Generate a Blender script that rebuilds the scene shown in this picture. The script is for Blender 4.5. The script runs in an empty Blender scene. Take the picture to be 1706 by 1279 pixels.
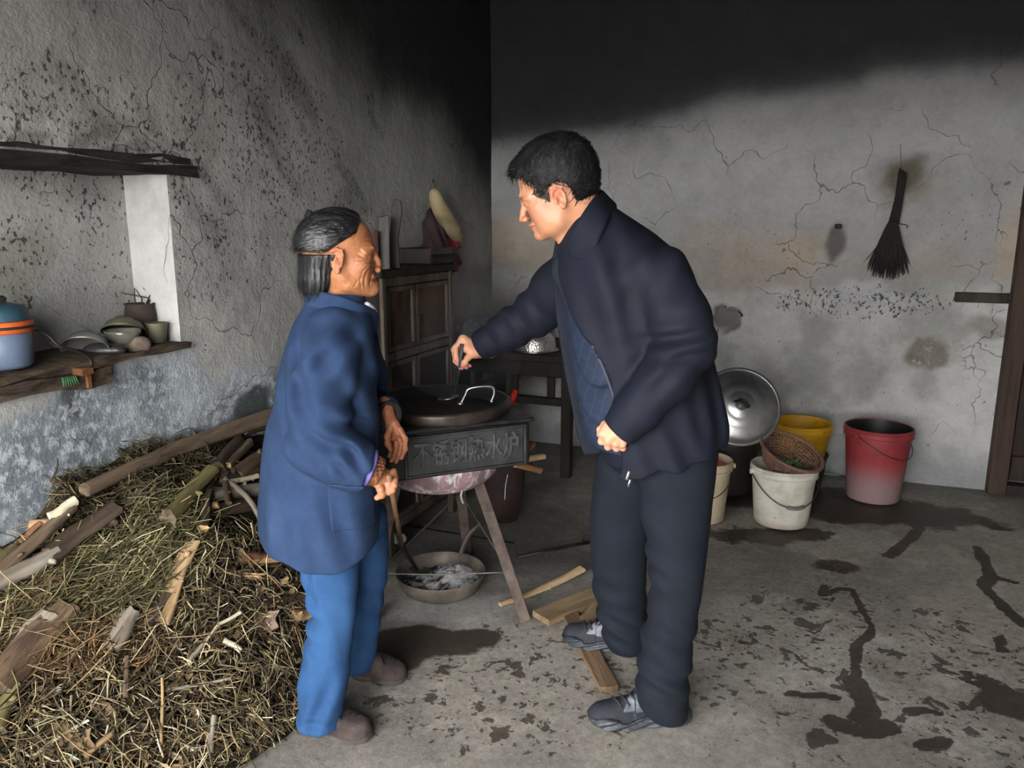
import bpy, bmesh, math, random
import numpy as np
from mathutils import Vector, Matrix

SC = bpy.context.scene
COL = SC.collection
rng = np.random.default_rng(7)
random.seed(7)

# ------------------------------------------------------------------ camera
F_PX, CAM_H, PITCH = 1280.0, 1.38, math.radians(11.5)
cam_d = bpy.data.cameras.new('camera'); cam = bpy.data.objects.new('camera', cam_d); COL.objects.link(cam)
cam_d.sensor_fit = 'HORIZONTAL'; cam_d.sensor_width = 36.0; cam_d.lens = 36.0 * F_PX / 1706.0
cam_d.clip_start = 0.05; cam_d.clip_end = 100
cam.location = (0, 0, CAM_H); cam.rotation_euler = (math.pi / 2 - PITCH, 0, 0)
SC.camera = cam

# ------------------------------------------------------------------ world, light, exposure
SC.view_settings.view_transform = 'Standard'; SC.view_settings.look = 'None'
SC.view_settings.gamma = 1.0; SC.view_settings.exposure = 1.2
SC.view_settings.use_curve_mapping = False
world = bpy.data.worlds.new('overcast_sky'); SC.world = world; world.use_nodes = True
wn = world.node_tree.nodes; wl = world.node_tree.links
bg = wn['Background']; bg.inputs['Color'].default_value = (1.0, 0.985, 0.96, 1); bg.inputs['Strength'].default_value = 9.0
SC.cycles.use_adaptive_sampling = True; SC.cycles.adaptive_threshold = .03
SC.cycles.max_bounces = 6; SC.cycles.diffuse_bounces = 3; SC.cycles.glossy_bounces = 3
SC.cycles.sample_clamp_indirect = 6.0
SC.cycles.use_denoising = True

# room axes: u runs along the back wall (to the right), v along the left wall (into the picture)
YAW = math.radians(22)
D1 = np.array([math.sin(YAW), math.cos(YAW), 0.0]); D2 = np.array([math.cos(YAW), -math.sin(YAW), 0.0])
U_LEFT, V_BACK, U_RIGHT, V_FRONT, Z_CEIL = -2.0, 4.60, 3.0, -0.95, 3.05
DOOR_U0, DOOR_U1, DOOR_H = -1.95, 0.45, 2.25       # the doorway behind the photographer
ROOM_M = Matrix.Rotation(-YAW, 4, 'Z')
def RV(u, v, z=0.0): return D2 * u + D1 * v + np.array([0, 0, z])

def portal():
    L = bpy.data.lights.new('doorway_sky_portal', 'AREA'); L.shape = 'RECTANGLE'
    L.size = DOOR_U1 - DOOR_U0; L.size_y = DOOR_H; L.cycles.is_portal = True
    o = bpy.data.objects.new('doorway_sky_portal', L); COL.objects.link(o)
    o.location = RV((DOOR_U0 + DOOR_U1) / 2, V_FRONT - 0.1, DOOR_H / 2)
    o.rotation_euler = (math.pi / 2, 0, -YAW)   # the beam runs along -z of the lamp = into the room
    return o
portal_light = portal()
portal_light.rotation_euler = (math.pi / 2, 0, -YAW + math.pi)

# ------------------------------------------------------------------ measuring helpers (pixel of the photo + depth -> point)
CP, SP = math.cos(PITCH), math.sin(PITCH)
def ray(px, py):
    u = (px - 853.0) / F_PX; v = (py - 639.5) / F_PX
    return np.array([u, CP - SP * v, -SP - CP * v])
O_CAM = np.array([0, 0, CAM_H])
def P(px, py, d):
    r = ray(px, py); return O_CAM + r * (d / r[1])
def G(px, py, z=0.0):
    r = ray(px, py); return O_CAM + r * ((z - CAM_H) / r[2])
def WL(px, py, off=0.0):          # on the left wall
    r = ray(px, py); return O_CAM + r * ((U_LEFT + off) / (r @ D2))
def WB(px, py, off=0.0):          # on the back wall
    r = ray(px, py); return O_CAM + r * ((V_BACK - off) / (r @ D1))
def S(d): return d / F_PX         # metres per pixel at depth d

# ------------------------------------------------------------------ object helpers
def tag(o, label=None, cat=None, group=None, kind=None):
    if label: o['label'] = label
    if cat: o['category'] = cat
    if group: o['group'] = group
    if kind: o['kind'] = kind
    return o
def empty(name, loc, label=None, cat=None, group=None, rz=0.0):
    o = bpy.data.objects.new(name, None); COL.objects.link(o); o.location = tuple(loc)
    o.rotation_euler = (0, 0, rz); o.empty_display_size = 0.05
    return tag(o, label, cat, group)
def wmat(o):
    m = Matrix.LocRotScale(o.location, o.rotation_euler, o.scale)
    return wmat(o.parent) @ o.matrix_parent_inverse @ m if o.parent else m
def put(o, parent):
    if parent is not None:
        o.parent = parent; o.matrix_parent_inverse = wmat(parent).inverted()
    return o
def mesh_obj(name, V, Fc, mat=None, parent=None, smooth=True, attrs=None, origin=None):
    V = np.asarray(V, dtype=np.float64).reshape(-1, 3)
    if origin is not None: V = V - np.asarray(origin)
    me = bpy.data.meshes.new(name)
    if isinstance(Fc, np.ndarray) and Fc.ndim == 2:
        n, k = Fc.shape
        me.vertices.add(len(V)); me.vertices.foreach_set('co', V.astype(np.float32).ravel())
        me.loops.add(n * k); me.loops.foreach_set('vertex_index', Fc.astype(np.int32).ravel())
        me.polygons.add(n); me.polygons.foreach_set('loop_start', np.arange(0, n * k, k, dtype=np.int32))
        me.update(calc_edges=True); me.validate()
    else:
        me.from_pydata([tuple(v) for v in V], [], [tuple(int(i) for i in f) for f in Fc]); me.update()
    if smooth: me.polygons.foreach_set('use_smooth', np.ones(len(me.polygons), dtype=bool))
    if attrs:
        for nm, arr in attrs.items():
            arr = np.asarray(arr, dtype=np.float32)
            if arr.ndim == 1:
                a = me.attributes.new(nm, 'FLOAT', 'POINT'); a.data.foreach_set('value', arr)
            else:
                a = me.attributes.new(nm, 'FLOAT_COLOR', 'POINT')
                if arr.shape[1] == 3: arr = np.hstack([arr, np.ones((len(arr), 1), np.float32)])
                a.data.foreach_set('color', arr.ravel())
    o = bpy.data.objects.new(name, me); COL.objects.link(o)
    if origin is not None: o.location = tuple(origin)
    if mat is not None: me.materials.append(mat)
    return put(o, parent)

class MB:
    """collects simple shapes into one mesh"""
    def __init__(s): s.V = []; s.F = []; s.M = []
    def add(s, V, F, m=0):
        b = len(s.V); s.V += [tuple(v) for v in V]; s.F += [tuple(b + i for i in f) for f in F]; s.M += [m] * len(F); return s
    def box(s, c, half, R=None, bev=0.0, m=0):
        c = np.asarray(c, float); hx, hy, hz = half
        R = np.eye(3) if R is None else np.asarray(R)
        if bev <= 0:
            pts = [np.array([x, y, z]) for x in (-hx, hx) for y in (-hy, hy) for z in (-hz, hz)]
            F = [(0, 1, 3, 2), (4, 6, 7, 5), (0, 4, 5, 1), (2, 3, 7, 6), (0, 2, 6, 4), (1, 5, 7, 3)]
            return s.add([c + R @ p for p in pts], F, m)
        b = min(bev, hx * .9, hy * .9, hz * .9)
        pts = []; idx = {}
        for sx in (-1, 1):
            for sy in (-1, 1):
                for sz in (-1, 1):
                    for ax in range(3):
                        h = [hx - b, hy - b, hz - b]; h[ax] += b
                        idx[(sx, sy, sz, ax)] = len(pts); pts.append(np.array([sx * h[0], sy * h[1], sz * h[2]]))
        F = []
        def q(*k): F.append(tuple(idx[i] for i in k))
        for g in (-1, 1):
            a = [(g, -1, -1, 0), (g, 1, -1, 0), (g, 1, 1, 0), (g, -1, 1, 0)]; q(*(a if g > 0 else a[::-1]))
            a = [(-1, g, -1, 1), (-1, g, 1, 1), (1, g, 1, 1), (1, g, -1, 1)]; q(*(a if g > 0 else a[::-1]))
            a = [(-1, -1, g, 2), (1, -1, g, 2), (1, 1, g, 2), (-1, 1, g, 2)]; q(*(a if g > 0 else a[::-1]))
        for s1 in (-1, 1):
            for s2 in (-1, 1):
                a = [(s1, s2, -1, 0), (s1, s2, -1, 1), (s1, s2, 1, 1), (s1, s2, 1, 0)]; q(*(a if s1 * s2 > 0 else a[::-1]))
                a = [(s1, -1, s2, 0), (s1, 1, s2, 0), (s1, 1, s2, 2), (s1, -1, s2, 2)]; q(*(a if s1 * s2 > 0 else a[::-1]))
                a = [(-1, s1, s2, 1), (-1, s1, s2, 2), (1, s1, s2, 2), (1, s1, s2, 1)]; q(*(a if s1 * s2 > 0 else a[::-1]))
                for s3 in (-1, 1):
                    a = [(s1, s2, s3, 0), (s1, s2, s3, 1), (s1, s2, s3, 2)]; q(*(a if s1 * s2 * s3 > 0 else a[::-1]))
        return s.add([c + R @ p for p in pts], F, m)
    def tube(s, pts, r, n=8, caps=True, m=0, flat=1.0, up=None):
        pts = [np.asarray(p, float) for p in pts]; k = len(pts)
        rs = [r] * k if np.isscalar(r) else list(r)
        V = []; F = []; prev = None
        for i, p in enumerate(pts):
            t = pts[min(i + 1, k - 1)] - pts[max(i - 1, 0)]; t = t / (np.linalg.norm(t) + 1e-12)
            if prev is None:
                a = np.array([0, 0, 1.0]) if up is None else np.asarray(up, float)
                if abs(t @ a) > .95: a = np.array([1.0, 0, 0])
                x = a - t * (t @ a)
            else: x = prev - t * (t @ prev)
            x = x / (np.linalg.norm(x) + 1e-12); prev = x; y = np.cross(t, x)
            for j in range(n):
                a = 2 * math.pi * j / n; V.append(p + rs[i] * (math.cos(a) * x * flat + math.sin(a) * y))
        for i in range(k - 1):
            for j in range(n):
                F.append((i * n + j, i * n + (j + 1) % n, (i + 1) * n + (j + 1) % n, (i + 1) * n + j))
        if caps: F.append(tuple(range(n - 1, -1, -1))); F.append(tuple((k - 1) * n + j for j in range(n)))
        return s.add(V, F, m)
    def lathe(s, c, prof, n=40, R=None, closed=False, m=0, jit=None):
        c = np.asarray(c, float); R = np.eye(3) if R is None else np.asarray(R); V = []; F = []; k = len(prof)
        for (r, z) in prof:
            for j in range(n):
                a = 2 * math.pi * j / n; V.append(c + R @ np.array([r * math.cos(a), r * math.sin(a), z]))
        for i in range(k - 1 + (1 if closed else 0)):
            i2 = (i + 1) % k
            for j in range(n): F.append((i * n + j, i * n + (j + 1) % n, i2 * n + (j + 1) % n, i2 * n + j))
        if not closed:
            if prof[0][0] > 1e-5: pass
        return s.add(V, F, m)
    def build(s, name, mat=None, parent=None, smooth=True, origin=None, auto=None, attrs=None):
        o = mesh_obj(name, s.V, s.F, None, parent, smooth, attrs, origin)
        mats = mat if isinstance(mat, (list, tuple)) else [mat]
        for mm in mats:
            if mm is not None: o.data.materials.append(mm)
        if len(mats) > 1: o.data.polygons.foreach_set('material_index', np.array(s.M, dtype=np.int32))
        if auto: sharp(o, auto)
        return o
def sharp(o, deg=35):
    me = o.data; bm = bmesh.new(); bm.from_mesh(me); lim = math.radians(deg)
    bmesh.ops.remove_doubles(bm, verts=bm.verts, dist=1e-6)
    bmesh.ops.recalc_face_normals(bm, faces=bm.faces)
    for e in bm.edges:
        if len(e.link_faces) == 2 and e.calc_face_angle(0) > lim: e.smooth = False
    bm.to_mesh(me); bm.free(); return o
def axes(zv, xv=None):
    z = np.asarray(zv, float); z = z / np.linalg.norm(z)
    x = np.array([1.0, 0, 0]) if xv is None else np.asarray(xv, float)
    if abs(x @ z) > .98: x = np.array([0, 1.0, 0])
    x = x - z * (x @ z); x /= np.linalg.norm(x); y = np.cross(z, x)
    return np.stack([x, y, z], axis=1)
def rotm(ax, deg):
    return np.array(Matrix.Rotation(math.radians(deg), 3, ax))
def spline(pts, n):
    pts = np.asarray(pts, float); k = len(pts)
    if k == 2: return [pts[0] + (pts[1] - pts[0]) * t for t in np.linspace(0, 1, n)]
    out = []
    for t in np.linspace(0, k - 1, n):
        i = min(int(t), k - 2); f = t - i
        p0 = pts[max(i - 1, 0)]; p1 = pts[i]; p2 = pts[i + 1]; p3 = pts[min(i + 2, k - 1)]
        out.append(.5 * ((2 * p1) + (-p0 + p2) * f + (2 * p0 - 5 * p1 + 4 * p2 - p3) * f * f + (-p0 + 3 * p1 - 3 * p2 + p3) * f ** 3))
    return out

# ------------------------------------------------------------------ numpy noise
def _hash(ix, iy, iz, seed):
    h = (ix * 374761393 + iy * 668265263 + iz * 2147483647 + seed * 974711) & 0xffffffff
    h = ((h ^ (h >> 13)) * 1274126177) & 0xffffffff
    return ((h ^ (h >> 16)) & 0xffff) / 65535.0
def vnoise(p, seed=0):
    p = np.asarray(p, float)
    if p.shape[1] == 2: p = np.hstack([p, np.zeros((len(p), 1))])
    i = np.floor(p).astype(np.int64); f = p - i; f = f * f * (3 - 2 * f); r = 0
    for dx in (0, 1):
        for dy in (0, 1):
            for dz in (0, 1):
                w = (f[:, 0] if dx else 1 - f[:, 0]) * (f[:, 1] if dy else 1 - f[:, 1]) * (f[:, 2] if dz else 1 - f[:, 2])
                r = r + w * _hash(i[:, 0] + dx, i[:, 1] + dy, i[:, 2] + dz, seed)
    return r
def fbm(p, seed=0, oct=4, gain=.55):
    p = np.asarray(p, float); a = 1; s = 0; t = 0
    for k in range(oct): s = s + a * vnoise(p * 2 ** k + 17.3 * k, seed + k); t += a; a *= gain
    return s / t
def sstep(a, b, x): t = np.clip((x - a) / (b - a), 0, 1); return t * t * (3 - 2 * t)
def mixc(a, b, t): t = np.asarray(t)[:, None]; return a * (1 - t) + np.asarray(b)[None, :] * t

# ------------------------------------------------------------------ material helper
def srgb(h):
    c = [int(h[i:i + 2], 16) / 255 for i in (0, 2, 4)]
    return tuple(x / 12.92 if x <= .04045 else ((x + .055) / 1.055) ** 2.4 for x in c)
def lin(*c): return srgb('%02x%02x%02x' % c)
class NT:
    def __init__(s, name):
        s.m = bpy.data.materials.new(name); s.m.use_nodes = True; s.t = s.m.node_tree
        s.b = s.t.nodes['Principled BSDF']; s._tc = None
    def n(s, typ, **kw):
        x = s.t.nodes.new(typ)
        for k, v in kw.items(): setattr(x, k, v)
        return x
    def l(s, a, b): s.t.links.new(a, b)
    def coord(s, scale=(1, 1, 1), kind='Object'):
        if s._tc is None: s._tc = s.n('ShaderNodeTexCoord')
        mp = s.n('ShaderNodeMapping'); mp.inputs['Scale'].default_value = scale
        s.l(s._tc.outputs[kind], mp.inputs['Vector']); return mp.outputs[0]
    def noise(s, sc, scale=(1, 1, 1), detail=4, rough=.6, dist=0.0, kind='Object'):
        x = s.n('ShaderNodeTexNoise'); x.inputs['Scale'].default_value = sc; x.inputs['Detail'].default_value = detail
        x.inputs['Roughness'].default_value = rough; x.inputs['Distortion'].default_value = dist
        s.l(s.coord(scale, kind), x.inputs['Vector']); return x.outputs['Fac']
    def voro(s, sc, feat='F1', scale=(1, 1, 1)):
        x = s.n('ShaderNodeTexVoronoi', feature=feat); x.inputs['Scale'].default_value = sc
        s.l(s.coord(scale), x.inputs['Vector']); return x.outputs['Distance']
    def wave(s, sc, scale=(1, 1, 1), dist=2.0):
        x = s.n('ShaderNodeTexWave'); x.inputs['Scale'].default_value = sc; x.inputs['Distortion'].default_value = dist
        x.inputs['Detail'].default_value = 3
        s.l(s.coord(scale), x.inputs['Vector']); return x.outputs['Fac']
    def ramp(s, fac, stops):
        x = s.n('ShaderNodeValToRGB'); cr = x.color_ramp
        while len(cr.elements) < len(stops): cr.elements.new(.5)
        for e, (p, c) in zip(cr.elements, stops):
            e.position = p; e.color = (*c, 1) if len(c) == 3 else c
        s.l(fac, x.inputs['Fac']); return x.outputs['Color']
    def rng(s, v, a, b, c=0.0, d=1.0):
        x = s.n('ShaderNodeMapRange'); x.interpolation_type = 'SMOOTHSTEP'
        for i, k in zip((1, 2, 3, 4), (a, b, c, d)):
            x.inputs[i].default_value = k
        s.l(v, x.inputs[0]); return x.outputs[0]
    def math(s, op, a, b=None):
        x = s.n('ShaderNodeMath', operation=op)
        for i, k in enumerate((a, b)):
            if k is None: continue
            if isinstance(k, (int, float)): x.inputs[i].default_value = k
            else: s.l(k, x.inputs[i])
        return x.outputs[0]
    def mix(s, f, a, b, mode='MIX'):
        x = s.n('ShaderNodeMix', data_type='RGBA', blend_type=mode)
        for i, k in ((0, f), (6, a), (7, b)):
            if isinstance(k, (int, float)): x.inputs[i].default_value = k
            elif isinstance(k, tuple): x.inputs[i].default_value = (*k[:3], 1)
            else: s.l(k, x.inputs[i])
        return x.outputs[2]
    def attr(s, name):
        x = s.n('ShaderNodeAttribute'); x.attribute_name = name; return x
    def bump(s, h, strength=.3, dist=.01, nrm=None):
        x = s.n('ShaderNodeBump'); x.inputs['Strength'].default_value = strength; x.inputs['Distance'].default_value = dist
        s.l(h, x.inputs['Height'])
        if nrm is not None: s.l(nrm, x.inputs['Normal'])
        return x.outputs[0]
    def out(s, col=None, rough=.8, nrm=None, metal=0.0, spec=.5, **kw):
        b = s.b.inputs
        def st(k, v):
            if v is None: return
            if isinstance(v, (int, float)): b[k].default_value = v
            elif isinstance(v, tuple): b[k].default_value = (*v[:3], 1)
            else: s.l(v, b[k])
        st('Base Color', col); st('Roughness', rough); st('Metallic', metal); st('Specular IOR Level', spec)
        if nrm is not None: s.l(nrm, b['Normal'])
        for k, v in kw.items(): st(k, v)
        return s.m
MATS = {}
def simple(name, c1, c2=None, sc=8, rough=.7, bump=.15, bsc=60, metal=0.0, spec=.4, stretch=(1, 1, 1), lo=.35, hi=.65, bd=.004):
    if name in MATS: return MATS[name]
    t = NT(name); c2 = c2 or tuple(x * .6 for x in c1)
    col = t.ramp(t.noise(sc, stretch, 5), [(lo, c1), (hi, c2)])
    nr = t.bump(t.noise(bsc, stretch, 4), bump, bd) if bump else None
    MATS[name] = t.out(col, rough, nr, metal, spec); return MATS[name]
# ================================================================== ROOM
def plaster_mat(name, crack=1.0):
    t = NT(name)
    base = t.attr('col').outputs['Color']; msk = t.n('ShaderNodeSeparateColor'); t.l(t.attr('msk').outputs['Color'], msk.inputs[0])
    fine = t.noise(38, detail=4, rough=.7); mid = t.noise(7, detail=4, rough=.65)
    col = t.mix(t.rng(mid, .35, .7, 0, .34), base, t.mix(1.0, base, (.5, .5, .52), 'MULTIPLY'))
    col = t.mix(t.rng(fine, .3, .75, 0, .3), col, t.mix(1.0, base, (1.28, 1.27, 1.24), 'MULTIPLY'))
    # dark specks / flaked spots, denser where the speck mask says
    sp = t.noise(62, (1, 1, .75), detail=3, rough=.7); clump = t.noise(9, detail=2)
    thr = t.math('SUBTRACT', .92, t.math('ADD', t.math('MULTIPLY', msk.outputs[0], .24), t.math('MULTIPLY', clump, .22)))
    spk = t.rng(t.math('SUBTRACT', sp, thr), 0.0, .03)
    col = t.mix(t.math('MULTIPLY', spk, .85), col, (.022, .022, .022))
    # white salt / flaking lime, where the second mask says
    fl = t.noise(26, detail=5, rough=.75)
    flk = t.rng(t.math('SUBTRACT', fl, t.math('SUBTRACT', .84, t.math('MULTIPLY', msk.outputs[1], .38))), -.08, .12)
    col = t.mix(t.math('MULTIPLY', flk, .75), col, (.42, .45, .48))
    # hairline cracks
    dv = t.n('ShaderNodeTexVoronoi', feature='DISTANCE_TO_EDGE'); dv.inputs['Scale'].default_value = 3.1
    nz = t.n('ShaderNodeTexNoise'); nz.inputs['Scale'].default_value = 5; nz.inputs['Detail'].default_value = 3
    t.l(t.coord(), nz.inputs['Vector'])
    ad = t.n('ShaderNodeMix', data_type='VECTOR'); ad.inputs[0].default_value = .22
    t.l(t.coord(), ad.inputs[4]); t.l(nz.outputs['Color'], ad.inputs[5]); t.l(ad.outputs[1], dv.inputs['Vector'])
    gate = t.rng(t.noise(1.7, detail=2), .46, .58)
    crk = t.math('MULTIPLY', t.rng(dv.outputs['Distance'], .0, .008, 1, 0), t.math('MULTIPLY', gate, .65 * crack))
    col = t.mix(crk, col, (.03, .03, .03))
    h = t.math('ADD', t.math('MULTIPLY', t.noise(14, detail=5, rough=.65), 1.0), t.math('MULTIPLY', t.noise(90, detail=1), .22))
    h = t.math('SUBTRACT', h, t.math('MULTIPLY', crk, .5)); h = t.math('SUBTRACT', h, t.math('MULTIPLY', spk, .35))
    h = t.math('ADD', h, t.math('MULTIPLY', flk, .2))
    return t.out(col, .92, t.bump(h, .55, .014), spec=.15)
M_PLASTER = plaster_mat('old_lime_plaster')

def grid(us, vs):
    A, B = np.meshgrid(us, vs, indexing='ij'); n, m = len(us), len(vs)
    i = np.arange(n - 1)[:, None] * m + np.arange(m - 1)[None, :]
    F = np.stack([i, i + m, i + m + 1, i + 1], -1).reshape(-1, 4)
    return A.ravel(), B.ravel(), F
def blob(a, b, ca, cb, ra, rb, seed, rough=.5, soft=.35, sc=6):
    d = np.sqrt(((a - ca) / ra) ** 2 + ((b - cb) / rb) ** 2)
    d = d + (fbm(np.stack([a * sc, b * sc], 1), seed, 4) - .5) * 2 * rough
    return 1 - sstep(1 - soft, 1 + soft, d)
def uvl(px, py):   # left wall (v, z)
    p = WL(px, py); return p @ D1, p[2]
def uvb(px, py):   # back wall (u, z)
    p = WB(px, py); return p @ D2, p[2]

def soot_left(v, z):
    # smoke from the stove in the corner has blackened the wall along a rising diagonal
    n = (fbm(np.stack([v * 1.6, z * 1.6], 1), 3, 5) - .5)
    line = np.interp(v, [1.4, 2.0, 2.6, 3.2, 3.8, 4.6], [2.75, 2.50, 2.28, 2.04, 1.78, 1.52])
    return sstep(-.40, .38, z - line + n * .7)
def wall_left_color(v, z):
    p = np.stack([v, z], 1)
    c = np.tile(np.array([.30, .30, .29]), (len(v), 1))
    big = fbm(p * 1.1, 11, 5); c = mixc(c, (.20, .20, .195), sstep(.45, .72, big))
    c = mixc(c, (.37, .36, .345), sstep(.5, .75, fbm(p * 2.3, 12, 5)) * .7)
    # damp band low on the wall: bare blue grey render under flaked lime
    lowline = 1.00 - .05 * v + (fbm(p * 3, 13, 5) - .5) * .42
    low = sstep(.05, -.02, z - np.minimum(lowline, .955))
    c2 = mixc(np.tile(np.array([.13, .15, .17]), (len(v), 1)), (.29, .32, .345), sstep(.38, .66, fbm(p * 4.5, 14, 6)))
    c = c * (1 - low[:, None]) + c2 * low[:, None]
    # greenish grime
    g = blob(v, z, *uvl(60, 460), .17, .16, 15, .8) * .6 + blob(v, z, *uvl(250, 200), .4, .2, 16, .8) * .15
    c = mixc(c, (.14, .145, .11), np.clip(g, 0, 1))
    grey = sstep(1.25, 2.5, z + (fbm(p * 2.0, 17, 5) - .5) * .9); c = mixc(c, (.085, .085, .078), grey * .72)  # wall colour greyed down towards the top
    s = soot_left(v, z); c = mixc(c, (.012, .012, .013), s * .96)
    # streaks of soot above the stove
    st = fbm(np.stack([(v + z * .9) * 3.2, (z - v * .5) * 1.1], 1), 21, 5)
    zone = blob(v, z, 2.6, 1.80, 1.1, .6, 22, .5, .6, 3)
    st2 = fbm(np.stack([(v + z * .9) * 11, (z - v * .5) * 5], 1), 24, 5); c = mixc(c, (.035, .034, .033), np.clip(sstep(.50, .60, st * .55 + st2 * .45), 0, 1) * zone * .35); spz = sstep(.46, .60, st * .5 + st2 * .5) * zone
    zl = blob(v, z, *uvl(70, 222), .5, .085, 25, .5, .6, 4); c = mixc(c, (.035, .037, .032), sstep(.47, .60, fbm(np.stack([(v + z * .6) * 14, (z - v * .3) * 30], 1), 26, 4)) * zl * .5); spz = np.maximum(spz, zl)
    speck = .25 + .5 * blob(v, z, *uvl(360, 350), .75, .40, 31, .6, .6, 3) + .55 * blob(v, z, *uvl(480, 220), .5, .25, 32, .6, .5, 3)
    speck = speck + .5 * blob(v, z, *uvl(90, 215), .5, .12, 33, .6, .5, 3) + .55 * blob(v, z, *uvl(60, 460), .17, .17, 34, .6, .5)
    speck = speck + low * .25 + spz * .75
    flake = low * .85
    # broken patch low by the stove
    br = blob(v, z, *uvl(418, 680), .10, .075, 36, .6, .1, 9); c = mixc(c, (.05, .06, .06), br); flake = flake * (1 - br * .5)
    br = blob(v, z, *uvl(118, 655), .035, .10, 37, .7, .1, 12); c = mixc(c, (.045, .05, .055), br * .8)
    return c, np.stack([np.clip(speck, 0, 1), np.clip(flake, 0, 1), s], 1)
def wall_back_color(u, z):
    p = np.stack([u, z], 1)
    c = np.tile(np.array([.33, .33, .335]), (len(u), 1))
    c = mixc(c, (.24, .24, .25), sstep(.45, .72, fbm(p * 1.2, 41, 5)))
    # upper coat ends in an uneven edge; tan earth shows in a band along it
    edge = 1.16 + .06 * np.sin(u * 2.1) + (fbm(p * 2.2, 42, 4) - .5) * .26
    tan = np.zeros(len(u))
    for (px, py, rx, rz, am, sd) in ((865, 420, .26, .22, .7, 1), (1225, 445, .24, .20, .65, 2), (1325, 425, .20, .12, .8, 3), (1180, 400, .16, .12, .5, 4), (1470, 440, .22, .10, .35, 5), (1560, 440, .2, .12, .35, 6), (1685, 420, .09, .26, .8, 7), (1290, 480, .30, .05, .6, 8), (1560, 505, .28, .03, .5, 9)):
        tan = np.maximum(tan, blob(u, z, *uvb(px, py), rx, rz, 430 + sd, .8, .6, 5) * am)
    c = mixc(c, (.40, .315, .235), tan * .8)
    low = sstep(.03, -.05, z - edge + .06)
    c2 = mixc(np.tile(np.array([.45, .45, .445]), (len(u), 1)), (.29, .29, .28), sstep(.42, .68, fbm(p * 3.4, 44, 6)))
    c = c * (1 - low[:, None]) + c2 * low[:, None]
    base = sstep(.34, .05, z + (fbm(p * 4, 45, 4) - .5) * .3); c = mixc(c, (.19, .20, .205), base * .8)
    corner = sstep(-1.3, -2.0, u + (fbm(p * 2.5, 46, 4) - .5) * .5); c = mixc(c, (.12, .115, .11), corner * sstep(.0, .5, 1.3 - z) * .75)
    # soot plus painted lintel shade above the line, thicker toward the stove corner
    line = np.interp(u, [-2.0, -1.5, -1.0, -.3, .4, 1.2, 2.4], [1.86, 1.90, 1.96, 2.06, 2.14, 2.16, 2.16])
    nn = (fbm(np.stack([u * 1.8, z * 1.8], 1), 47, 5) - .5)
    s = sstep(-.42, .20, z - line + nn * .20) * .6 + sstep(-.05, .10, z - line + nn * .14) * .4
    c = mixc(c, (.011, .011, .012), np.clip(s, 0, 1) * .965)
    # the marks one can name
    def mk(px, py, rx, rz, col, a, sd, rough=.6, soft=.3):
        nonlocal c
        b = blob(u, z, *uvb(px, py), rx, rz, sd, rough, soft, 12); c = mixc(c, col, b * a); return b
    mk(1505, 288, .10, .09, (.045, .042, .03), .95, 51, .5, .5); mk(1512, 305, .15, .12, (.15, .13, .09), .5, 52, .5, .5)
    mk(1392, 405, .045, .10, (.07, .055, .05), .8, 53, .6, .4)
    mk(1545, 590, .12, .075, (.14, .12, .085), .75, 55); mk(1645, 545, .10, .06, (.15, .13, .10), .6, 56)
    mk(1290, 700, .22, .07, (.16, .15, .14), .5, 57)
    mk(1440, 500, .20, .06, (.42, .42, .44), .7, 59)
    speck = .30 + .22 * low + .95 * blob(u, z, *uvb(1430, 505), .36, .085, 61, .5, .4, 8)
    speck = speck + .35 * blob(u, z, *uvb(1240, 400), .3, .2, 62, .6, .5, 4) + .35 * blob(u, z, *uvb(1620, 370), .3, .15, 63, .6, .5, 4)
    flake = .25 * low + .35 * blob(u, z, *uvb(1600, 600), .5, .25, 64, .6, .5, 4)
    return c, np.stack([np.clip(speck, 0, 1), np.clip(flake, 0, 1), s], 1)

def relief(a, b, seed, amp=.012):
    p = np.stack([a, b], 1); return (fbm(p * 2.2, seed, 5, .5) - .5) * 2 * amp

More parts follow.
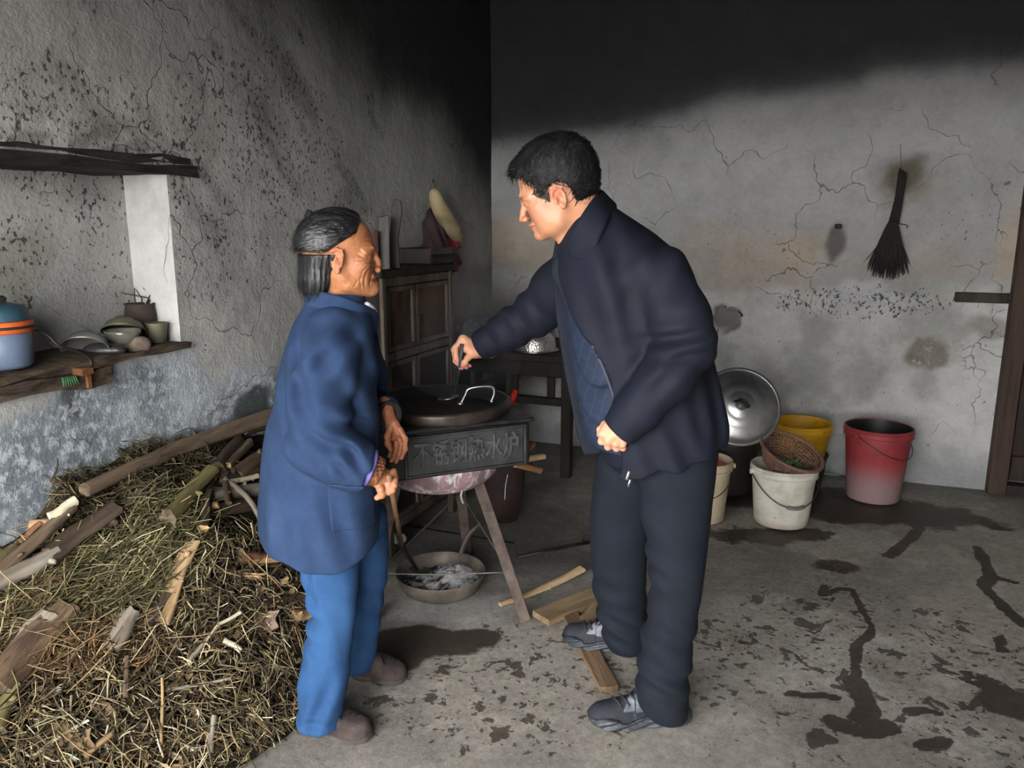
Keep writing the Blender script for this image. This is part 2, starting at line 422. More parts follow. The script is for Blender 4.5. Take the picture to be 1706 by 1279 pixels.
NV0, NV1, NZ0, NZ1, NDEP = .72, 1.965, .985, 1.56, .19
def build_walls():
    # left wall: front plane with the niche cut out of it, niche back, reveals
    st = .0155
    V = []; Fs = []; C = []; M = []; off = 0
    def patch(vs, zs, fn, colf=wall_left_color, keep=None):
        nonlocal off
        a, b, F = grid(vs, zs); pos = fn(a, b)
        if keep is not None: F = F[keep(a[F].mean(1), b[F].mean(1))]
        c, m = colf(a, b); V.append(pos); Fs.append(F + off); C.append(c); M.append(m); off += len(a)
    vs = np.unique(np.concatenate([np.arange(V_FRONT, NV0, .05), np.linspace(NV0, NV1, 82), np.linspace(NV1, V_BACK, 172), [V_BACK + .05, V_BACK + .12]]))
    zs = np.unique(np.concatenate([[-.06], np.linspace(0, NZ0, 64), np.linspace(NZ0, NZ1, 38), np.linspace(NZ1, Z_CEIL, 92)]))
    def plane(a, b):
        inn = (a > NV0 - .001) & (a < NV1 + .001) & (b > NZ0 - .001) & (b < NZ1 + .001)
        r = relief(a, b, 71) * np.where(inn, .0, 1.0)
        return np.stack([U_LEFT + r, a, b], 1)
    patch(vs, zs, plane, keep=lambda v, z: ~((v > NV0) & (v < NV1) & (z > NZ0) & (z < NZ1)))
    patch(np.linspace(NV0, NV1, 82), np.linspace(NZ0, NZ1, 38), lambda a, b: np.stack([U_LEFT - NDEP + relief(a, b, 72, .006) * (a > NV0 + .02) * (a < NV1 - .02), a, b], 1))
    def rev_col(a, b):
        c = mixc(np.tile(np.array([.42, .42, .41]), (len(a), 1)), (.33, .33, .32), sstep(.4, .7, fbm(np.stack([a * 9, b * 4], 1), 73)))
        return c, np.stack([np.full(len(a), .12), np.full(len(a), .1), np.zeros(len(a))], 1)
    for vv in (NV1, NV0):
        patch(np.linspace(0, NDEP, 14), np.linspace(NZ0, NZ1, 38),
              lambda a, b: np.stack([U_LEFT - a, np.full(len(a), vv), b], 1), rev_col)
    for zz in (NZ0, NZ1):
        patch(np.linspace(NV0, NV1, 82), np.linspace(0, NDEP, 14), lambda a, b: np.stack([U_LEFT - b, a, np.full(len(a), zz)], 1), rev_col)
    for uu, va, vb in ((U_LEFT - .32, V_FRONT, V_BACK + .3),):      # unseen outer plane, added to keep sky light from leaking into the niche
        patch(np.linspace(va, vb, 3), np.linspace(-.06, Z_CEIL, 3), lambda a, b: np.stack([np.full(len(a), uu), a, b], 1), rev_col)
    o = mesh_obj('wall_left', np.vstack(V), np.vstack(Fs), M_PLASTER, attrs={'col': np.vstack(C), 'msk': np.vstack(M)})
    o.matrix_world = ROOM_M; tag(o, kind='structure'); orient(o, RV(.5, 2, 1.4))
    # back wall with one knocked-out hole beside the man
    us = np.unique(np.concatenate([[U_LEFT - .12, U_LEFT - .05], np.linspace(U_LEFT, 1.7, 240), np.linspace(1.7, U_RIGHT, 40)])); zs = np.concatenate([[-.06], np.linspace(0, Z_CEIL, 196)])
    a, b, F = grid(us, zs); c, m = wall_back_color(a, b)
    hole = blob(a, b, *uvb(1213, 528), .085, .07, 81, .75, .12, 14)
    dep = hole * .055
    c = mixc(c, (.085, .08, .078), hole * .75); m[:, 0] *= 1 - hole
    # pieces of plaster that came off: a shallow step along the coat's edge
    y = V_BACK - relief(a, b, 82, .010) + dep
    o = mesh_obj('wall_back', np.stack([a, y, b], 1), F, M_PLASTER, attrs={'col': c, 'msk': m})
    o.matrix_world = ROOM_M; tag(o, kind='structure'); orient(o, RV(.5, 2, 1.4))
def orient(o, inside):
    """turn a wall's faces towards the inside of the room"""
    me = o.data; pt = wmat(o).inverted() @ Vector(inside) if not o.matrix_world else o.matrix_world.inverted() @ Vector(tuple(inside))
    n = len(me.polygons); c = np.empty(n * 3); nn = np.empty(n * 3)
    me.polygons.foreach_get('center', c); me.polygons.foreach_get('normal', nn)
    d = ((np.array(pt)[None] - c.reshape(-1, 3)) * nn.reshape(-1, 3)).sum(1)
    if (d < 0).sum() > 0:
        bm = bmesh.new(); bm.from_mesh(me); bm.faces.ensure_lookup_table()
        bmesh.ops.reverse_faces(bm, faces=[bm.faces[i] for i in np.nonzero(d < 0)[0]]); bm.to_mesh(me); bm.free()
build_walls()

def plain_wall(name, quads, mat):
    mb = MB()
    for q in quads: mb.add([RV(*p) for p in q], [(0, 1, 2, 3)])
    return tag(mb.build(name, mat, smooth=False), kind='structure')
M_WALLP = simple('plain_plaster', (.30, .30, .30), (.2, .2, .2), 3, .9, .4, 20)
M_SOOT = simple('sooty_boards', (.02, .019, .018), (.012, .012, .012), 5, .9, .3, 30)
plain_wall('wall_right', [[(U_RIGHT, V_FRONT, -.06), (U_RIGHT, V_BACK + .1, -.06), (U_RIGHT, V_BACK + .1, Z_CEIL), (U_RIGHT, V_FRONT, Z_CEIL)]], M_WALLP)
f = V_FRONT
plain_wall('wall_front', [[(U_LEFT - .1, f, -.06), (DOOR_U0, f, -.06), (DOOR_U0, f, Z_CEIL), (U_LEFT - .1, f, Z_CEIL)],
                          [(DOOR_U1, f, -.06), (U_RIGHT, f, -.06), (U_RIGHT, f, Z_CEIL), (DOOR_U1, f, Z_CEIL)],
                          [(DOOR_U0, f, DOOR_H), (DOOR_U1, f, DOOR_H), (DOOR_U1, f, Z_CEIL), (DOOR_U0, f, Z_CEIL)]], M_WALLP)
plain_wall('ceiling', [[(U_LEFT - .3, f, Z_CEIL - .01), (U_RIGHT + .1, f, Z_CEIL - .01), (U_RIGHT + .1, V_BACK + .2, Z_CEIL - .01), (U_LEFT - .3, V_BACK + .2, Z_CEIL - .01)]], M_SOOT)
M_YARD = simple('yard_concrete', (.28, .27, .25), (.2, .2, .19), 2, .9, .2)
plain_wall('ground_yard', [[(-9, f, -.03), (9, f, -.03), (9, f - 12, -.03), (-9, f - 12, -.03)]], M_YARD)

# ------------------------------------------------------------------ floor
def seg_d(p, pts):
    best = np.full(len(p), 9.0)
    for a, b in zip(pts[:-1], pts[1:]):
        a = np.asarray(a)[:2]; b = np.asarray(b)[:2]; ab = b - a
        t = np.clip(((p - a) @ ab) / (ab @ ab), 0, 1)
        best = np.minimum(best, np.linalg.norm(p - a - t[:, None] * ab, axis=1))
    return best
def build_floor():
    xs = np.unique(np.concatenate([np.arange(-3.2, -1.2, .05), np.arange(-1.2, 2.6, .011), np.arange(2.6, 4.4, .05)]))
    ys = np.unique(np.concatenate([np.arange(-2.2, 1.3, .06), np.arange(1.3, 4.9, .011), np.arange(4.9, 5.5, .05)]))
    a, b, F = grid(xs, ys); p = np.stack([a, b], 1)
    u = a * D2[0] + b * D2[1]; v = a * D1[0] + b * D1[1]
    cu = u[F].mean(1); cv = v[F].mean(1)
    F = F[(cu > U_LEFT - .1) & (cu < U_RIGHT + .1) & (cv > V_FRONT - .1) & (cv < V_BACK + .1)]
    c = np.tile(np.array([.275, .255, .225]), (len(a), 1))
    c = mixc(c, (.19, .177, .158), sstep(.42, .68, fbm(p * 1.7, 91, 5)))
    c = mixc(c, (.33, .315, .29), sstep(.52, .72, fbm(p * 3.1, 92, 5)) * .7)
    wet = np.zeros(len(a)); warp = (fbm(p * 9, 93, 4) - .5)
    def pool(px, py, rx, ry, sd, amt=1.0, rough=.5, soft=.12, rot=0):
        g = G(px, py); da = a - g[0]; db = b - g[1]; cr, sr = math.cos(rot), math.sin(rot)
        return blob(da * cr + db * sr, -da * sr + db * cr, 0, 0, rx, ry, sd, rough, max(soft, .28), 7) * amt
    # damp round the stove and the pan
    wet = np.maximum(wet, pool(700, 1068, .24, .10, 101, 1.0, .35, .1)); wet = np.maximum(wet, pool(640, 1095, .14, .09, 102, 1.0, .4, .12))
    wet = np.maximum(wet, pool(790, 1062, .12, .06, 103, .9, .6, .15))
    # spill round the buckets
    wet = np.maximum(wet, pool(1350, 835, .75, .26, 104, .95, .45, .12, -.35)); wet = np.maximum(wet, pool(1500, 850, .42, .16, 105, .9, .45, .1, -.35))
    wet = np.maximum(wet, pool(1270, 890, .34, .10, 106, .75, .6, .25)); wet = np.maximum(wet, pool(1400, 940, .10, .07, 107, .7, .6, .2))
    wet = np.maximum(wet, pool(1690, 1170, .10, .09, 108, .9, .5, .15))
    def trail(pts, w, amt=.95, sd=0, brk=0.0):
        nonlocal wet
        d = seg_d(p + warp[:, None] * .035, [G(*q) for q in pts])
        ww = w * (.6 + .9 * fbm(p * 14, 110 + sd, 3))
        m = (1 - sstep(.8, 1.15, d / ww)) * amt
        if brk > 0: m = m * sstep(brk - .06, brk + .06, fbm(p * 20, 130 + sd, 2))
        wet = np.maximum(wet, m)
    trail([(1480, 925), (1518, 895), (1532, 878), (1515, 868)], .028, .85, 1)
    trail([(1375, 975), (1368, 990), (1400, 978), (1420, 980), (1438, 1010), (1452, 1040), (1450, 1055), (1428, 1070), (1425, 1110), (1430, 1125)], .016, .95, 2)
    trail([(1425, 1130), (1432, 1150), (1445, 1175), (1440, 1190)], .035, .95, 3)
    trail([(1630, 912), (1642, 940), (1650, 960), (1640, 975), (1675, 1010), (1706, 1038)], .026, .95, 4); trail([(1650, 960), (1690, 970)], .02, .95, 5)
    trail([(1660, 1055), (1670, 1075), (1672, 1100)], .018, .9, 6, .45)
    trail([(1320, 1150), (1390, 1158)], .018, .9, 7); trail([(1390, 1200), (1440, 1218), (1480, 1205)], .032, .95, 8)
    trail([(1615, 1125), (1665, 1140)], .035, .95, 9, .35); trail([(1520, 1180), (1560, 1185)], .02, .9, 10); trail([(1540, 1235), (1570, 1235)], .022, .95, 11)
    # splashes: only their density is kept here, the drops themselves are in the material
    dens = .95 * pool(830, 1130, .50, .36, 141, 1, .5, .5) + .75 * pool(1430, 1100, .75, .55, 142, 1, .5, .5) + .25 * pool(1200, 1000, 1.2, .9, 144, 1, .4, .5) + .18
    dens = np.clip(dens, 0, 1)
    # pale ash swept out under the stove
    ash = pool(735, 1010, .28, .14, 150, .9, .6, .4) * (1 - np.clip(wet, 0, 1)) + pool(880, 960, .3, .12, 151, .35, .7, .5)
    c = mixc(c, (.40, .40, .40), np.clip(ash, 0, 1) * .75)
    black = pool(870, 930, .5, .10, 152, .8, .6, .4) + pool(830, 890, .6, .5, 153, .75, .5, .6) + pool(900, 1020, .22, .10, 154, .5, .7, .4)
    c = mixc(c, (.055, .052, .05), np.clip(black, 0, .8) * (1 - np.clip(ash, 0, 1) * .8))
    # floor colour darkens towards the back wall
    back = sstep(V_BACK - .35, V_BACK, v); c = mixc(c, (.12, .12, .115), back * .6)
    z = (fbm(p * 1.5, 160, 4) - .5) * .012 * sstep(0, .2, V_BACK - v) - .004 - wet * .001
    t = NT('stained_concrete')
    base = t.attr('col').outputs['Color']; w = t.attr('wet').outputs['Fac']
    dn = t.attr('dens').outputs['Fac']
    fine = t.noise(42, detail=5, rough=.75); mid = t.noise(8, detail=5, rough=.7); grit = t.noise(150, detail=2, rough=.7)
    col = t.mix(t.rng(fine, .36, .66, 0, .6), base, t.mix(1.0, base, (.55, .54, .53), 'MULTIPLY'))
    col = t.mix(t.rng(mid, .48, .70, 0, .55), col, t.mix(1.0, base, (1.4, 1.39, 1.36), 'MULTIPLY'))
    col = t.mix(t.rng(grit, .60, .72, 0, .65), col, (.05, .046, .042)); col = t.mix(t.rng(grit, .40, .28, 0, .45), col, (.46, .44, .41))
    nzz = t.noise(30, detail=5, rough=.7)
    edge = t.rng(t.math('ADD', w, t.math('MULTIPLY', t.math('SUBTRACT', nzz, .5), 1.2)), .30, .68)
    s1 = t.noise(11, detail=4, rough=.62, dist=.5); s2 = t.noise(33, detail=3, rough=.6)
    d1 = t.rng(t.math('SUBTRACT', s1, t.math('SUBTRACT', .80, t.math('MULTIPLY', dn, .225))), .0, .03)
    d2 = t.rng(t.math('SUBTRACT', s2, t.math('SUBTRACT', .80, t.math('MULTIPLY', dn, .20))), .0, .04)
    edge = t.math('MAXIMUM', edge, t.math('MULTIPLY', t.math('MAXIMUM', d1, d2), .9))
    col = t.mix(edge, col, t.mix(1.0, col, (.20, .18, .165), 'MULTIPLY'))
    rough = t.rng(edge, 0, 1, .88, .50)
    h = t.math('ADD', fine, t.math('MULTIPLY', mid, 1.4))
    m = t.out(col, rough, t.bump(h, .22, .006), spec=.3)
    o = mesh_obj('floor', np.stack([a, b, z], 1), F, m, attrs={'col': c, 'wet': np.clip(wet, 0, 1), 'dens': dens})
    tag(o, kind='structure'); orient(o, (0, 2, 1.4))
build_floor()
# ================================================================== implicit surfaces (for bodies, clothes, soft things)
def smin(a, b, k):
    h = np.clip(.5 + .5 * (b - a) / k, 0, 1); return b * (1 - h) + a * h - k * h * (1 - h)
def smax(a, b, k): return -smin(-a, -b, k)
def v3(*a): return np.array(a, dtype=np.float32)
def cap(p, a, b, ra, rb=None):
    rb = ra if rb is None else rb
    a = np.asarray(a, np.float32); b = np.asarray(b, np.float32); ab = b - a
    t = np.clip(((p - a) @ ab) / max(float(ab @ ab), 1e-12), 0, 1)
    return np.linalg.norm(p - a - t[:, None] * ab, axis=1) - (ra + (rb - ra) * t)
def chain(p, pts, rs, k=.004):
    d = None
    for i in range(len(pts) - 1):
        e = cap(p, pts[i], pts[i + 1], rs[i], rs[i + 1]); d = e if d is None else smin(d, e, k)
    return d
def ell(p, c, r, R=None):
    q = p - np.asarray(c, np.float32)
    if R is not None: q = q @ np.asarray(R, np.float32)
    r = np.asarray(r, np.float32); k0 = np.linalg.norm(q / r, axis=1); k1 = np.linalg.norm(q / (r * r), axis=1)
    return k0 * (k0 - 1) / np.maximum(k1, 1e-6)
def sph(p, c, r): return np.linalg.norm(p - np.asarray(c, np.float32), axis=1) - r
def rbox(p, c, h, R=None, r=.002):
    q = p - np.asarray(c, np.float32)
    if R is not None: q = q @ np.asarray(R, np.float32)
    q = np.abs(q) - (np.asarray(h, np.float32) - r)
    return np.linalg.norm(np.maximum(q, 0), axis=1) + np.minimum(q.max(1), 0) - r
def zloft(p, secs, f, n=2.3, round_=.012, cut=True):
    """sections (centre xyz, half fore-aft A, half lateral L), stacked along z; f = facing direction (x,y)"""
    secs = sorted(secs, key=lambda s: s[0][2]); z = np.array([s[0][2] for s in secs])
    zz = np.linspace(z[0], z[-1], 120)
    tab = np.array([[s[0][0], s[0][1], s[1], s[2]] for s in secs])
    def interp(col):      # monotone-ish smooth interpolation
        y = np.interp(zz, z, tab[:, col]); ker = np.hanning(11); ker /= ker.sum()
        yp = np.concatenate([2 * y[0] - y[5:0:-1], y, 2 * y[-1] - y[-2:-7:-1]]); return np.convolve(yp, ker, 'valid')
    pz = p[:, 2]; cx, cy, A, L = [np.interp(pz, zz, interp(i)).astype(np.float32) for i in range(4)]
    f = np.asarray(f, np.float32); f = f / np.linalg.norm(f)
    qx = p[:, 0] - cx; qy = p[:, 1] - cy
    a = np.abs(qx * f[0] + qy * f[1]); l = np.abs(-qx * f[1] + qy * f[0])
    k = ((a / A) ** n + (l / L) ** n) ** (1 / n)
    d = (k - 1) * np.minimum(A, L)
    if cut: d = smax(smax(d, z[0] - pz, round_), pz - z[-1], round_)
    return d
def lat_coord(p, c, f):
    f = np.asarray(f, np.float32); f = f / np.linalg.norm(f); q = p[:, :2] - np.asarray(c, np.float32)[:2]
    return q[:, 0] * f[0] + q[:, 1] * f[1], -q[:, 0] * f[1] + q[:, 1] * f[0]      # forward, left
def snoise(p, fr, seed):
    r = np.random.default_rng(seed); o = np.zeros(len(p), np.float32)
    for _ in range(5):
        d = r.normal(size=3); d /= np.linalg.norm(d); o += np.sin((p @ d.astype(np.float32)) * fr * r.uniform(.6, 1.5) + r.uniform(0, 6.28))
    return o / 5
def folds(p, c, n, lam, amp, rad, seed=0, sharp_=1.0):
    """a packet of cloth folds: waves across direction n, fading out with distance from c"""
    q = p - np.asarray(c, np.float32); n = np.asarray(n, np.float32); n = n / np.linalg.norm(n)
    rad = np.asarray(rad, np.float32) if not np.isscalar(rad) else np.float32(rad)
    g = np.exp(-((q / rad) ** 2).sum(1))
    w = np.sin((q @ n) * (2 * math.pi / lam) + 1.3 * snoise(p, 14, seed))
    if sharp_ != 1.0: w = np.sign(w) * np.abs(w) ** sharp_
    return amp * g * w
def surface_nets(V, o, h):
    s = V < 0; nx, ny, nz = V.shape
    cc = [(i, j, k) for i in (0, 1) for j in (0, 1) for k in (0, 1)]
    def sl(a, i, j, k): return a[i:nx - 1 + i, j:ny - 1 + j, k:nz - 1 + k]
    cnt = sum(sl(s, *c).astype(np.int8) for c in cc); act = (cnt > 0) & (cnt < 8)
    idx = np.full(act.shape, -1, np.int64); ai = np.argwhere(act); idx[act] = np.arange(len(ai))
    acc = np.zeros((len(ai), 3)); num = np.zeros(len(ai)); I, J, K = ai.T
    val = {c: V[I + c[0], J + c[1], K + c[2]] for c in cc}
    for a in cc:
        for ax in range(3):
            if a[ax]: continue
            b = list(a); b[ax] = 1; b = tuple(b); va, vb = val[a], val[b]; m = (va < 0) != (vb < 0)
            t = np.where(m, va / np.where(m, va - vb, 1), 0)
            pt = np.array(a, float)[None].repeat(len(ai), 0); pt[:, ax] += t
            acc += pt * m[:, None]; num += m
    verts = (ai + acc / num[:, None]) * h + o
    Q = []
    for ax in range(3):
        b, c = [x for x in range(3) if x != ax]
        s0 = [slice(None)] * 3; s1 = [slice(None)] * 3; s0[ax] = slice(0, -1); s1[ax] = slice(1, None)
        ed = np.argwhere(s[tuple(s0)] != s[tuple(s1)])
        ed = ed[(ed[:, b] > 0) & (ed[:, c] > 0)]
        e = [ed.copy() for _ in range(4)]; e[1][:, b] -= 1; e[2][:, b] -= 1; e[2][:, c] -= 1; e[3][:, c] -= 1
        ok = np.ones(len(ed), bool)
        for x in e:
            for q in range(3): ok &= (x[:, q] >= 0) & (x[:, q] < act.shape[q])
        e = [x[ok] for x in e]; ed = ed[ok]
        q = np.stack([idx[x[:, 0], x[:, 1], x[:, 2]] for x in e], 1)
        ins = s[ed[:, 0], ed[:, 1], ed[:, 2]]
        flip = ins if ax != 1 else ~ins
        q[~flip] = q[~flip][:, ::-1]; Q.append(q)
    Q = np.vstack(Q); return verts, Q[(Q >= 0).all(1)]
def sdf_mesh(fn, lo, hi, h, band=3.0):
    """polygonise fn(p)<0 inside a box; coarse pass first, fine pass only near the surface"""
    lo = np.asarray(lo, float); hi = np.asarray(hi, float); n = np.maximum(np.ceil((hi - lo) / (4 * h)).astype(int), 2)
    ax = [lo[i] + np.arange(n[i] + 1) * 4 * h for i in range(3)]
    g = np.stack(np.meshgrid(*ax, indexing='ij'), -1).reshape(-1, 3).astype(np.float32)
    C = fn(g).reshape(n + 1); near = np.abs(C) < 4 * h * band
    N = n * 4 + 1; V = C.repeat(4, 0).repeat(4, 1).repeat(4, 2)[2:2 + N[0], 2:2 + N[1], 2:2 + N[2]] if False else None
    ii = [np.clip((np.arange(N[i]) + 2) // 4, 0, n[i]) for i in range(3)]
    V = C[np.ix_(*ii)].astype(np.float32); m = near[np.ix_(*ii)]
    w = np.argwhere(m); pts = (w * h + lo).astype(np.float32); out = np.empty(len(pts), np.float32)
    for s in range(0, len(pts), 400000): out[s:s + 400000] = fn(pts[s:s + 400000])
    V[m] = out
    # open ends must be closed: pad
    V = np.pad(V, 1, constant_values=.05)
    return surface_nets(V, lo - h, h)
def sdf_obj(name, fn, lo, hi, h, mat, parent=None, colf=None, smooth_it=1, T=None):
    V, Q = sdf_mesh(fn, lo, hi, h)
    if smooth_it: V = lap(V, Q, smooth_it)
    at = {'col': colf(V.astype(np.float32))} if colf else None
    if T is not None: V = V @ T[0].T + T[1]
    return mesh_obj(name, V, Q, mat, parent, True, at)
def lap(V, Q, it=1, lam=.5):
    for _ in range(it):
        acc = np.zeros_like(V); cnt = np.zeros(len(V))
        for i in range(4):
            a, b = Q[:, i], Q[:, (i + 1) % 4]
            for d in range(3):
                acc[:, d] += np.bincount(a, V[b, d], len(V)) + np.bincount(b, V[a, d], len(V))
            cnt += np.bincount(a, minlength=len(V)) + np.bincount(b, minlength=len(V))
        V = V + lam * (acc / np.maximum(cnt, 1)[:, None] - V)
    return V

# ------------------------------------------------------------------ cloth, skin, hair materials
def cloth_mat(name, c1, c2, weave=900, rough=.9, sheen=.0, wear=None, spec=.2):
    t = NT(name)
    col = t.mix(t.rng(t.noise(9, detail=5), .35, .7), c1, c2)
    col = t.mix(t.rng(t.noise(60, detail=3), .4, .7, 0, .35), col, t.mix(1.0, col, (.7, .7, .72), 'MULTIPLY'))
    if wear: col = t.mix(t.rng(t.noise(4.5, (1, 1, .5), detail=6, rough=.7), .52, .72, 0, .7), col, wear)
    h = t.math('ADD', t.noise(420, detail=2), t.math('MULTIPLY', t.noise(24, detail=5, rough=.6), 2.2))
    return t.out(col, rough, t.bump(h, .16, .006), spec=spec)
def skin_mat(name, bumps=.25, sc=220, rough=.5):
    t = NT(name); base = t.attr('col').outputs['Color']
    col = t.mix(t.rng(t.noise(45, detail=5), .4, .7, 0, .3), base, t.mix(1.0, base, (.86, .72, .66), 'MULTIPLY'))
    h = t.math('ADD', t.noise(sc, detail=4), t.math('MULTIPLY', t.noise(70, detail=5), .8))
    m = t.out(col, rough, t.bump(h, bumps, .003), spec=.4)
    b = t.b.inputs; b['Subsurface Weight'].default_value = .08; b['Subsurface Radius'].default_value = (.008, .003, .0015); b['Subsurface Scale'].default_value = .6
    return m
def hair_mat(name, c1, c2, stretch, rough=.38):
    t = NT(name); n = t.noise(160, stretch, 4, .6); n2 = t.noise(60, stretch, 4, .6)
    col = t.mix(t.rng(t.math('ADD', t.math('MULTIPLY', n, .5), t.math('MULTIPLY', n2, .5)), .42, .66), c1, c2)
    return t.out(col, rough, t.bump(t.math('ADD', n, n2), .55, .004), spec=.5)

def comb(c, n, R, d): return R @ d
def strands(name, src, count, dirf, mat, parent, length, width, seed, jitter=.28, lift=.0012):
    """single hairs lying over the hair surface"""
    me = src.data; r = np.random.default_rng(seed); nv = len(me.vertices)
    co = np.empty(nv * 3); no = np.empty(nv * 3); me.vertices.foreach_get('co', co); me.vertices.foreach_get('normal', no)
    co = co.reshape(-1, 3); no = no.reshape(-1, 3); idx = r.integers(0, nv, count); V = []; F = []
    for i in idx:
        c = co[i]; n = no[i]; d = np.asarray(dirf(c, n)) + r.normal(0, jitter, 3); d = d - n * (d @ n); L = np.linalg.norm(d)
        if L < .15: continue
        d /= L; s = np.cross(n, d) * width * r.uniform(.5, 1.0); l = length * r.uniform(.5, 1.2); b = len(V)
        for t, o in ((0, .0), (.35, lift), (.7, lift * .9), (1, lift * r.uniform(-.5, 1.6))):
            m = c + d * l * t + n * (o - .35 * l * l * t * t / .09); w = s * (1 - t * .85); V += [m - w, m + w]
        F += [(b, b + 1, b + 3, b + 2), (b + 2, b + 3, b + 5, b + 4), (b + 4, b + 5, b + 7, b + 6)]
    return mesh_obj(name, V, np.array(F), mat, parent)
def sheet(tops, bots, r, k=.012):
    def f(p):
        d = None
        for a, b in zip(tops, bots):
            e = cap(p, a, b, r); d = e if d is None else smin(d, e, k)
        return d
    return f
# ================================================================== HEADS AND HANDS
def head_fn(man, nrm=True):
    """head in its own frame: x forward, y left, z up, origin between the ears at eye height; about .22 m tall"""
    def fn(p):
        p = p.astype(np.float32)
        if man: p = np.stack([p[:, 0], p[:, 1], np.where(p[:, 2] < 0, p[:, 2] / .87, p[:, 2])], 1).astype(np.float32)
        ay = np.abs(p[:, 1]); q = np.stack([p[:, 0], ay, p[:, 2]], 1)
        w = 1.0 if man else .97
        d = ell(q, (-.010, 0, .034), (.094, .073 * w, .081))
        d = smin(d, ell(q, (-.045, 0, .020), (.056, .064 * w, .066)), .03)
        d = smin(d, ell(q, (.030, 0, -.028), (.055, .056 * w, .070)), .03)
        jaw = chain(q, [(-.006, .050 * w, -.052), (.016, .046 * w, -.078), (.070, .010, -.095)], [.017, .017, .017])
        d = smin(d, jaw, .026)
        d = smin(d, ell(q, (.030, 0, -.066), (.050, .046, .040)), .025)
        d = smin(d, sph(q, (.050, .043 * w, -.026), .020 if man else .023), .02)           # cheekbone
        if man:
            d = smin(d, ell(q, (.036, .040, -.056), (.030, .022, .030)), .02)           # full cheek
            d = smin(d, ell(q, (.022, .030, -.088), (.040, .026, .022)), .025)          # heavy jaw line
        d = smin(d, chain(q, [(.084, 0, .014), (.078, .030, .017), (.060, .050, .010)], [.009, .010, .008]), .014)
        d = smin(d, sph(q, (.079, 0, -.094), .0165), .014)                                   # chin
        d = smax(d, -sph(q, (.098, .031, -.001), .0165), .014)                                # eye socket
        d = smin(d, sph(q, (.069 if man else .0665, .030, -.002), .0150 if man else .0142), .003)                                 # eyelid ball
        lid = chain(q, [(.083, .018, -.003), (.0865, .030, -.0015), (.078, .044, -.004)], [.0012, .0014, .001])
        d = smax(d, -lid, .002)
        tip = .106 if man else .101
        d = smin(d, chain(q, [(.088, 0, .006), (.098, 0, -.014), (tip, 0, -.034)], [.006, .0075, .0105 if man else .0085]), .008)
        d = smin(d, sph(q, (.098, .012, -.038), .0085), .007)
        d = smax(d, -cap(q, (.104, .006, -.048), (.100, .006, -.040), .0028), .002)
        lip = -.062
        if man:
            d = smin(d, chain(q, [(.094, 0, lip + .003), (.087, .014, lip + .001), (.076, .024, lip - .003)], [.006, .005, .002]), .006)
            d = smin(d, chain(q, [(.091, 0, lip - .009), (.085, .013, lip - .009), (.076, .022, lip - .006)], [.0068, .005, .002]), .006)
        else:      # sunken smiling mouth, projecting chin
            d = smin(d, chain(q, [(.091, 0, lip + .004), (.083, .016, lip + .004), (.070, .029, lip + .004)], [.0055, .004, .002]), .006)
            d = smin(d, chain(q, [(.090, 0, lip - .013), (.082, .014, lip - .011), (.070, .027, lip - .001)], [.0075, .005, .002]), .006)
            d = smin(d, sph(q, (.086, 0, -.092), .015), .012)
        mouth = chain(q, [(.098, 0, lip - .003), (.088, .015, lip - .003), (.073, .028, lip + (.001 if not man else -.002))], [.0018, .0018, .001])
        d = smax(d, -mouth if man else -(mouth - .0012), .003)
        xz = np.stack([p[:, 0], p[:, 2]], 1)
        def crease(pts, w, a):
            pts = np.asarray(pts, np.float32); best = np.full(len(p), 9.0, np.float32); m = len(pts) - 1
            for i in range(m):
                ab = pts[i + 1] - pts[i]; t = np.clip(((xz - pts[i]) @ ab) / float(ab @ ab), 0, 1); best = np.minimum(best, np.linalg.norm(xz - pts[i] - t[:, None] * ab, axis=1))
            return a * np.exp(-(best / w) ** 2) * np.clip((ay - .012) / .012, 0, 1)
        if man: d = d + crease([(.092, -.036), (.083, -.052), (.078, -.066)], .0022, .0016)
        else:
            cr = [([(.093, -.034), (.083, -.046), (.077, -.062), (.074, -.078)], .0028, .0030), ([(.080, -.026), (.066, -.040), (.060, -.060), (.060, -.080)], .0022, .0022), ([(.070, -.024), (.054, -.040), (.048, -.062), (.050, -.084)], .002, .0016),
                  ([(.070, .000), (.056, .008), (.046, .018)], .0015, .0016), ([(.069, -.004), (.052, -.001), (.040, .005)], .0015, .0017), ([(.069, -.008), (.052, -.010), (.038, -.010)], .0015, .0016), ([(.070, -.012), (.054, -.018), (.042, -.024)], .0015, .0014),
                  ([(.086, -.012), (.074, -.017), (.062, -.015)], .0016, .0018), ([(.088, .030), (.070, .031), (.058, .027)], .0016, .0013), ([(.084, .042), (.066, .043), (.052, .038)], .0016, .0013), ([(.078, .054), (.060, .055)], .0016, .0012),
                  ([(.058, -.055), (.040, -.066), (.030, -.084)], .002, .0015), ([(.010, -.075), (.030, -.088), (.05, -.094)], .002, .0012)]
            for c_ in cr: d = d + crease(*c_)
        # ear
        c = np.array([-.008, .076 * w, -.026 if man else -.012], np.float32); e = q - c
        ang = math.radians(30); ca, sa = math.cos(ang), math.sin(ang)
        e = np.stack([e[:, 0] * ca + e[:, 1] * sa, -e[:, 0] * sa + e[:, 1] * ca, e[:, 2]], 1)   # swing the back of the ear out
        tl = math.radians(12); e = np.stack([e[:, 0] * math.cos(tl) - e[:, 2] * math.sin(tl), e[:, 1], e[:, 0] * math.sin(tl) + e[:, 2] * math.cos(tl)], 1)
        s = .88 if man else 1.0; e = e / s
        plate = ell(e, (-.004, .000, .002), (.0175, .0055, .030))
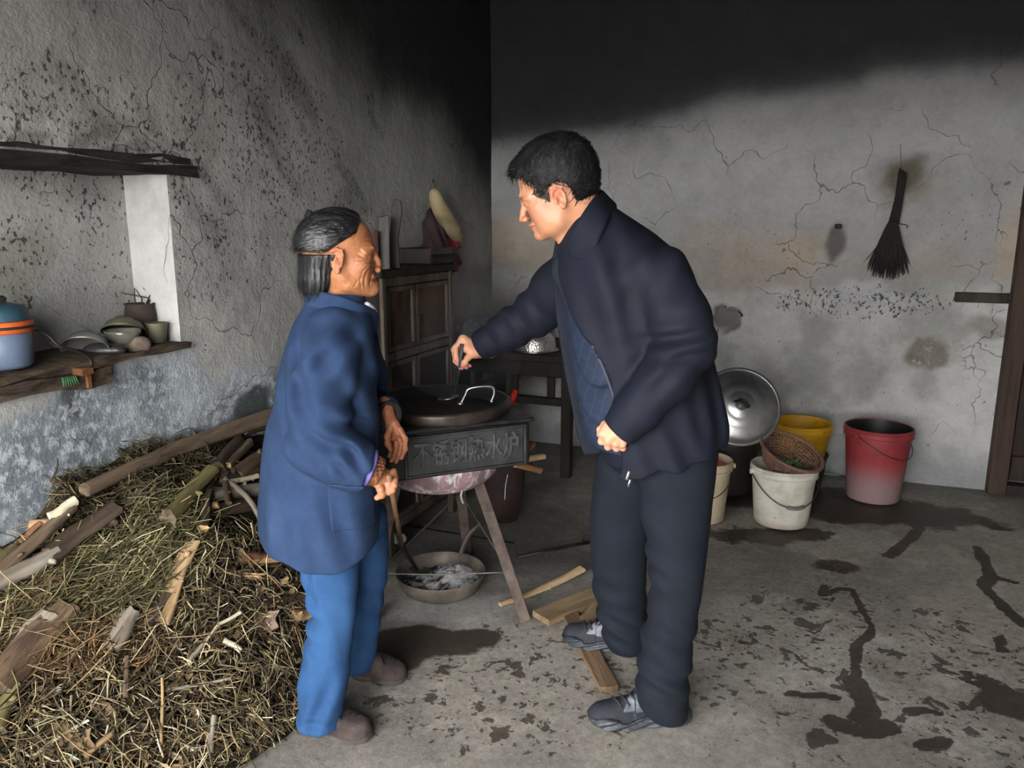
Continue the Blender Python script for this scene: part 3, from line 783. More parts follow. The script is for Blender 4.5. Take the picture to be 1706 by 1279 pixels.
        rim = chain(e, [(.010, .001, .004), (.011, .004, .018), (.004, .005, .029), (-.010, .005, .029), (-.020, .005, .017), (-.0205, .004, -.002), (-.013, .003, -.019), (-.004, .002, -.028)],
                    [.002, .0032, .0036, .0036, .0034, .0030, .0028, .003])
        ear = smin(plate, rim, .003)
        ear = smin(ear, ell(e, (.001, .002, -.027), (.0085, .005, .010)), .004)
        ear = smax(ear, -ell(e, (-.001, .008, -.004), (.0085, .0075, .012)), .003)
        ear = smax(ear, -chain(e, [(.004, .0075, .018), (-.008, .0085, .021), (-.0145, .0085, .010), (-.014, .008, -.004)], [.0028, .0032, .003, .0022]), .002)
        ear = smin(ear, cap(e, (.0105, .003, -.004), (.011, .002, -.010), .0035), .003)
        d = smin(d, ear * s, .005)
        return d
    return fn
def skin_color(man):
    def f(p):
        n = len(p)
        if man: p = np.stack([p[:, 0], p[:, 1], np.where(p[:, 2] < 0, p[:, 2] / .87, p[:, 2])], 1)
        ay = np.abs(p[:, 1])
        base = np.tile(np.array(lin(184, 132, 102) if man else lin(166, 112, 76)), (n, 1))
        def bl(c, r, col, a):
            nonlocal base
            q = np.stack([p[:, 0], ay, p[:, 2]], 1) - np.array(c); w = np.exp(-((q / np.array(r)) ** 2).sum(1)); base = mixc(base, col, w * a)
        red = lin(196, 112, 92) if man else lin(150, 82, 58)
        bl((.11, 0, -.034), (.02, .02, .02), red, .55); bl((.05, .05, -.03), (.03, .03, .025), red, .35)
        bl((-.01, .085, -.012), (.03, .03, .04), red, .45)
        bl((.09, 0, -.065), (.014, .03, .012), lin(158, 84, 76) if man else lin(140, 80, 62), .7)
        bl((.079, .032, .016), (.012, .022, .004), lin(30, 25, 24), .95 if man else .45)                 # eyebrows
        bl((.084, .030, -.002), (.008, .020, .0032), lin(36, 26, 24), .9)                                 # lash line
        if not man:
            sp = fbm(p * 60, 5, 3); base = mixc(base, lin(128, 74, 50), sstep(.60, .74, sp) * .55)
            bl((.045, .052, -.010), (.012, .012, .010), lin(118, 62, 50), .55); bl((.06, .04, .05), (.03, .03, .02), lin(120, 66, 48), .6)
        else:
            bl((.07, 0, -.08), (.03, .035, .02), lin(170, 128, 106), .4)
        return base
    return f
SK_MAN = skin_mat('fair_tan_skin', .10, 260, .45); SK_WOMAN = skin_mat('weathered_brown_skin', .5, 170, .48)
def hand_fn(palm, fingers, thumb, r=.0085, k=.005, wrist=None):
    """palm: list of (a,b,ra,rb) capsules; fingers: list of joint lists; all in world metres"""
    def fn(p):
        d = None
        for a, b, ra, rb in palm:
            e = cap(p, a, b, ra, rb); d = e if d is None else smin(d, e, .012)
        for j, f in enumerate(list(fingers) + [thumb]):
            rr = r * (1.0 if j < len(fingers) else 1.15) * (.88 if j == 3 else 1)
            e = chain(p, f, [rr * 1.1] + [rr * (1.02 - .10 * i) for i in range(1, len(f))], .003)
            for i in range(1, len(f) - 1): e = smin(e, sph(p, f[i], rr * 1.06), .003)         # knuckles
            d = smin(d, e, k)
        if wrist is not None: d = smin(d, cap(p, wrist[0], wrist[1], wrist[2], wrist[3]), .015)
        return d
    return fn
def pts_bbox(pts, m):
    a = np.array(pts); return a.min(0) - m, a.max(0) + m
def hand_mesh(h):
    palm, fingers, thumb, wrist = h['palm'], h['fingers'], h['thumb'], h.get('wrist')
    pts = [x for c in palm for x in c[:2]] + [x for f in fingers for x in f] + list(thumb) + (list(wrist[:2]) if wrist else [])
    lo, hi = pts_bbox(pts, .045); V, Q = sdf_mesh(hand_fn(palm, fingers, thumb, h.get('r', .0085), h.get('k', .004), wrist), lo, hi, h.get('h', .0022))
    return lap(V, Q, 1), Q
def hand_color(V, base, tips, red):
    c = np.tile(np.array(base), (len(V), 1))
    for t in tips: c = mixc(c, red, np.exp(-(((V - np.asarray(t)) / .012) ** 2).sum(1)) * .6)
    return c
def join_parts(name, parts, mat):
    V = []; Q = []; C = []; o = 0
    for (v, q, c) in parts: V.append(v); Q.append(q + o); C.append(c); o += len(v)
    return mesh_obj(name, np.vstack(V), np.vstack(Q), mat, None, True, {'col': np.vstack(C)})
def frame(fwd, up):
    x = np.asarray(fwd, float); x /= np.linalg.norm(x); z = np.asarray(up, float); z = z - x * (z @ x); z /= np.linalg.norm(z)
    return np.stack([x, np.cross(z, x), z], 1)

# ================================================================== THE OLD WOMAN
def build_woman():
    fa = math.radians(20); FD = np.array([math.cos(fa), math.sin(fa)])          # facing right, a little away
    LAT = np.array([math.sin(fa), -math.cos(fa)])                               # her right side, towards us
    skin = SK_WOMAN
    # --- head
    HC = P(569, 424, 2.02); hs = .95
    yaw = math.radians(13); pit = math.radians(-2)
    fw = np.array([math.cos(yaw) * math.cos(pit), math.sin(yaw) * math.cos(pit), math.sin(pit)])
    R = frame(fw, (-.02, -.03, 1)); T = (R * hs, HC)
    hf = head_fn(False)
    def to_l(w): return (np.asarray(w) - HC) @ R / hs
    nb = to_l(P(562, 530, 2.04))
    def hfn(p):
        d = hf(p); d = smin(d, cap(p, (-.026, 0, -.05), nb, .047, .056), .02)
        d = smin(d, cap(p, (.030, .012, -.085), nb + np.array([.02, 0, 0]), .012, .012), .03)
        return d
    Vh, Qh = sdf_mesh(hfn, (-.15, -.115, -.20), (.14, .115, .135), .0021); ch = skin_color(False)(Vh); Vh = Vh @ T[0].T + T[1]
    # --- right hand (near), closed on the shovel handle; brown knitted cuff above it
    d = 1.88
    rod_top = P(648, 792, d); rod_dir = P(665, 905, 2.02) - P(648, 800, d); rod_dir /= np.linalg.norm(rod_dir)
    W = P(612, 792, 1.87)
    def q(px, py, dd): return P(px, py, dd)
    hr = dict(palm=[(q(622, 790, 1.88), q(636, 795, 1.885), .019, .017), (q(624, 797, 1.875), q(638, 806, 1.88), .016, .015), (q(626, 786, 1.90), q(640, 788, 1.90), .015, .015)],
              fingers=[[q(640, 792, 1.895), q(656, 786, 1.905), q(657, 799, 1.885), q(647, 806, 1.872)],
                       [q(640, 798, 1.888), q(658, 795, 1.897), q(657, 808, 1.878), q(646, 812, 1.868)],
                       [q(638, 804, 1.882), q(655, 804, 1.89), q(654, 816, 1.872), q(643, 818, 1.865)],
                       [q(636, 809, 1.878), q(650, 811, 1.885), q(648, 820, 1.868), q(639, 822, 1.862)]],
              thumb=[q(628, 803, 1.868), q(634, 815, 1.858), q(636, 824, 1.858), q(628, 829, 1.858)],
              wrist=(q(596, 786, 1.87), q(626, 794, 1.88), .022, .020), r=.0088)
    Vr, Qr = hand_mesh(hr)
    cr = hand_color(Vr, lin(158, 106, 76), [f[-1] for f in hr['fingers']] + [hr['thumb'][-1]], lin(182, 126, 98))
    # --- left hand (far), hanging open in front
    e = 2.12
    hl = dict(palm=[(q(650, 708, e), q(656, 724, e), .017, .018), (q(657, 706, e - .012), q(664, 720, e - .016), .014, .014)],
              fingers=[[q(666, 715, e - .022), q(675, 731, e - .030), q(675, 748, e - .032), q(669, 763, e - .028)],
                       [q(663, 721, e - .008), q(669, 740, e - .012), q(666, 757, e - .014), q(660, 769, e - .012)],
                       [q(659, 724, e + .008), q(661, 742, e + .006), q(658, 758, e + .004), q(652, 767, e + .004)],
                       [q(655, 725, e + .022), q(655, 740, e + .022), q(652, 753, e + .020), q(648, 760, e + .018)]],
              thumb=[q(651, 713, e - .022), q(645, 726, e - .036), q(646, 739, e - .042), q(650, 748, e - .042)],
              wrist=(q(640, 672, e + .02), q(652, 706, e), .021, .018), r=.0082, k=.0028, h=.0019)
    Vl, Ql = hand_mesh(hl); cl = hand_color(Vl, lin(168, 108, 76), [f[-1] for f in hl['fingers']], lin(190, 126, 98))
    # --- hidden torso and legs under the clothes, coarse, running into neck, wrists and shoes
    sh_r = P(553, 566, 1.90); sh_l = P(590, 560, 2.20); el_r = P(528, 742, 1.86); el_l = P(600, 700, 2.26)
    wr_r = P(600, 786, 1.87); wr_l = P(640, 680, 2.13)
    pelvis = P(540, 880, 2.03)
    foot_r = G(555, 1222); foot_l = G(650, 1128)
    hip_r = P(550, 890, 1.97); hip_l = P(585, 885, 2.11); kn_r = P(555, 1040, 1.915); kn_l = P(600, 1010, 2.15)
    an_r = P(533, 1195, 1.90); an_l = P(592, 1105, 2.17)
    def bfn(p):
        d = chain(p, [P(562, 530, 2.04), P(553, 620, 2.04), P(535, 760, 2.03), pelvis], [.055, .09, .09, .09], .04)
        d = smin(d, chain(p, [sh_r, el_r, wr_r], [.042, .032, .022]), .03); d = smin(d, chain(p, [sh_l, el_l, wr_l], [.042, .032, .022]), .03)
        d = smin(d, chain(p, [hip_r, kn_r, an_r], [.045, .030, .026]), .03); d = smin(d, chain(p, [hip_l, kn_l, an_l], [.045, .030, .026]), .03)
        return d
    lo, hi = pts_bbox([sh_r, el_r, sh_l, el_l, an_r, an_l, pelvis, wr_l, wr_r], .16)
    Vb, Qb = sdf_mesh(bfn, lo, hi, .012); cb = np.tile(np.array(lin(176, 114, 74)), (len(Vb), 1))
    body = join_parts('person', [(Vh, Qh, ch), (Vr, Qr, cr), (Vl, Ql, cl), (Vb, Qb, cb)], skin)
    tag(body, 'old person with slicked-back black hair in a blue cotton jacket and bright blue trousers, smiling', 'person')

    # --- hair: pulled back smooth over the crown, chin-length bob behind the ear
    hm = hair_mat('black_hair_swept', (.006, .006, .007), (.035, .036, .040), (.25, 1, 1), .30)
    hm2 = hair_mat('black_hair_hanging', (.006, .006, .007), (.03, .03, .032), (1, 1, .16), .36)
    hm2.node_tree.nodes['Principled BSDF'].inputs['Specular IOR Level'].default_value = .4
    def cran(p): return smin(ell(p, (-.010, 0, .034), (.094, .071, .081)), ell(p, (-.045, 0, .020), (.056, .062, .066)), .03)
    def topf(p):
        d = cran(p) - .0105 - .0012 * np.sin(p[:, 1] * 420 + 3 * np.sin(p[:, 0] * 60))
        front = p[:, 0] - (.050 - 1.35 * np.maximum(.062 - p[:, 2], 0) * (p[:, 2] < .062) - .4 * np.maximum(np.abs(p[:, 1]) - .03, 0))
        low = -(p[:, 2] - (.012 + .05 * (p[:, 0] + .02)))
        return smax(smax(d, front, .010), low, .004)
    def lowf(p):
        d = smin(cran(p) - .006, ell(p, (-.064, 0, -.045), (.050, .066, .075)), .03)
        d = smin(d, ell(p, (-.066, 0, -.075), (.046, .066, .050)), .02)
        d = d - .0015 * np.sin(p[:, 1] * 300 + p[:, 0] * 380)
        front = p[:, 0] - (-.034 + .25 * (p[:, 2] + .1))
        up = p[:, 2] - (.004 + .05 * (p[:, 0] + .02))
        return smax(smax(smax(d, front, .012), up, .004), -(p[:, 2] + .112), .02)
    B = ((-.16, -.12, -.14), (.12, .12, .14))
    sdf_obj('hair', topf, *B, .0026, hm, body, T=T); sdf_obj('hair', lowf, *B, .0026, hm2, body, T=T)['label'] = 'straight black hair hanging behind the ear to the collar'
    hs_ = [c for c in body.children if c.name.startswith('hair')]
    strands('hair', hs_[0], 2600, lambda c, n: R @ np.array([-.9, 0, -.30]), hm, body, .05, .0009, 6, .10, .0008)
    strands('hair', hs_[1], 1500, lambda c, n: R @ np.array([-.12, 0, -1.0]), hm2, body, .05, .0009, 8, .10, .0008)
    hb = sdf_obj('hair_band', lambda p: smax(cran(p) - .0085, np.maximum(np.abs(p[:, 2] - (.009 + .05 * (p[:, 0] + .02))) - .0013, p[:, 0] + .022), .001), *B, .0014,
                 simple('tan_band', lin(150, 104, 76), lin(110, 72, 52), 40, .6, 0), body, T=T); hb['label'] = 'thin tan hair band'
    cm = simple('black_clip_plastic', (.01, .01, .012), (.015, .015, .015), 9, .75, 0, spec=.1)
    mb = MB(); mb.box(T[1] + T[0] @ np.array([-.085, -.02, .105]), (.008, .005, .011), R @ rotm('Y', 25), .003); mb.build('hair_clip', cm, body, auto=40)

    # --- jacket
    M = cloth_mat('worn_blue_cotton', lin(34, 51, 80), lin(40, 58, 88), wear=lin(48, 67, 95))
    dpt = 2.03
    def sec(py, xl, xr, d=dpt, L=.18): return (P((xl + xr) / 2, py, d), (xr - xl) / 2 * S(d) * .96, L)
    secs = [sec(908, 428, 640, 2.03, .205), sec(885, 427, 640, 2.03, .205), sec(840, 428, 638, 2.03, .20), sec(780, 436, 636, 2.03, .195), sec(700, 446, 634, 2.03, .19),
            sec(620, 462, 631, 2.03, .19), sec(575, 474, 628, 2.04, .185), sec(545, 486, 624, 2.04, .165), sec(522, 497, 620, 2.04, .13), sec(505, 508, 612, 2.04, .085), sec(488, 514, 606, 2.04, .07)]
    secs = [(c, a, l) for (c, a, l) in secs]
    slv_r = [P(556, 556, 1.945), P(548, 600, 1.885), P(532, 690, 1.85), P(530, 742, 1.845), P(565, 762, 1.85), P(600, 775, 1.862), P(611, 779, 1.867)]
    rad_r = [.070, .074, .076, .072, .064, .057, .054]
    slv_l = [P(596, 560, 2.16), P(604, 620, 2.22), P(612, 690, 2.22), P(634, 690, 2.16), P(645, 690, 2.13)]
    rad_l = [.060, .066, .060, .050, .046]
    ndir = (slv_r[-1] - slv_r[-3]); ndir /= np.linalg.norm(ndir)
    ndl = (slv_l[-1] - slv_l[-2]); ndl /= np.linalg.norm(ndl)
    hemp = [P(425, 868, 2.03), P(640, 884, 2.03)]
    def torso(p):
        d = zloft(p, secs, FD, 2.25, .006)
        # hem dips to the near side
        return d
    def hem_plane(p):
        f, l = lat_coord(p, P(533, 890, 2.03), FD)
        zc = P(533, 893, 2.03)[2] - .018 * (l < 0) * np.minimum(-l / .15, 1) + .02 * np.clip(-f / .15, -1, 1) ** 2 + .010 * np.sin(f * 22 + l * 9)
        return zc - p[:, 2]
    def sleeve_r(p): return smax(chain(p, slv_r, rad_r, .03), (p - slv_r[-1].astype(np.float32)) @ ndir.astype(np.float32), .004)
    def sleeve_l(p): return smax(chain(p, slv_l, rad_l, .03), (p - slv_l[-1].astype(np.float32)) @ ndl.astype(np.float32), .004)
    el = P(548, 735, 1.80)
    def wr(p):
        w = folds(p, P(575, 720, 1.80), (.55, 0, 1), .050, .012, (.07, .12, .06), 1)
        w += folds(p, P(500, 640, 1.85), (1, 0, .35), .085, .012, (.09, .2, .16), 2)
        w += folds(p, P(455, 780, 2.0), (1, .4, -.12), .10, .011, (.12, .3, .22), 3)
        w += folds(p, P(585, 770, 1.80), (.9, 0, .5), .040, .008, (.06, .1, .05), 4)
        w += folds(p, P(610, 640, 1.95), (1, .3, .5), .07, .006, (.06, .3, .14), 5)
        w += folds(p, P(540, 590, 1.86), (.8, 0, -.6), .075, .009, (.10, .15, .07), 6)
        w += folds(p, P(560, 870, 1.90), (1, 0, .2), .075, .006, (.2, .3, .08), 7) + .0022 * snoise(p, 26, 8)
        return w
    def jf(p):
        d = torso(p); d = smax(d, hem_plane(p), .006)
        sr = sleeve_r(p); d = smin(d, sr, .009); d = smin(d, sleeve_l(p), .02)
        # armhole seam
        sm = np.abs(((p - P(560, 560, 1.9).astype(np.float32)) @ np.array([-.15, -.55, -.80], np.float32)) - .0)
        return d + wr(p)
    lo = np.array([P(405, 905, 2.0)[0], 1.70, P(500, 935, 2.0)[2]]); hi = np.array([P(660, 500, 2.1)[0], 2.40, P(560, 478, 2.0)[2]])
    jac = sdf_obj('jacket', jf, lo, hi, .0052, M, body, smooth_it=1); jac['label'] = 'blue cotton work jacket with stand collar and patch pocket'
    # patch pocket on the near side
    c0 = P(590, 842, 1.86)
    def pf(p):
        d = jf(p) - .0055; q = p - c0.astype(np.float32); x = q[:, 0] * FD[0] + q[:, 1] * FD[1]; z = q[:, 2]
        bx = np.maximum(np.abs(x + .05 * z) - .062, np.abs(z + .12 * x) - .070)
        return smax(smax(d, bx, .003), p[:, 1] - 2.0, .002)
    sdf_obj('pocket', pf, c0 - .13, c0 + .13, .0032, M, jac, smooth_it=1)
    # stitched hem band and cuff of a lilac undershirt, brown knitted cuff
    cuffc = slv_r[-1]
    def ring(c, n, r0, r1, hw): # open ring round an axis
        def f(p):
            q = p - c.astype(np.float32); a = q @ n.astype(np.float32); rr = np.linalg.norm(q - a[:, None] * n.astype(np.float32), axis=1)
            return smax(np.maximum(rr - r1, r0 - rr), np.abs(a) - hw, .003)
        return f
    lil = simple('lilac_undershirt', lin(112, 104, 176), lin(80, 84, 150), 30, .9, .1)
    sdf_obj('shirt_cuff', ring(cuffc + ndir * .003, ndir, .034, .0515, .008), cuffc - .08, cuffc + .08, .003, lil, jac)['label'] = 'lilac shirt cuff showing below the blue sleeve'
    brn = simple('brown_knit', lin(132, 84, 56), lin(80, 46, 32), 70, .95, .6, 240)
    cb_ = cuffc + ndir * .020
    def knit(p):
        q = p - cb_.astype(np.float32); nn = ndir.astype(np.float32); a = q @ nn; w = q - a[:, None] * nn; rr = np.linalg.norm(w, axis=1)
        ang = np.arctan2(w[:, 2], w[:, 1]); rw = .0385 + .003 * np.sin(ang * 22 + a * 240) + .0016 * np.sin(ang * 9 - a * 500) - .25 * a
        return smax(np.maximum(rr - rw, rw - .012 - rr), np.abs(a) - .018, .004)
    sdf_obj('knitted_cuff', knit, cb_ - .07, cb_ + .07, .0024, brn, jac)['label'] = 'brown knitted cuff'
    cl_ = slv_l[-1] + ndl * .004
    sdf_obj('shirt_cuff', ring(cl_, ndl, .024, .040, .012), cl_ - .06, cl_ + .06, .003, simple('dark_knit', (.03, .025, .025), (.02, .02, .02), 40, .95, .3), jac)
    # collar
    base = [P(522, 507, 2.11), P(510, 500, 2.04), P(520, 502, 1.97), P(560, 512, 1.945), P(596, 524, 1.97), P(618, 532, 2.03), P(624, 545, 2.06)]
    bs = spline(base, 46); tp_ = [a + np.array([.004, .003, .024]) for a in bs]; bt_ = [a + np.array([0, 0, -.014]) for a in bs]
    lo, hi = pts_bbox(base, .06); sdf_obj('collar', sheet(tp_, bt_, .0065, .006), lo, hi, .003, M, jac, smooth_it=3)
    # white shirt collar and a pale button loop at the throat
    lw = simple('pale_shirt', lin(212, 206, 214), lin(176, 168, 190), 20, .8, .1)
    mb = MB(); mb.tube(spline([P(610, 506, 2.0), P(620, 512, 2.03), P(626, 522, 2.07), P(625, 532, 2.08)], 8), [.006, .007, .007, .006, .006, .005, .005, .004], 8); mb.build('shirt_collar', lw, jac)
    # raised seams: armhole, shoulder, back
    seam = [P(545, 510, 1.975), P(549, 540, 1.885), P(552, 556, 1.853)]
    mb = MB()
    mb.tube(spline(seam, 10), .0022, 6)
    mb.build('seam', M, jac)

    # --- trousers
    MT = cloth_mat('bright_blue_trousers', lin(42, 75, 115), lin(35, 65, 104), wear=lin(50, 84, 122))
    def leg(rows): return [(P((a + b) / 2, y, d), (b - a) / 2 * S(d) * .98, (b - a) / 2 * S(d) * .98) for (y, a, b, d) in rows]
    near = leg([(850, 480, 612, 1.98), (900, 493, 606, 1.965), (940, 499, 603, 1.95), (990, 508, 600, 1.93), (1025, 516, 596, 1.915), (1060, 506, 593, 1.91), (1100, 498, 590, 1.905), (1150, 492, 584, 1.90), (1195, 489, 577, 1.895), (1212, 489, 572, 1.895)])
    far = leg([(850, 505, 648, 2.12), (900, 525, 652, 2.13), (950, 545, 651, 2.15), (1000, 556, 642, 2.16), (1050, 558, 636, 2.165), (1100, 556, 628, 2.17), (1118, 558, 622, 2.175)])
    def tf(p):
        d = smin(zloft(p, near, FD, 2.15, .004), zloft(p, far, FD, 2.15, .004), .012)
        d = smin(d, ell(p, P(555, 870, 2.05), (.15, .15, .09)), .02)
        w = folds(p, P(510, 1030, 1.9), (.35, 0, 1), .06, .008, (.06, .2, .09), 11) + folds(p, P(505, 960, 1.9), (1, 0, .3), .05, .006, (.05, .2, .09), 12)
        w += folds(p, P(530, 1170, 1.88), (1, 0, -.35), .055, .0065, (.12, .2, .08), 13) + folds(p, P(560, 1080, 1.85), (1, 0, .15), .07, .003, (.10, .2, .14), 14)
        w += folds(p, P(600, 1000, 2.1), (.4, 0, 1), .08, .006, (.1, .15, .15), 15) + folds(p, P(520, 1195, 1.88), (.2, 0, 1), .05, .005, (.12, .2, .05), 16) + .0018 * snoise(p, 30, 17)
        # side seam
        return d + w
    lo = np.array([P(470, 1200, 1.9)[0], 1.76, .04]); hi = np.array([P(665, 900, 2.15)[0], 2.33, P(550, 830, 2.0)[2]])
    tr = sdf_obj('trousers', tf, lo, hi, .005, MT, body); tr['label'] = 'bright blue cotton trousers'
    sp_ = [P(533, 905, 1.86), P(537, 960, 1.855), P(541, 1020, 1.85), P(545, 1060, 1.84)]
    # --- shoes: dark brown felt lace-ups
    MS = simple('brown_felt', lin(72, 62, 60), lin(48, 40, 38), 26, .95, .5, 180); MSOLE = simple('worn_rubber_sole', lin(78, 72, 66), lin(48, 44, 42), 18, .85, .3)
    ML = simple('black_lace', (.012, .012, .012), (.02, .02, .02), 20, .7, .1)
    for heel, toe in ((G(500, 1212), G(622, 1226)), (G(590, 1122), G(679, 1130))):
        ax = toe - heel; L = np.linalg.norm(ax[:2]); ax = ax / np.linalg.norm(ax); ang = math.atan2(ax[1], ax[0]); Rz = np.array(Matrix.Rotation(ang, 3, 'Z')); Ts = (Rz, np.array([heel[0], heel[1], 0.0]))
        k = L / .235
        def outline(p, grow=0.0):
            x = p[:, 0] / k; wv = np.interp(x, [0, .03, .09, .15, .19, .225, .235], [.024, .032, .032, .042, .042, .026, .008]) * .98 + grow
            cy = np.interp(x, [0, .1, .18, .235], [0, 0, -.004, -.002]); return np.abs(p[:, 1] - cy) - wv, x
        def up(p):
            o, x = outline(p); top = np.interp(x, [-.01, .02, .06, .10, .14, .18, .22, .24], [.072, .078, .074, .076, .066, .054, .046, .03])
            e = smax(smax(o, p[:, 2] - top, .030), -(p[:, 2] - .008), .002); e = smax(e, np.maximum(-x, x - .233) * k, .02)
            return e
        def so(p):
            o, x = outline(p, .004); return smax(smax(o, np.abs(p[:, 2] - .007) - .008, .003), np.maximum(-x - .004, x - .239) * k, .018)
        bx = ((-.03, -.08, -.01), (.30 * k, .08, .11))
        s_ = sdf_obj('shoe', up, *bx, .0034, MS, body, T=Ts); sdf_obj('sole', so, *bx, .0034, MSOLE, s_, T=Ts)
        mb = MB()
        for i in range(4):
            x = (.125 + .018 * i) * k; z = np.interp(.125 + .018 * i, [.10, .14, .18], [.077, .066, .056]) + .001
            mb.tube([Ts[1] + Rz @ np.array([x - .008, -.022, z - .008]), Ts[1] + Rz @ np.array([x, 0, z]), Ts[1] + Rz @ np.array([x + .006, .020, z - .008])], .0026, 6)
        mb.tube([Ts[1] + Rz @ np.array(a) for a in spline([(.12 * k, -.005, .078), (.13 * k, -.025, .085), (.15 * k, -.035, .065), (.135 * k, -.012, .076)], 10)], .002, 6)
        mb.build('laces', ML, s_)
    # --- the ash shovel in her hand
    grip = P(650, 803, 1.886); sock = P(669, 908, 2.42); end = P(696, 950, 2.64); ud = (sock - grip) / np.linalg.norm(sock - grip); top = grip - ud * .045; mid = grip + (sock - grip) * .6
    sh = empty('ash_shovel', end, 'long-handled iron ash shovel held by the person in blue, blade in the ash pan', 'shovel')
    mb = MB(); mb.tube([top, mid, sock], [.007, .0075, .008], 8); mb.build('handle', simple('pale_worn_wood', lin(132, 100, 66), lin(84, 60, 40), 12, .7, .2, 60, stretch=(6, 6, 1)), sh)
    iron = simple('black_iron', (.018, .018, .018), (.04, .037, .034), 20, .55, .3, 90, metal=.6)
    mb = MB(); mb.tube([sock - (sock - mid) * .06, sock, end], [.011, .010, .007], 8); mb.build('shaft', iron, sh)
    ax = end - sock; ax /= np.linalg.norm(ax); side = np.cross(ax, (0, 0, 1)); side /= np.linalg.norm(side); nr = np.cross(side, ax)
    V = []; Fc = []; nL, nW = 7, 7
    for i in range(nL):
        for j in range(nW):
            a = i / (nL - 1); b = j / (nW - 1) * 2 - 1; wd = .022 + .020 * min(1, a * 2.2)
            V.append(end + ax * (a * .060) + side * b * wd + nr * (.016 * b * b - .012 * (1 - a) * 0))
    for i in range(nL - 1):
        for j in range(nW - 1): Fc.append((i * nW + j, (i + 1) * nW + j, (i + 1) * nW + j + 1, i * nW + j + 1))
    o = mesh_obj('blade', V, Fc, iron, sh); md = o.modifiers.new('thickness', 'SOLIDIFY'); md.thickness = .002
    return body
woman = build_woman()
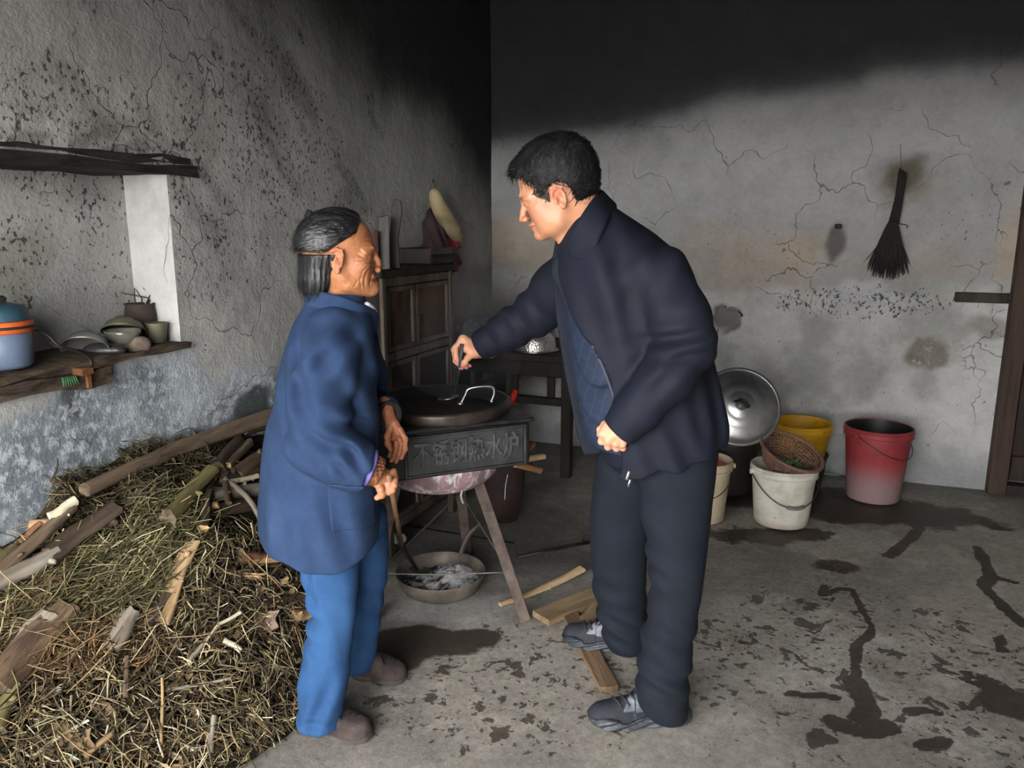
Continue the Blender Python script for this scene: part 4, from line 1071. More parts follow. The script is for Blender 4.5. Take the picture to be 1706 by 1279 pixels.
# ================================================================== THE MAN
def comb_m(c, R, HC, d):
    l = (c - HC) @ R
    return R @ d if (l[2] > .058 or (l[0] < -.06 and l[2] > -.01) or (l[0] > .045 and l[2] > .03)) else np.zeros(3)
def build_man():
    fa = math.radians(-4); FD = np.array([-math.cos(fa), math.sin(fa)]); q = P
    # --- head: bowed, looking down into the wok, turned slightly away
    HC = P(928, 317, 2.08); hs = 1.07
    yaw = math.radians(15); pit = math.radians(-23)
    fw = np.array([-math.cos(yaw) * math.cos(pit), math.sin(yaw) * math.cos(pit), math.sin(pit)])
    R = frame(fw, (-.30, .0, 1)); T = (R * hs, HC)
    hf = head_fn(True)
    def to_l(w): return (np.asarray(w) - HC) @ R / hs
    nb = to_l(P(985, 400, 2.10)); nf = to_l(P(955, 405, 2.08))
    def hfn(p):
        d = hf(p); d = smin(d, cap(p, (-.034, 0, -.045), nb, .054, .060), .02)
        return smin(d, cap(p, (.014, 0, -.085), nf, .030, .035), .03)
    Vh, Qh = sdf_mesh(hfn, (-.19, -.125, -.22), (.14, .125, .135), .0022); ch = skin_color(True)(Vh); Vh = Vh @ T[0].T + T[1]
    # --- right hand on the ladle
    e = 2.47
    hr = dict(palm=[(q(794, 584, e), q(772, 566, e - .01), .022, .018), (q(790, 588, e - .02), q(778, 580, e - .022), .018, .016), (q(788, 580, e + .02), q(770, 570, e + .02), .018, .017)],
              fingers=[[q(771, 564, e - .014), q(759, 578, e - .020), q(760, 596, e - .022), q(768, 609, e - .020)],
                       [q(768, 566, e + .002), q(756, 582, e - .002), q(759, 601, e - .006), q(769, 613, e - .008)],
                       [q(768, 570, e + .018), q(759, 588, e + .014), q(766, 606, e + .008), q(777, 612, e + .002)],
                       [q(770, 574, e + .032), q(764, 592, e + .028), q(772, 606, e + .020), q(783, 609, e + .014)]],
              thumb=[q(787, 590, e - .030), q(779, 596, e - .038), q(774, 604, e - .036), q(771, 609, e - .030)],
              wrist=(q(815, 584, e + .01), q(792, 582, e), .026, .022), r=.0092)
    Vr, Qr = hand_mesh(hr); cr = hand_color(Vr, lin(204, 150, 120), [f[-1] for f in hr['fingers']] + [hr['thumb'][-1]], lin(214, 120, 116))
    # --- left hand, a loose fist holding the jacket edge
    g = 1.885
    hl = dict(palm=[(q(1034, 712, g), q(1017, 727, g - .005), .022, .020), (q(1042, 722, g), q(1034, 735, g - .003), .019, .016), (q(1024, 706, g + .01), q(1010, 716, g + .005), .020, .016)],
              fingers=[[q(1012, 712, g + .004), q(1003, 722, g - .002), q(1002, 735, g + .012), q(1012, 737, g + .03)],
                       [q(1019, 722, g - .006), q(1013, 734, g - .012), q(1013, 744, g + .004), q(1020, 743, g + .024)],
                       [q(1028, 729, g - .008), q(1026, 738, g - .012), q(1027, 746, g + .004), q(1031, 744, g + .022)],
                       [q(1036, 733, g - .006), q(1037, 740, g - .009), q(1038, 746, g + .005), q(1040, 744, g + .018)]],
              thumb=[q(1018, 704, g + .018), q(1008, 708, g + .022), q(1001, 716, g + .024), q(999, 724, g + .026)],
              wrist=(q(1075, 690, g + .0), q(1036, 714, g), .028, .024), r=.0095)
    Vl, Ql = hand_mesh(hl); cl = hand_color(Vl, lin(204, 150, 120), [f[1] for f in hl['fingers']] + [f[2] for f in hl['fingers']], lin(222, 142, 120))
    # --- hidden body
    shn = P(1080, 440, 1.98); shf = P(965, 440, 2.28); eln = P(1140, 585, 1.90); elf = P(890, 525, 2.42)
    pel = P(1105, 740, 2.10); kn = P(1125, 965, 1.95); kf = P(1020, 950, 2.28); an = P(1115, 1165, 1.93); af = P(1035, 1060, 2.30)
    def bfn(p):
        d = chain(p, [P(985, 400, 2.10), P(1040, 480, 2.11), P(1080, 620, 2.11), pel], [.058, .11, .11, .09], .04)
        d = smin(d, chain(p, [shn, eln, P(1045, 708, 1.89)], [.045, .038, .026]), .03); d = smin(d, chain(p, [shf, elf, P(810, 580, 2.475)], [.045, .038, .026]), .03)
        d = smin(d, chain(p, [pel + [0, -.09, -.05], kn, an], [.06, .04, .03]), .03); d = smin(d, chain(p, [pel + [-.02, .09, -.05], kf, af], [.06, .04, .03]), .03)
        return d
    lo, hi = pts_bbox([shn, shf, eln, elf, pel, an, af, P(800, 580, 2.48)], .17); Vb, Qb = sdf_mesh(bfn, lo, hi, .013)
    body = join_parts('person', [(Vh, Qh, ch), (Vr, Qr, cr), (Vl, Ql, cl), (Vb, Qb, np.tile(np.array(lin(214, 158, 122)), (len(Vb), 1)))], SK_MAN)
    tag(body, 'stooping person in a dark navy jacket and trousers, reaching a ladle into the wok', 'person')

    # --- hair: short, thick, brushed forward
    hm = hair_mat('short_black_hair', (.004, .004, .005), (.022, .021, .021), (.6, 1, .35), .62)
    hm.node_tree.nodes['Principled BSDF'].inputs['Specular IOR Level'].default_value = .25
    def cran(p): return smin(smin(ell(p, (-.010, 0, .034), (.094, .073, .081)), ell(p, (-.045, 0, .020), (.056, .064, .066)), .03), ell(p, (-.03, 0, -.01), (.06, .06, .06)), .03)
    def hairf(p):
        z = p[:, 2]; x = p[:, 0]; ay = np.abs(p[:, 1])
        th = np.interp(z, [-.06, -.02, .02, .07, .12], [.002, .004, .008, .014, .018]) + .008 * np.exp(-((x - .085) / .025) ** 2) * sstep(.03, .06, z)
        tuft = .0005 * np.sin(p[:, 1] * 330 + 2.5 * np.sin(x * 60) + z * 70)
        d = cran(p) - th - tuft * np.clip(th / .014, 0, 1)
        # hairline: fringe across the forehead, temple, sideburn, over the ear, nape
        fr = np.interp(z, [-.05, -.03, .0, .030, .052, .070, .092], [-.030, .008, .020, .034, .046, .058, .12]) + .004 * np.sin(ay * 400 + z * 300)
        d = smax(d, x - fr, .006)
        d = smax(d, -np.sqrt((x + .012) ** 2 + ((z + .022) * .85) ** 2) + .033 - 10 * (ay < .045), .004)     # clear of the ear
        d = smax(d, -(z - np.interp(x, [-.12, -.06, -.02, .03], [-.070, -.060, -.020, -.034])) , .005)
        return d
    sdf_obj('hair', hairf, (-.16, -.12, -.11), (.14, .12, .15), .0024, hm, body, T=T)
    ho = bpy.data.objects[body.children[0].name]
    strands('hair', [c for c in body.children if c.name.startswith('hair')][0], 5200, lambda c, n: comb_m(c, R, HC, np.array([.75, 0, -.65])), hm, body, .026, .0011, 5)
    strands('hair', [c for c in body.children if c.name.startswith('hair')][0], 1500, lambda c, n: comb_m(c, R, HC, np.array([.75, 0, -.55])), hm, body, .040, .0024, 15, .40, .0045)
    # grey temple stubble
    gm = simple('grey_temple_hair', lin(96, 84, 76), lin(52, 46, 44), 120, .8, .5, 300)
    def stub(p):
        d = cran(p) - .0056 - .0008 * np.sin(p[:, 2] * 900 + p[:, 0] * 500)
        c = np.abs(p[:, 0] - .026) - (.013 + .25 * (p[:, 2] + .02)); zz = np.maximum(p[:, 2] - .018, -(p[:, 2] + .032)); return smax(smax(d, c, .006), zz, .006)
    sdf_obj('sideburn', stub, (-.05, -.1, -.06), (.09, .1, .05), .0022, gm, body, T=T)['label'] = 'greying sideburns'

    # --- jacket
    M = cloth_mat('navy_twill', lin(19, 23, 37), lin(16, 19, 31), spec=.25, rough=.75)
    def sec(py, xl, xr, d=2.11, L=.205): return (P((xl + xr) / 2, py, d), (xr - xl) / 2 * S(d) * .98, L)
    rows = [(835, 985, 1196, 2.10, .205), (790, 972, 1202, 2.10, .21), (740, 955, 1206, 2.105, .215), (692, 945, 1214, 2.11, .22), (650, 938, 1202, 2.11, .22), (600, 931, 1186, 2.11, .22),
            (560, 926, 1180, 2.115, .22), (520, 922, 1174, 2.12, .222), (480, 920, 1160, 2.12, .222), (445, 920, 1142, 2.12, .215), (415, 924, 1118, 2.12, .195), (390, 930, 1090, 2.12, .165),
            (368, 938, 1058, 2.115, .125), (350, 946, 1030, 2.11, .09), (338, 955, 1012, 2.11, .07)]
    secs = [sec(*r_) for r_ in rows]
    sn = [P(1070, 425, 2.03), P(1098, 462, 1.955), P(1132, 530, 1.90), P(1143, 575, 1.885), P(1110, 625, 1.86), P(1060, 684, 1.87), P(1030, 718, 1.88)]
    rn = [.060, .074, .072, .070, .066, .054, .047]
    sf = [P(972, 432, 2.26), P(928, 480, 2.36), P(895, 520, 2.42), P(850, 548, 2.45), P(797, 578, 2.475)]
    rf = [.070, .074, .070, .060, .048]
    nn = sn[-1] - sn[-2]; nn /= np.linalg.norm(nn); nf_ = sf[-1] - sf[-2]; nf_ /= np.linalg.norm(nf_)
    zed = [P(1000, y, 2.1)[2] for y in (410, 440, 500, 560, 610, 690, 740, 800, 850)][::-1]
    l1 = [.015, .045, .110, .165, .185, .192, .178, .145, .12][::-1]; l2 = [-.01, -.03, -.06, -.08, -.085, -.09, -.09, -.09, -.09][::-1]
    cxy = lambda p: np.stack([np.interp(p[:, 2], sorted(s[0][2] for s in secs), [s[0][0] for s in sorted(secs, key=lambda s: s[0][2])]),
                              np.interp(p[:, 2], sorted(s[0][2] for s in secs), [s[0][1] for s in sorted(secs, key=lambda s: s[0][2])])], 1)
    def flc(p):
        c = cxy(p); qx = p[:, 0] - c[:, 0]; qy = p[:, 1] - c[:, 1]
        return qx * FD[0] + qy * FD[1], -(-qx * FD[1] + qy * FD[0]) * -1.0
    def wr(p):
        w = folds(p, P(1130, 568, 1.82), (-.25, 0, 1), .055, .010, (.10, .12, .045), 21) + folds(p, P(1080, 620, 1.80), (-.75, 0, .6), .06, .006, (.09, .1, .06), 22)
        w += folds(p, P(1020, 480, 1.92), (.9, 0, .35), .11, .008, (.10, .15, .2), 23) + folds(p, P(1190, 660, 2.05), (1, .3, .25), .07, .007, (.10, .3, .14), 24)
        w += folds(p, P(1085, 430, 1.9), (.8, 0, -.5), .08, .006, (.1, .12, .1), 25) + folds(p, P(860, 530, 2.40), (.9, 0, .5), .06, .006, (.12, .12, .1), 26)
        w += folds(p, P(1130, 760, 1.92), (1, 0, .5), .09, .006, (.2, .2, .08), 27) + .0022 * snoise(p, 24, 28)
        return w
    def torso(p): return zloft(p, secs, FD, 2.3, .006)
    def hem(p):
        f, l = flc(p); zf = P(1058, 806, 1.93)[2]; zb = P(1200, 737, 2.05)[2]
        t = np.clip((f + .16) / .33, 0, 1); return (zb + (zf - zb) * t + .004 * np.sin(f * 40)) - p[:, 2]
    def sleeves(p):
        a = smax(chain(p, sn, rn, .03), (p - sn[-1].astype(np.float32)) @ nn.astype(np.float32), .004)
        b = smax(chain(p, sf, rf, .03), (p - sf[-1].astype(np.float32)) @ nf_.astype(np.float32), .004)
        return a, b
    def jf(p):
        d = smax(torso(p), hem(p), .005)
        f, l = flc(p); a1 = np.interp(p[:, 2], zed, l1); a2 = np.interp(p[:, 2], zed, l2)
        open_ = np.maximum(np.maximum(l - a1, a2 - l), .01 - f)                    # <0 inside the open front
        td = torso(p); cavity = np.maximum(open_, -(td + .060))
        d = smax(d, -cavity, .006)
        a, b = sleeves(p); d = smin(d, a, .016); d = smin(d, b, .02)
        return d + wr(p)
    lo = np.array([P(785, 560, 2.5)[0], 1.76, P(1100, 850, 2.1)[2]]); hi = np.array([P(1235, 690, 2.1)[0], 2.60, P(1000, 322, 2.1)[2]])
    jac = sdf_obj('jacket', jf, lo, hi, .0054, M, body); jac['label'] = 'dark navy zip jacket hanging open'
    # lining strip along the near front edge
    ML = simple('grey_facing', lin(70, 66, 78), lin(52, 50, 60), 12, .8, .1)
    edge = []
    for y in (432, 470, 520, 570, 620, 665, 700):
        z = P(1000, y, 2.1)[2]; l = float(np.interp(z, zed, l1)); ss = sorted(secs, key=lambda s: s[0][2]); zs = [s[0][2] for s in ss]
        A = np.interp(z, zs, [s[1] for s in ss]); L = np.interp(z, zs, [s[2] for s in ss]); cx = np.interp(z, zs, [s[0][0] for s in ss]); cy = np.interp(z, zs, [s[0][1] for s in ss])
        f = A * max(1 - (l / L) ** 2.3, .02) ** (1 / 2.3) - .012; LT = np.array([FD[1], -FD[0]]) * -1.0
        LT = np.array([-FD[1], FD[0]]); xy = np.array([cx, cy]) + FD * f + LT * (l - .004); edge.append(np.array([xy[0], xy[1], z]))
    man_edge = edge
    mb = MB(); mb.tube(spline(edge, 24), .0065, 6, flat=.5, up=(1, 0, 0)); mb.build('front_facing', ML, jac)
    # collar
    ct = [P(992, 318, 2.16), P(1003, 322, 2.09), P(990, 335, 2.02), P(972, 362, 1.985), P(956, 392, 1.99), P(948, 408, 2.01)]
    cbm = [P(1016, 335, 2.17), P(1024, 345, 2.08), P(1010, 365, 1.985), P(996, 396, 1.955), P(981, 431, 1.95), P(954, 423, 1.985)]
    tt = spline(ct, 44); bb = spline(cbm, 44); lo, hi = pts_bbox(ct + cbm, .03); sdf_obj('collar', sheet(tt, bb, .0065, .007), lo, hi, .003, M, jac)
    ct2 = [P(985, 325, 2.18), P(962, 365, 2.20), P(938, 398, 2.18), P(930, 410, 2.14)]; cb2 = [P(985, 345, 2.21), P(955, 385, 2.25), P(928, 425, 2.24), P(925, 430, 2.18)]
    lo, hi = pts_bbox(ct2 + cb2, .03); sdf_obj('collar', sheet(spline(ct2, 30), spline(cb2, 30), .006, .007), lo, hi, .0035, M, jac)
    # seams: raglan line on the chest, sleeve, hem; zip pull
    zm = simple('steel_zip', (.55, .55, .56), (.3, .3, .3), 30, .35, 0, metal=.9)
    zp = P(1046, 792, 1.905)
    mb = MB(); mb.box(zp, (.0035, .002, .012), rotm('Y', 18), .001); mb.box(zp + [.004, -.002, -.020], (.003, .0015, .010), rotm('Y', 18), .001); mb.build('zip_pull', zm, jac)
    # inner shirt with a thin grid, and a dark stand collar at the throat
    t = NT('blue_grid_shirt'); c1 = lin(31, 42, 62); c2 = lin(54, 66, 86)
    br = t.n('ShaderNodeTexBrick'); br.inputs['Scale'].default_value = 12; br.inputs['Mortar Size'].default_value = .006; br.inputs['Mortar Smooth'].default_value = .4
    br.inputs['Color1'].default_value = (*c1, 1); br.inputs['Color2'].default_value = (*lin(28, 38, 57), 1); br.inputs['Mortar'].default_value = (*c2, 1); br.offset = .5
    mp = t.n('ShaderNodeMapping'); mp.inputs['Rotation'].default_value = (math.radians(90), 0, math.radians(38)); t.l(t.coord(), mp.inputs['Vector'])
    rt = t.n('ShaderNodeMapping'); rt.inputs['Rotation'].default_value = (0, 0, math.radians(40)); t.l(mp.outputs[0], rt.inputs['Vector']); t.l(rt.outputs[0], br.inputs['Vector'])
    MSH = t.out(br.outputs['Color'], .7, t.bump(t.noise(200), .1, .003), spec=.3)
    def shf_(p):
        ss = [(c, max(a - .030, .03), max(l - .030, .03)) for (c, a, l) in secs]
        d = zloft(p, ss, FD, 2.2, .01)
        d = d + folds(p, P(985, 660, 1.98), (.8, .8, -.3), .055, .009, (.12, .16, .16), 31) + folds(p, P(975, 720, 2.0), (.7, .7, -.4), .045, .007, (.1, .2, .08), 32)
        return smax(d, P(1000, 752, 2.0)[2] - p[:, 2], .01)
    lo2 = np.array([P(930, 700, 2.1)[0], 1.88, P(1000, 770, 2.1)[2]]); hi2 = np.array([P(1190, 600, 2.1)[0], 2.34, P(1000, 420, 2.1)[2]])
    sdf_obj('shirt', shf_, lo2, hi2, .006, MSH, body)['label'] = 'blue shirt with a thin pale grid showing inside the open jacket'
    MD = cloth_mat('dark_green_black_knit', lin(32, 38, 46), lin(26, 30, 38))
    def inn(p):
        d = chain(p, [P(985, 352, 2.09), P(958, 400, 2.08), P(948, 450, 2.08), P(956, 500, 2.09)], [.060, .048, .040, .03], .03)
        return smax(d, -(chain(p, [P(1000, 330, 2.10), P(950, 392, 2.08), P(935, 400, 2.08)], [.045, .046, .046]) - .004), .004)
    lo3, hi3 = pts_bbox([P(990, 340, 2.1), P(930, 560, 2.1)], .07); lo3[1] -= .04; hi3[1] += .04
    sdf_obj('undershirt', inn, lo3, hi3, .005, MD, body)['label'] = 'dark undershirt at the throat'

    # --- trousers
    MT = cloth_mat('blue_black_trousers', lin(22, 28, 37), lin(18, 23, 31), rough=.85)
    def leg(rows, k=1.0): return [(P((a + b) / 2, y, d), (b - a) / 2 * S(d) * .98, min((b - a) / 2 * S(d) * k, .088)) for (y, a, b, d) in rows]
    near = leg([(700, 1050, 1204, 2.02), (745, 1052, 1200, 2.01), (800, 1055, 1196, 2.00), (860, 1066, 1188, 1.985), (920, 1074, 1180, 1.97), (980, 1080, 1172, 1.955), (1040, 1070, 1164, 1.945), (1090, 1060, 1158, 1.94), (1140, 1054, 1152, 1.935), (1172, 1056, 1150, 1.93), (1192, 1078, 1148, 1.93)])
    far = leg([(700, 1010, 1150, 2.22), (745, 993, 1130, 2.22), (800, 985, 1110, 2.23), (860, 979, 1090, 2.245), (920, 980, 1082, 2.26), (980, 984, 1080, 2.275), (1020, 992, 1082, 2.285), (1060, 1000, 1082, 2.29), (1084, 1012, 1080, 2.295)])
    def tf(p):
        d = smin(zloft(p, near, FD, 2.1, .004), zloft(p, far, FD, 2.1, .004), .012)
        d = smin(d, ell(p, P(1095, 735, 2.11), (.165, .165, .12)), .03)
        w = folds(p, P(1100, 1075, 1.88), (.35, 0, 1), .085, .011, (.12, .2, .07), 41) + folds(p, P(1075, 960, 1.9), (.45, 0, 1), .06, .0065, (.07, .2, .09), 42)
        w += folds(p, P(1120, 1140, 1.88), (.6, 0, 1), .06, .008, (.12, .2, .06), 43) + folds(p, P(1080, 850, 1.95), (.6, 0, .8), .09, .006, (.1, .2, .12), 44)
        w += folds(p, P(1030, 1040, 2.25), (.5, 0, 1), .065, .009, (.12, .2, .07), 45) + folds(p, P(1010, 980, 2.25), (.2, 0, 1), .08, .005, (.1, .2, .1), 46) + .002 * snoise(p, 22, 47)
        return d + w
    lo = np.array([P(965, 900, 2.2)[0], 1.78, .035]); hi = np.array([P(1225, 740, 2.1)[0], 2.44, P(1100, 690, 2.1)[2]])
    tr = sdf_obj('trousers', tf, lo, hi, .0054, MT, body); tr['label'] = 'blue-black creased trousers'

    # --- running shoes
    t = NT('black_mesh_upper'); w_ = t.voro(330); MU = t.out(t.mix(t.rng(w_, .1, .5), lin(18, 20, 24), lin(36, 39, 46)), .75, t.bump(w_, .4, .002), spec=.3)
    t = NT('marbled_sole'); s1 = t.noise(30, (1, 1, 2.2), 4, .6, 2.5); MSO = t.out(t.ramp(s1, [(.38, lin(22, 25, 30)), (.5, lin(56, 61, 67)), (.62, lin(30, 34, 40))]), .45, t.bump(s1, .4, .006), spec=.4)
    MLC = simple('charcoal_lace', lin(26, 28, 32), lin(40, 42, 48), 40, .8, .1); MGR = simple('silver_grey_overlay', lin(104, 108, 116), lin(66, 70, 78), 30, .5, .1)
    MWH = simple('white_mark', lin(226, 228, 230), lin(200, 202, 206), 30, .5, 0)
    for heel, toe, near_ in ((G(1148, 1196), G(976, 1204), 1), (G(1076, 1098), G(936, 1070), 0)):
        if not near_: heel = heel + np.array([0, 0, 0])
        ax = toe - heel; L = np.linalg.norm(ax[:2]); ang = math.atan2(ax[1], ax[0]); Rz = np.array(Matrix.Rotation(ang, 3, 'Z')); k = L / .29
        lift = 0.0 if near_ else .024
        Rt = Rz @ np.array(Matrix.Rotation(math.radians(0 if near_ else 2.0), 3, 'Y')); Ts = (Rt, np.array([heel[0], heel[1], lift]))
        def ol(p, grow=0.0):
            x = p[:, 0] / k; wv = np.interp(x, [0, .02, .06, .12, .18, .22, .26, .285, .29], [.022, .033, .036, .035, .045, .047, .040, .022, .006]) + grow
            return np.abs(p[:, 1]) - wv, x
        def up(p):
            o, x = ol(p); top = np.interp(x, [-.01, .02, .06, .10, .14, .18, .22, .26, .295], [.105, .112, .104, .108, .094, .078, .066, .060, .040])
            lean = np.clip((p[:, 2] - .03) / .08, 0, 1) * .016 * (x < .16) + np.clip((p[:, 2] - .02) / .05, 0, 1) * .022 * (x >= .16)
            e = smax(smax(o + lean, p[:, 2] - top, .024), -(p[:, 2] - .022), .003)
            e = smax(e, np.maximum(-x + .004, x - .287) * k, .02); 
            return smax(e, -ell(p, (.055 * k, 0, .125), (.045, .028, .03)), .004)
        def so(p):
            o, x = ol(p, .005); top = .034 + .010 * np.cos((x - .03) * 14) * (x < .2) + .004 * np.sin(x * 60); bot = np.interp(x, [0, .03, .2, .25, .29], [.010, .001, .001, .006, .022])
            e = smax(smax(o + .004 * np.sin(p[:, 2] * 300 + x * 90), p[:, 2] - top, .005), bot - p[:, 2], .004); return smax(e, np.maximum(-x - .006, x - .293) * k, .02)
        bx = ((-.03, -.08, -.01), (.34 * k, .08, .13))
        s_ = sdf_obj('shoe', up, *bx, .0034, MU, body, T=Ts); sdf_obj('sole', so, *bx, .0034, MSO, s_, T=Ts)
        def W(x, y, z): return Ts[1] + Rt @ np.array([x * k, y, z])
        mb = MB()
        for i in range(5):
            x = .125 + .020 * i; z = np.interp(x, [.10, .14, .18, .22], [.110, .096, .080, .068]) + .0005
            mb.tube(spline([W(x - .010, .028, z - .012), W(x - .002, .016, z - .002), W(x + .006, -.002, z), W(x + .010, -.020, z - .006)], 8), .0030, 6)
        mb.tube(spline([W(.115, .0, .112), W(.12, .022, .118), W(.15, .038, .092), W(.13, .020, .104)], 10), .0026, 6)
        mb.build('laces', MLC, s_)
        # grey eyestay panel on the side we see, with a white N-like flash
        for sd in ((1,) if near_ else (1,)):
            def ov(p, sd=sd):
                x = p[:, 0] / k; z = p[:, 2]; d = up(p) - .0018
                tri = np.maximum(np.maximum(x - (.195 - (z - .05) * .6), (.120 - (z - .05) * .5) - x), .050 - z); return smax(smax(d, tri * .9, .002), -sd * p[:, 1] + .004, .002)
            sdf_obj('eyestay', ov, (.06 * k, -.08, .04), (.24 * k, .08, .12), .0026, MGR, s_, T=Ts)['label'] = 'grey eyestay panel'
        if near_:
            mb = MB()
            for a, b in (((.128, .0), (.122, .022)), ((.128, .0), (.112, .02)), ((.118, -.002), (.112, .02))):
                pa = W(a[0], .034 + .0, .078 - a[1] * .2); 
                mb.tube([W(a[0], .033, .074 + a[1] * 1.0), W(b[0], .029, .074 + b[1] * .8)], .0022, 5)
            mb.build('flash', MWH, s_)
    # --- ladle in his right hand
    tp = P(770, 573, e - .03); md = P(766, 612, e - .026); bt = P(757, 657, 2.53)
    ld = empty('ladle', bt, 'steel ladle dipping into the wok, gripped in the reaching hand', 'ladle')
    st = simple('brushed_steel', (.55, .55, .55), (.38, .38, .38), 30, .3, .05, metal=1.0)
    mb = MB(); mb.tube([tp, md], [.0075, .006], 10); mb.build('grip', simple('dark_grip', (.03, .03, .03), (.08, .08, .08), 30, .4, .1), ld)
    mb = MB(); mb.tube(spline([md, (md + bt) / 2 + [.001, 0, 0], bt], 10), .0038, 8); mb.build('rod', st, ld)
    mb = MB(); c = bt + np.array([-.022, .012, -.012]); prof = [(.0005, -.022), (.018, -.020), (.030, -.012), (.036, -.001), (.037, .001), (.035, .001), (.029, -.009), (.017, -.017), (.0005, -.019)]
    mb.lathe(c, prof, 28, rotm('Y', -8)); mb.build('bowl', st, ld)
    return body
man = build_man()
# ================================================================== STOVE, WOK, PAN
M_BLACK = simple('sooty_black_steel', (.012, .012, .013), (.03, .029, .028), 14, .6, .35, 60, metal=.3)
M_STEEL = MATS['brushed_steel']; M_IRON = MATS['black_iron']
M_RUST = simple('rusty_angle_iron', lin(98, 86, 80), lin(64, 54, 49), 14, .85, .4, 70)
M_CAST = simple('cast_iron_grey', lin(120, 112, 104), lin(74, 66, 60), 9, .6, .35, 60, metal=.35)
def fg(px, py, d): return P(px, py, d)

SC_ = G(730, 664, .80); SCX, SCY = SC_[0], SC_[1]            # stove centre
def build_stove():
    st = empty('water_heater_stove', (SCX, SCY, 0), 'sooty black steel cooking stove on three legs with embossed lettering', 'stove')
    ang = math.radians(23.5); Rz = rotm('Z', math.degrees(ang)); hw = .245; z0, z1 = .598, .752
    fx = Rz @ np.array([1, 0, 0]); fy = Rz @ np.array([0, 1, 0])
    c = np.array([SCX, SCY, (z0 + z1) / 2]) + fx * .0
    mb = MB(); mb.box(c, (hw, hw - .01, (z1 - z0) / 2), Rz, .012); body = mb.build('body', M_BLACK, st, auto=40)
    mb = MB(); mb.box(c + [0, 0, (z1 - z0) / 2 + .006], (hw + .010, hw, .007), Rz, .003)
    mb.build('top_plate', simple('greasy_top_plate', (.02, .02, .021), (.05, .05, .05), 20, .38, .2, 50, metal=.5), st, auto=40)
    # sunk front panel with raised frame and characters
    fc = c - fy * (hw - .01)
    mt = simple('dark_grey_enamel', lin(66, 66, 67), lin(42, 42, 43), 12, .55, .25, 90, metal=.2)
    mb = MB(); mb.box(fc - fy * .002 + fx * .018, (.198, .003, .060), Rz, .0015); panel = mb.build('panel', mt, body, auto=40)
    mb = MB()
    for a, hx, hz in (((.018, .064), .204, .004), ((.018, -.064), .204, .004), ((-.186, 0), .004, .068), ((.222, 0), .004, .068)):
        mb.box(fc - fy * .004 + fx * a[0] + np.array([0, 0, a[1]]), (hx, .005, hz), Rz, .002)
    mb.build('panel_frame', mt, body, auto=40)
    cu = bpy.data.curves.new('characters', 'FONT'); cu.body = '不锈钢热水炉'; cu.size = .060; cu.extrude = .004; cu.bevel_depth = .0014; cu.space_character = 1.02
    cu.align_x = 'CENTER'; cu.align_y = 'CENTER'
    tmp = bpy.data.objects.new('tmp', cu); COL.objects.link(tmp); dg = bpy.context.evaluated_depsgraph_get()
    me = bpy.data.meshes.new_from_object(tmp.evaluated_get(dg)); bpy.data.objects.remove(tmp)
    lt = bpy.data.objects.new('lettering', me); COL.objects.link(lt); me.materials.clear(); me.materials.append(simple('worn_lettering', lin(92, 92, 93), lin(54, 54, 56), 30, .5, .2, 90, metal=.3))
    n = len(me.vertices); co = np.empty(n * 3); me.vertices.foreach_get('co', co); co = co.reshape(-1, 3); co[:, 1] *= 1.45
    W = fc - fy * .006 + fx * .018 + co[:, :1] * fx - co[:, 2:] * fy + co[:, 1:2] * np.array([0, 0, 1.0]); me.vertices.foreach_set('co', W.ravel()); me.update(); put(lt, body)
    lt['label'] = 'six embossed Chinese characters'
    # ring that carries the wok
    mb = MB(); mb.lathe((SCX, SCY, 0), [(.215, .757), (.246, .757), (.250, .770), (.252, .792), (.250, .800), (.238, .802), (.228, .795), (.215, .78)], 72, closed=True)
    mb.build('wok_ring', simple('worn_iron_ring', lin(86, 76, 70), lin(46, 42, 40), 10, .42, .2, 60, metal=.6), st)
    # enamel basin under the box
    t = NT('drip_stained_enamel'); dr = t.noise(34, (1, 1, .35), 5, .7, .8)
    sx = t.n('ShaderNodeSeparateXYZ'); t.l(t.coord(), sx.inputs[0])
    col = t.mix(t.rng(dr, .47, .58), lin(150, 120, 124), lin(206, 208, 210)); col = t.mix(t.rng(t.noise(8), .45, .6), col, lin(112, 92, 96)); MEN = t.out(col, .5, t.bump(dr, .3, .004), spec=.4)
    mb = MB(); prof = [(.0005, .482), (.06, .484), (.115, .492), (.165, .512), (.20, .545), (.214, .58), (.216, .602)]; mb.lathe((SCX, SCY, 0), prof, 56)
    mb.build('basin', MEN, st)
    # legs: flat bar, splayed
    feet = [G(876, 1034), np.array([SCX + .065, SCY + .50, 0]), np.array([SCX - .26, SCY - .10, 0])]
    tops = [np.array([SCX + .115, SCY - .05, .585]), np.array([SCX + .045, SCY + .15, .585]), np.array([SCX - .13, SCY - .05, .585])]
    for a, b in zip(tops, feet):
        ax = a - b; L = np.linalg.norm(ax); R = axes(ax, (1, .2, 0)); mb = MB(); mb.box((a + b) / 2, (.019, .005, L / 2), R, .0015); mb.box((a + b) / 2 + R[:, 0] * .016 + R[:, 1] * .014, (.004, .016, L / 2), R, .0015)
        mb.build('leg', M_RUST, st, auto=40)
    def on(i, z): f = z / tops[i][2]; return feet[i] + (tops[i] - feet[i]) * f
    wires = [(on(1, .36), on(0, .20)), (on(1, .36), on(2, .20)), (on(2, .19), on(0, .185))]
    for a, b in wires:
        m = (a + b) / 2 + np.array([0, 0, -.006]); mb = MB(); mb.tube(spline([a, m, b], 8), .0028, 6); mb.build('brace_wire', simple('grey_wire', lin(120, 116, 110), lin(80, 76, 72), 30, .5, .1, metal=.5), st)
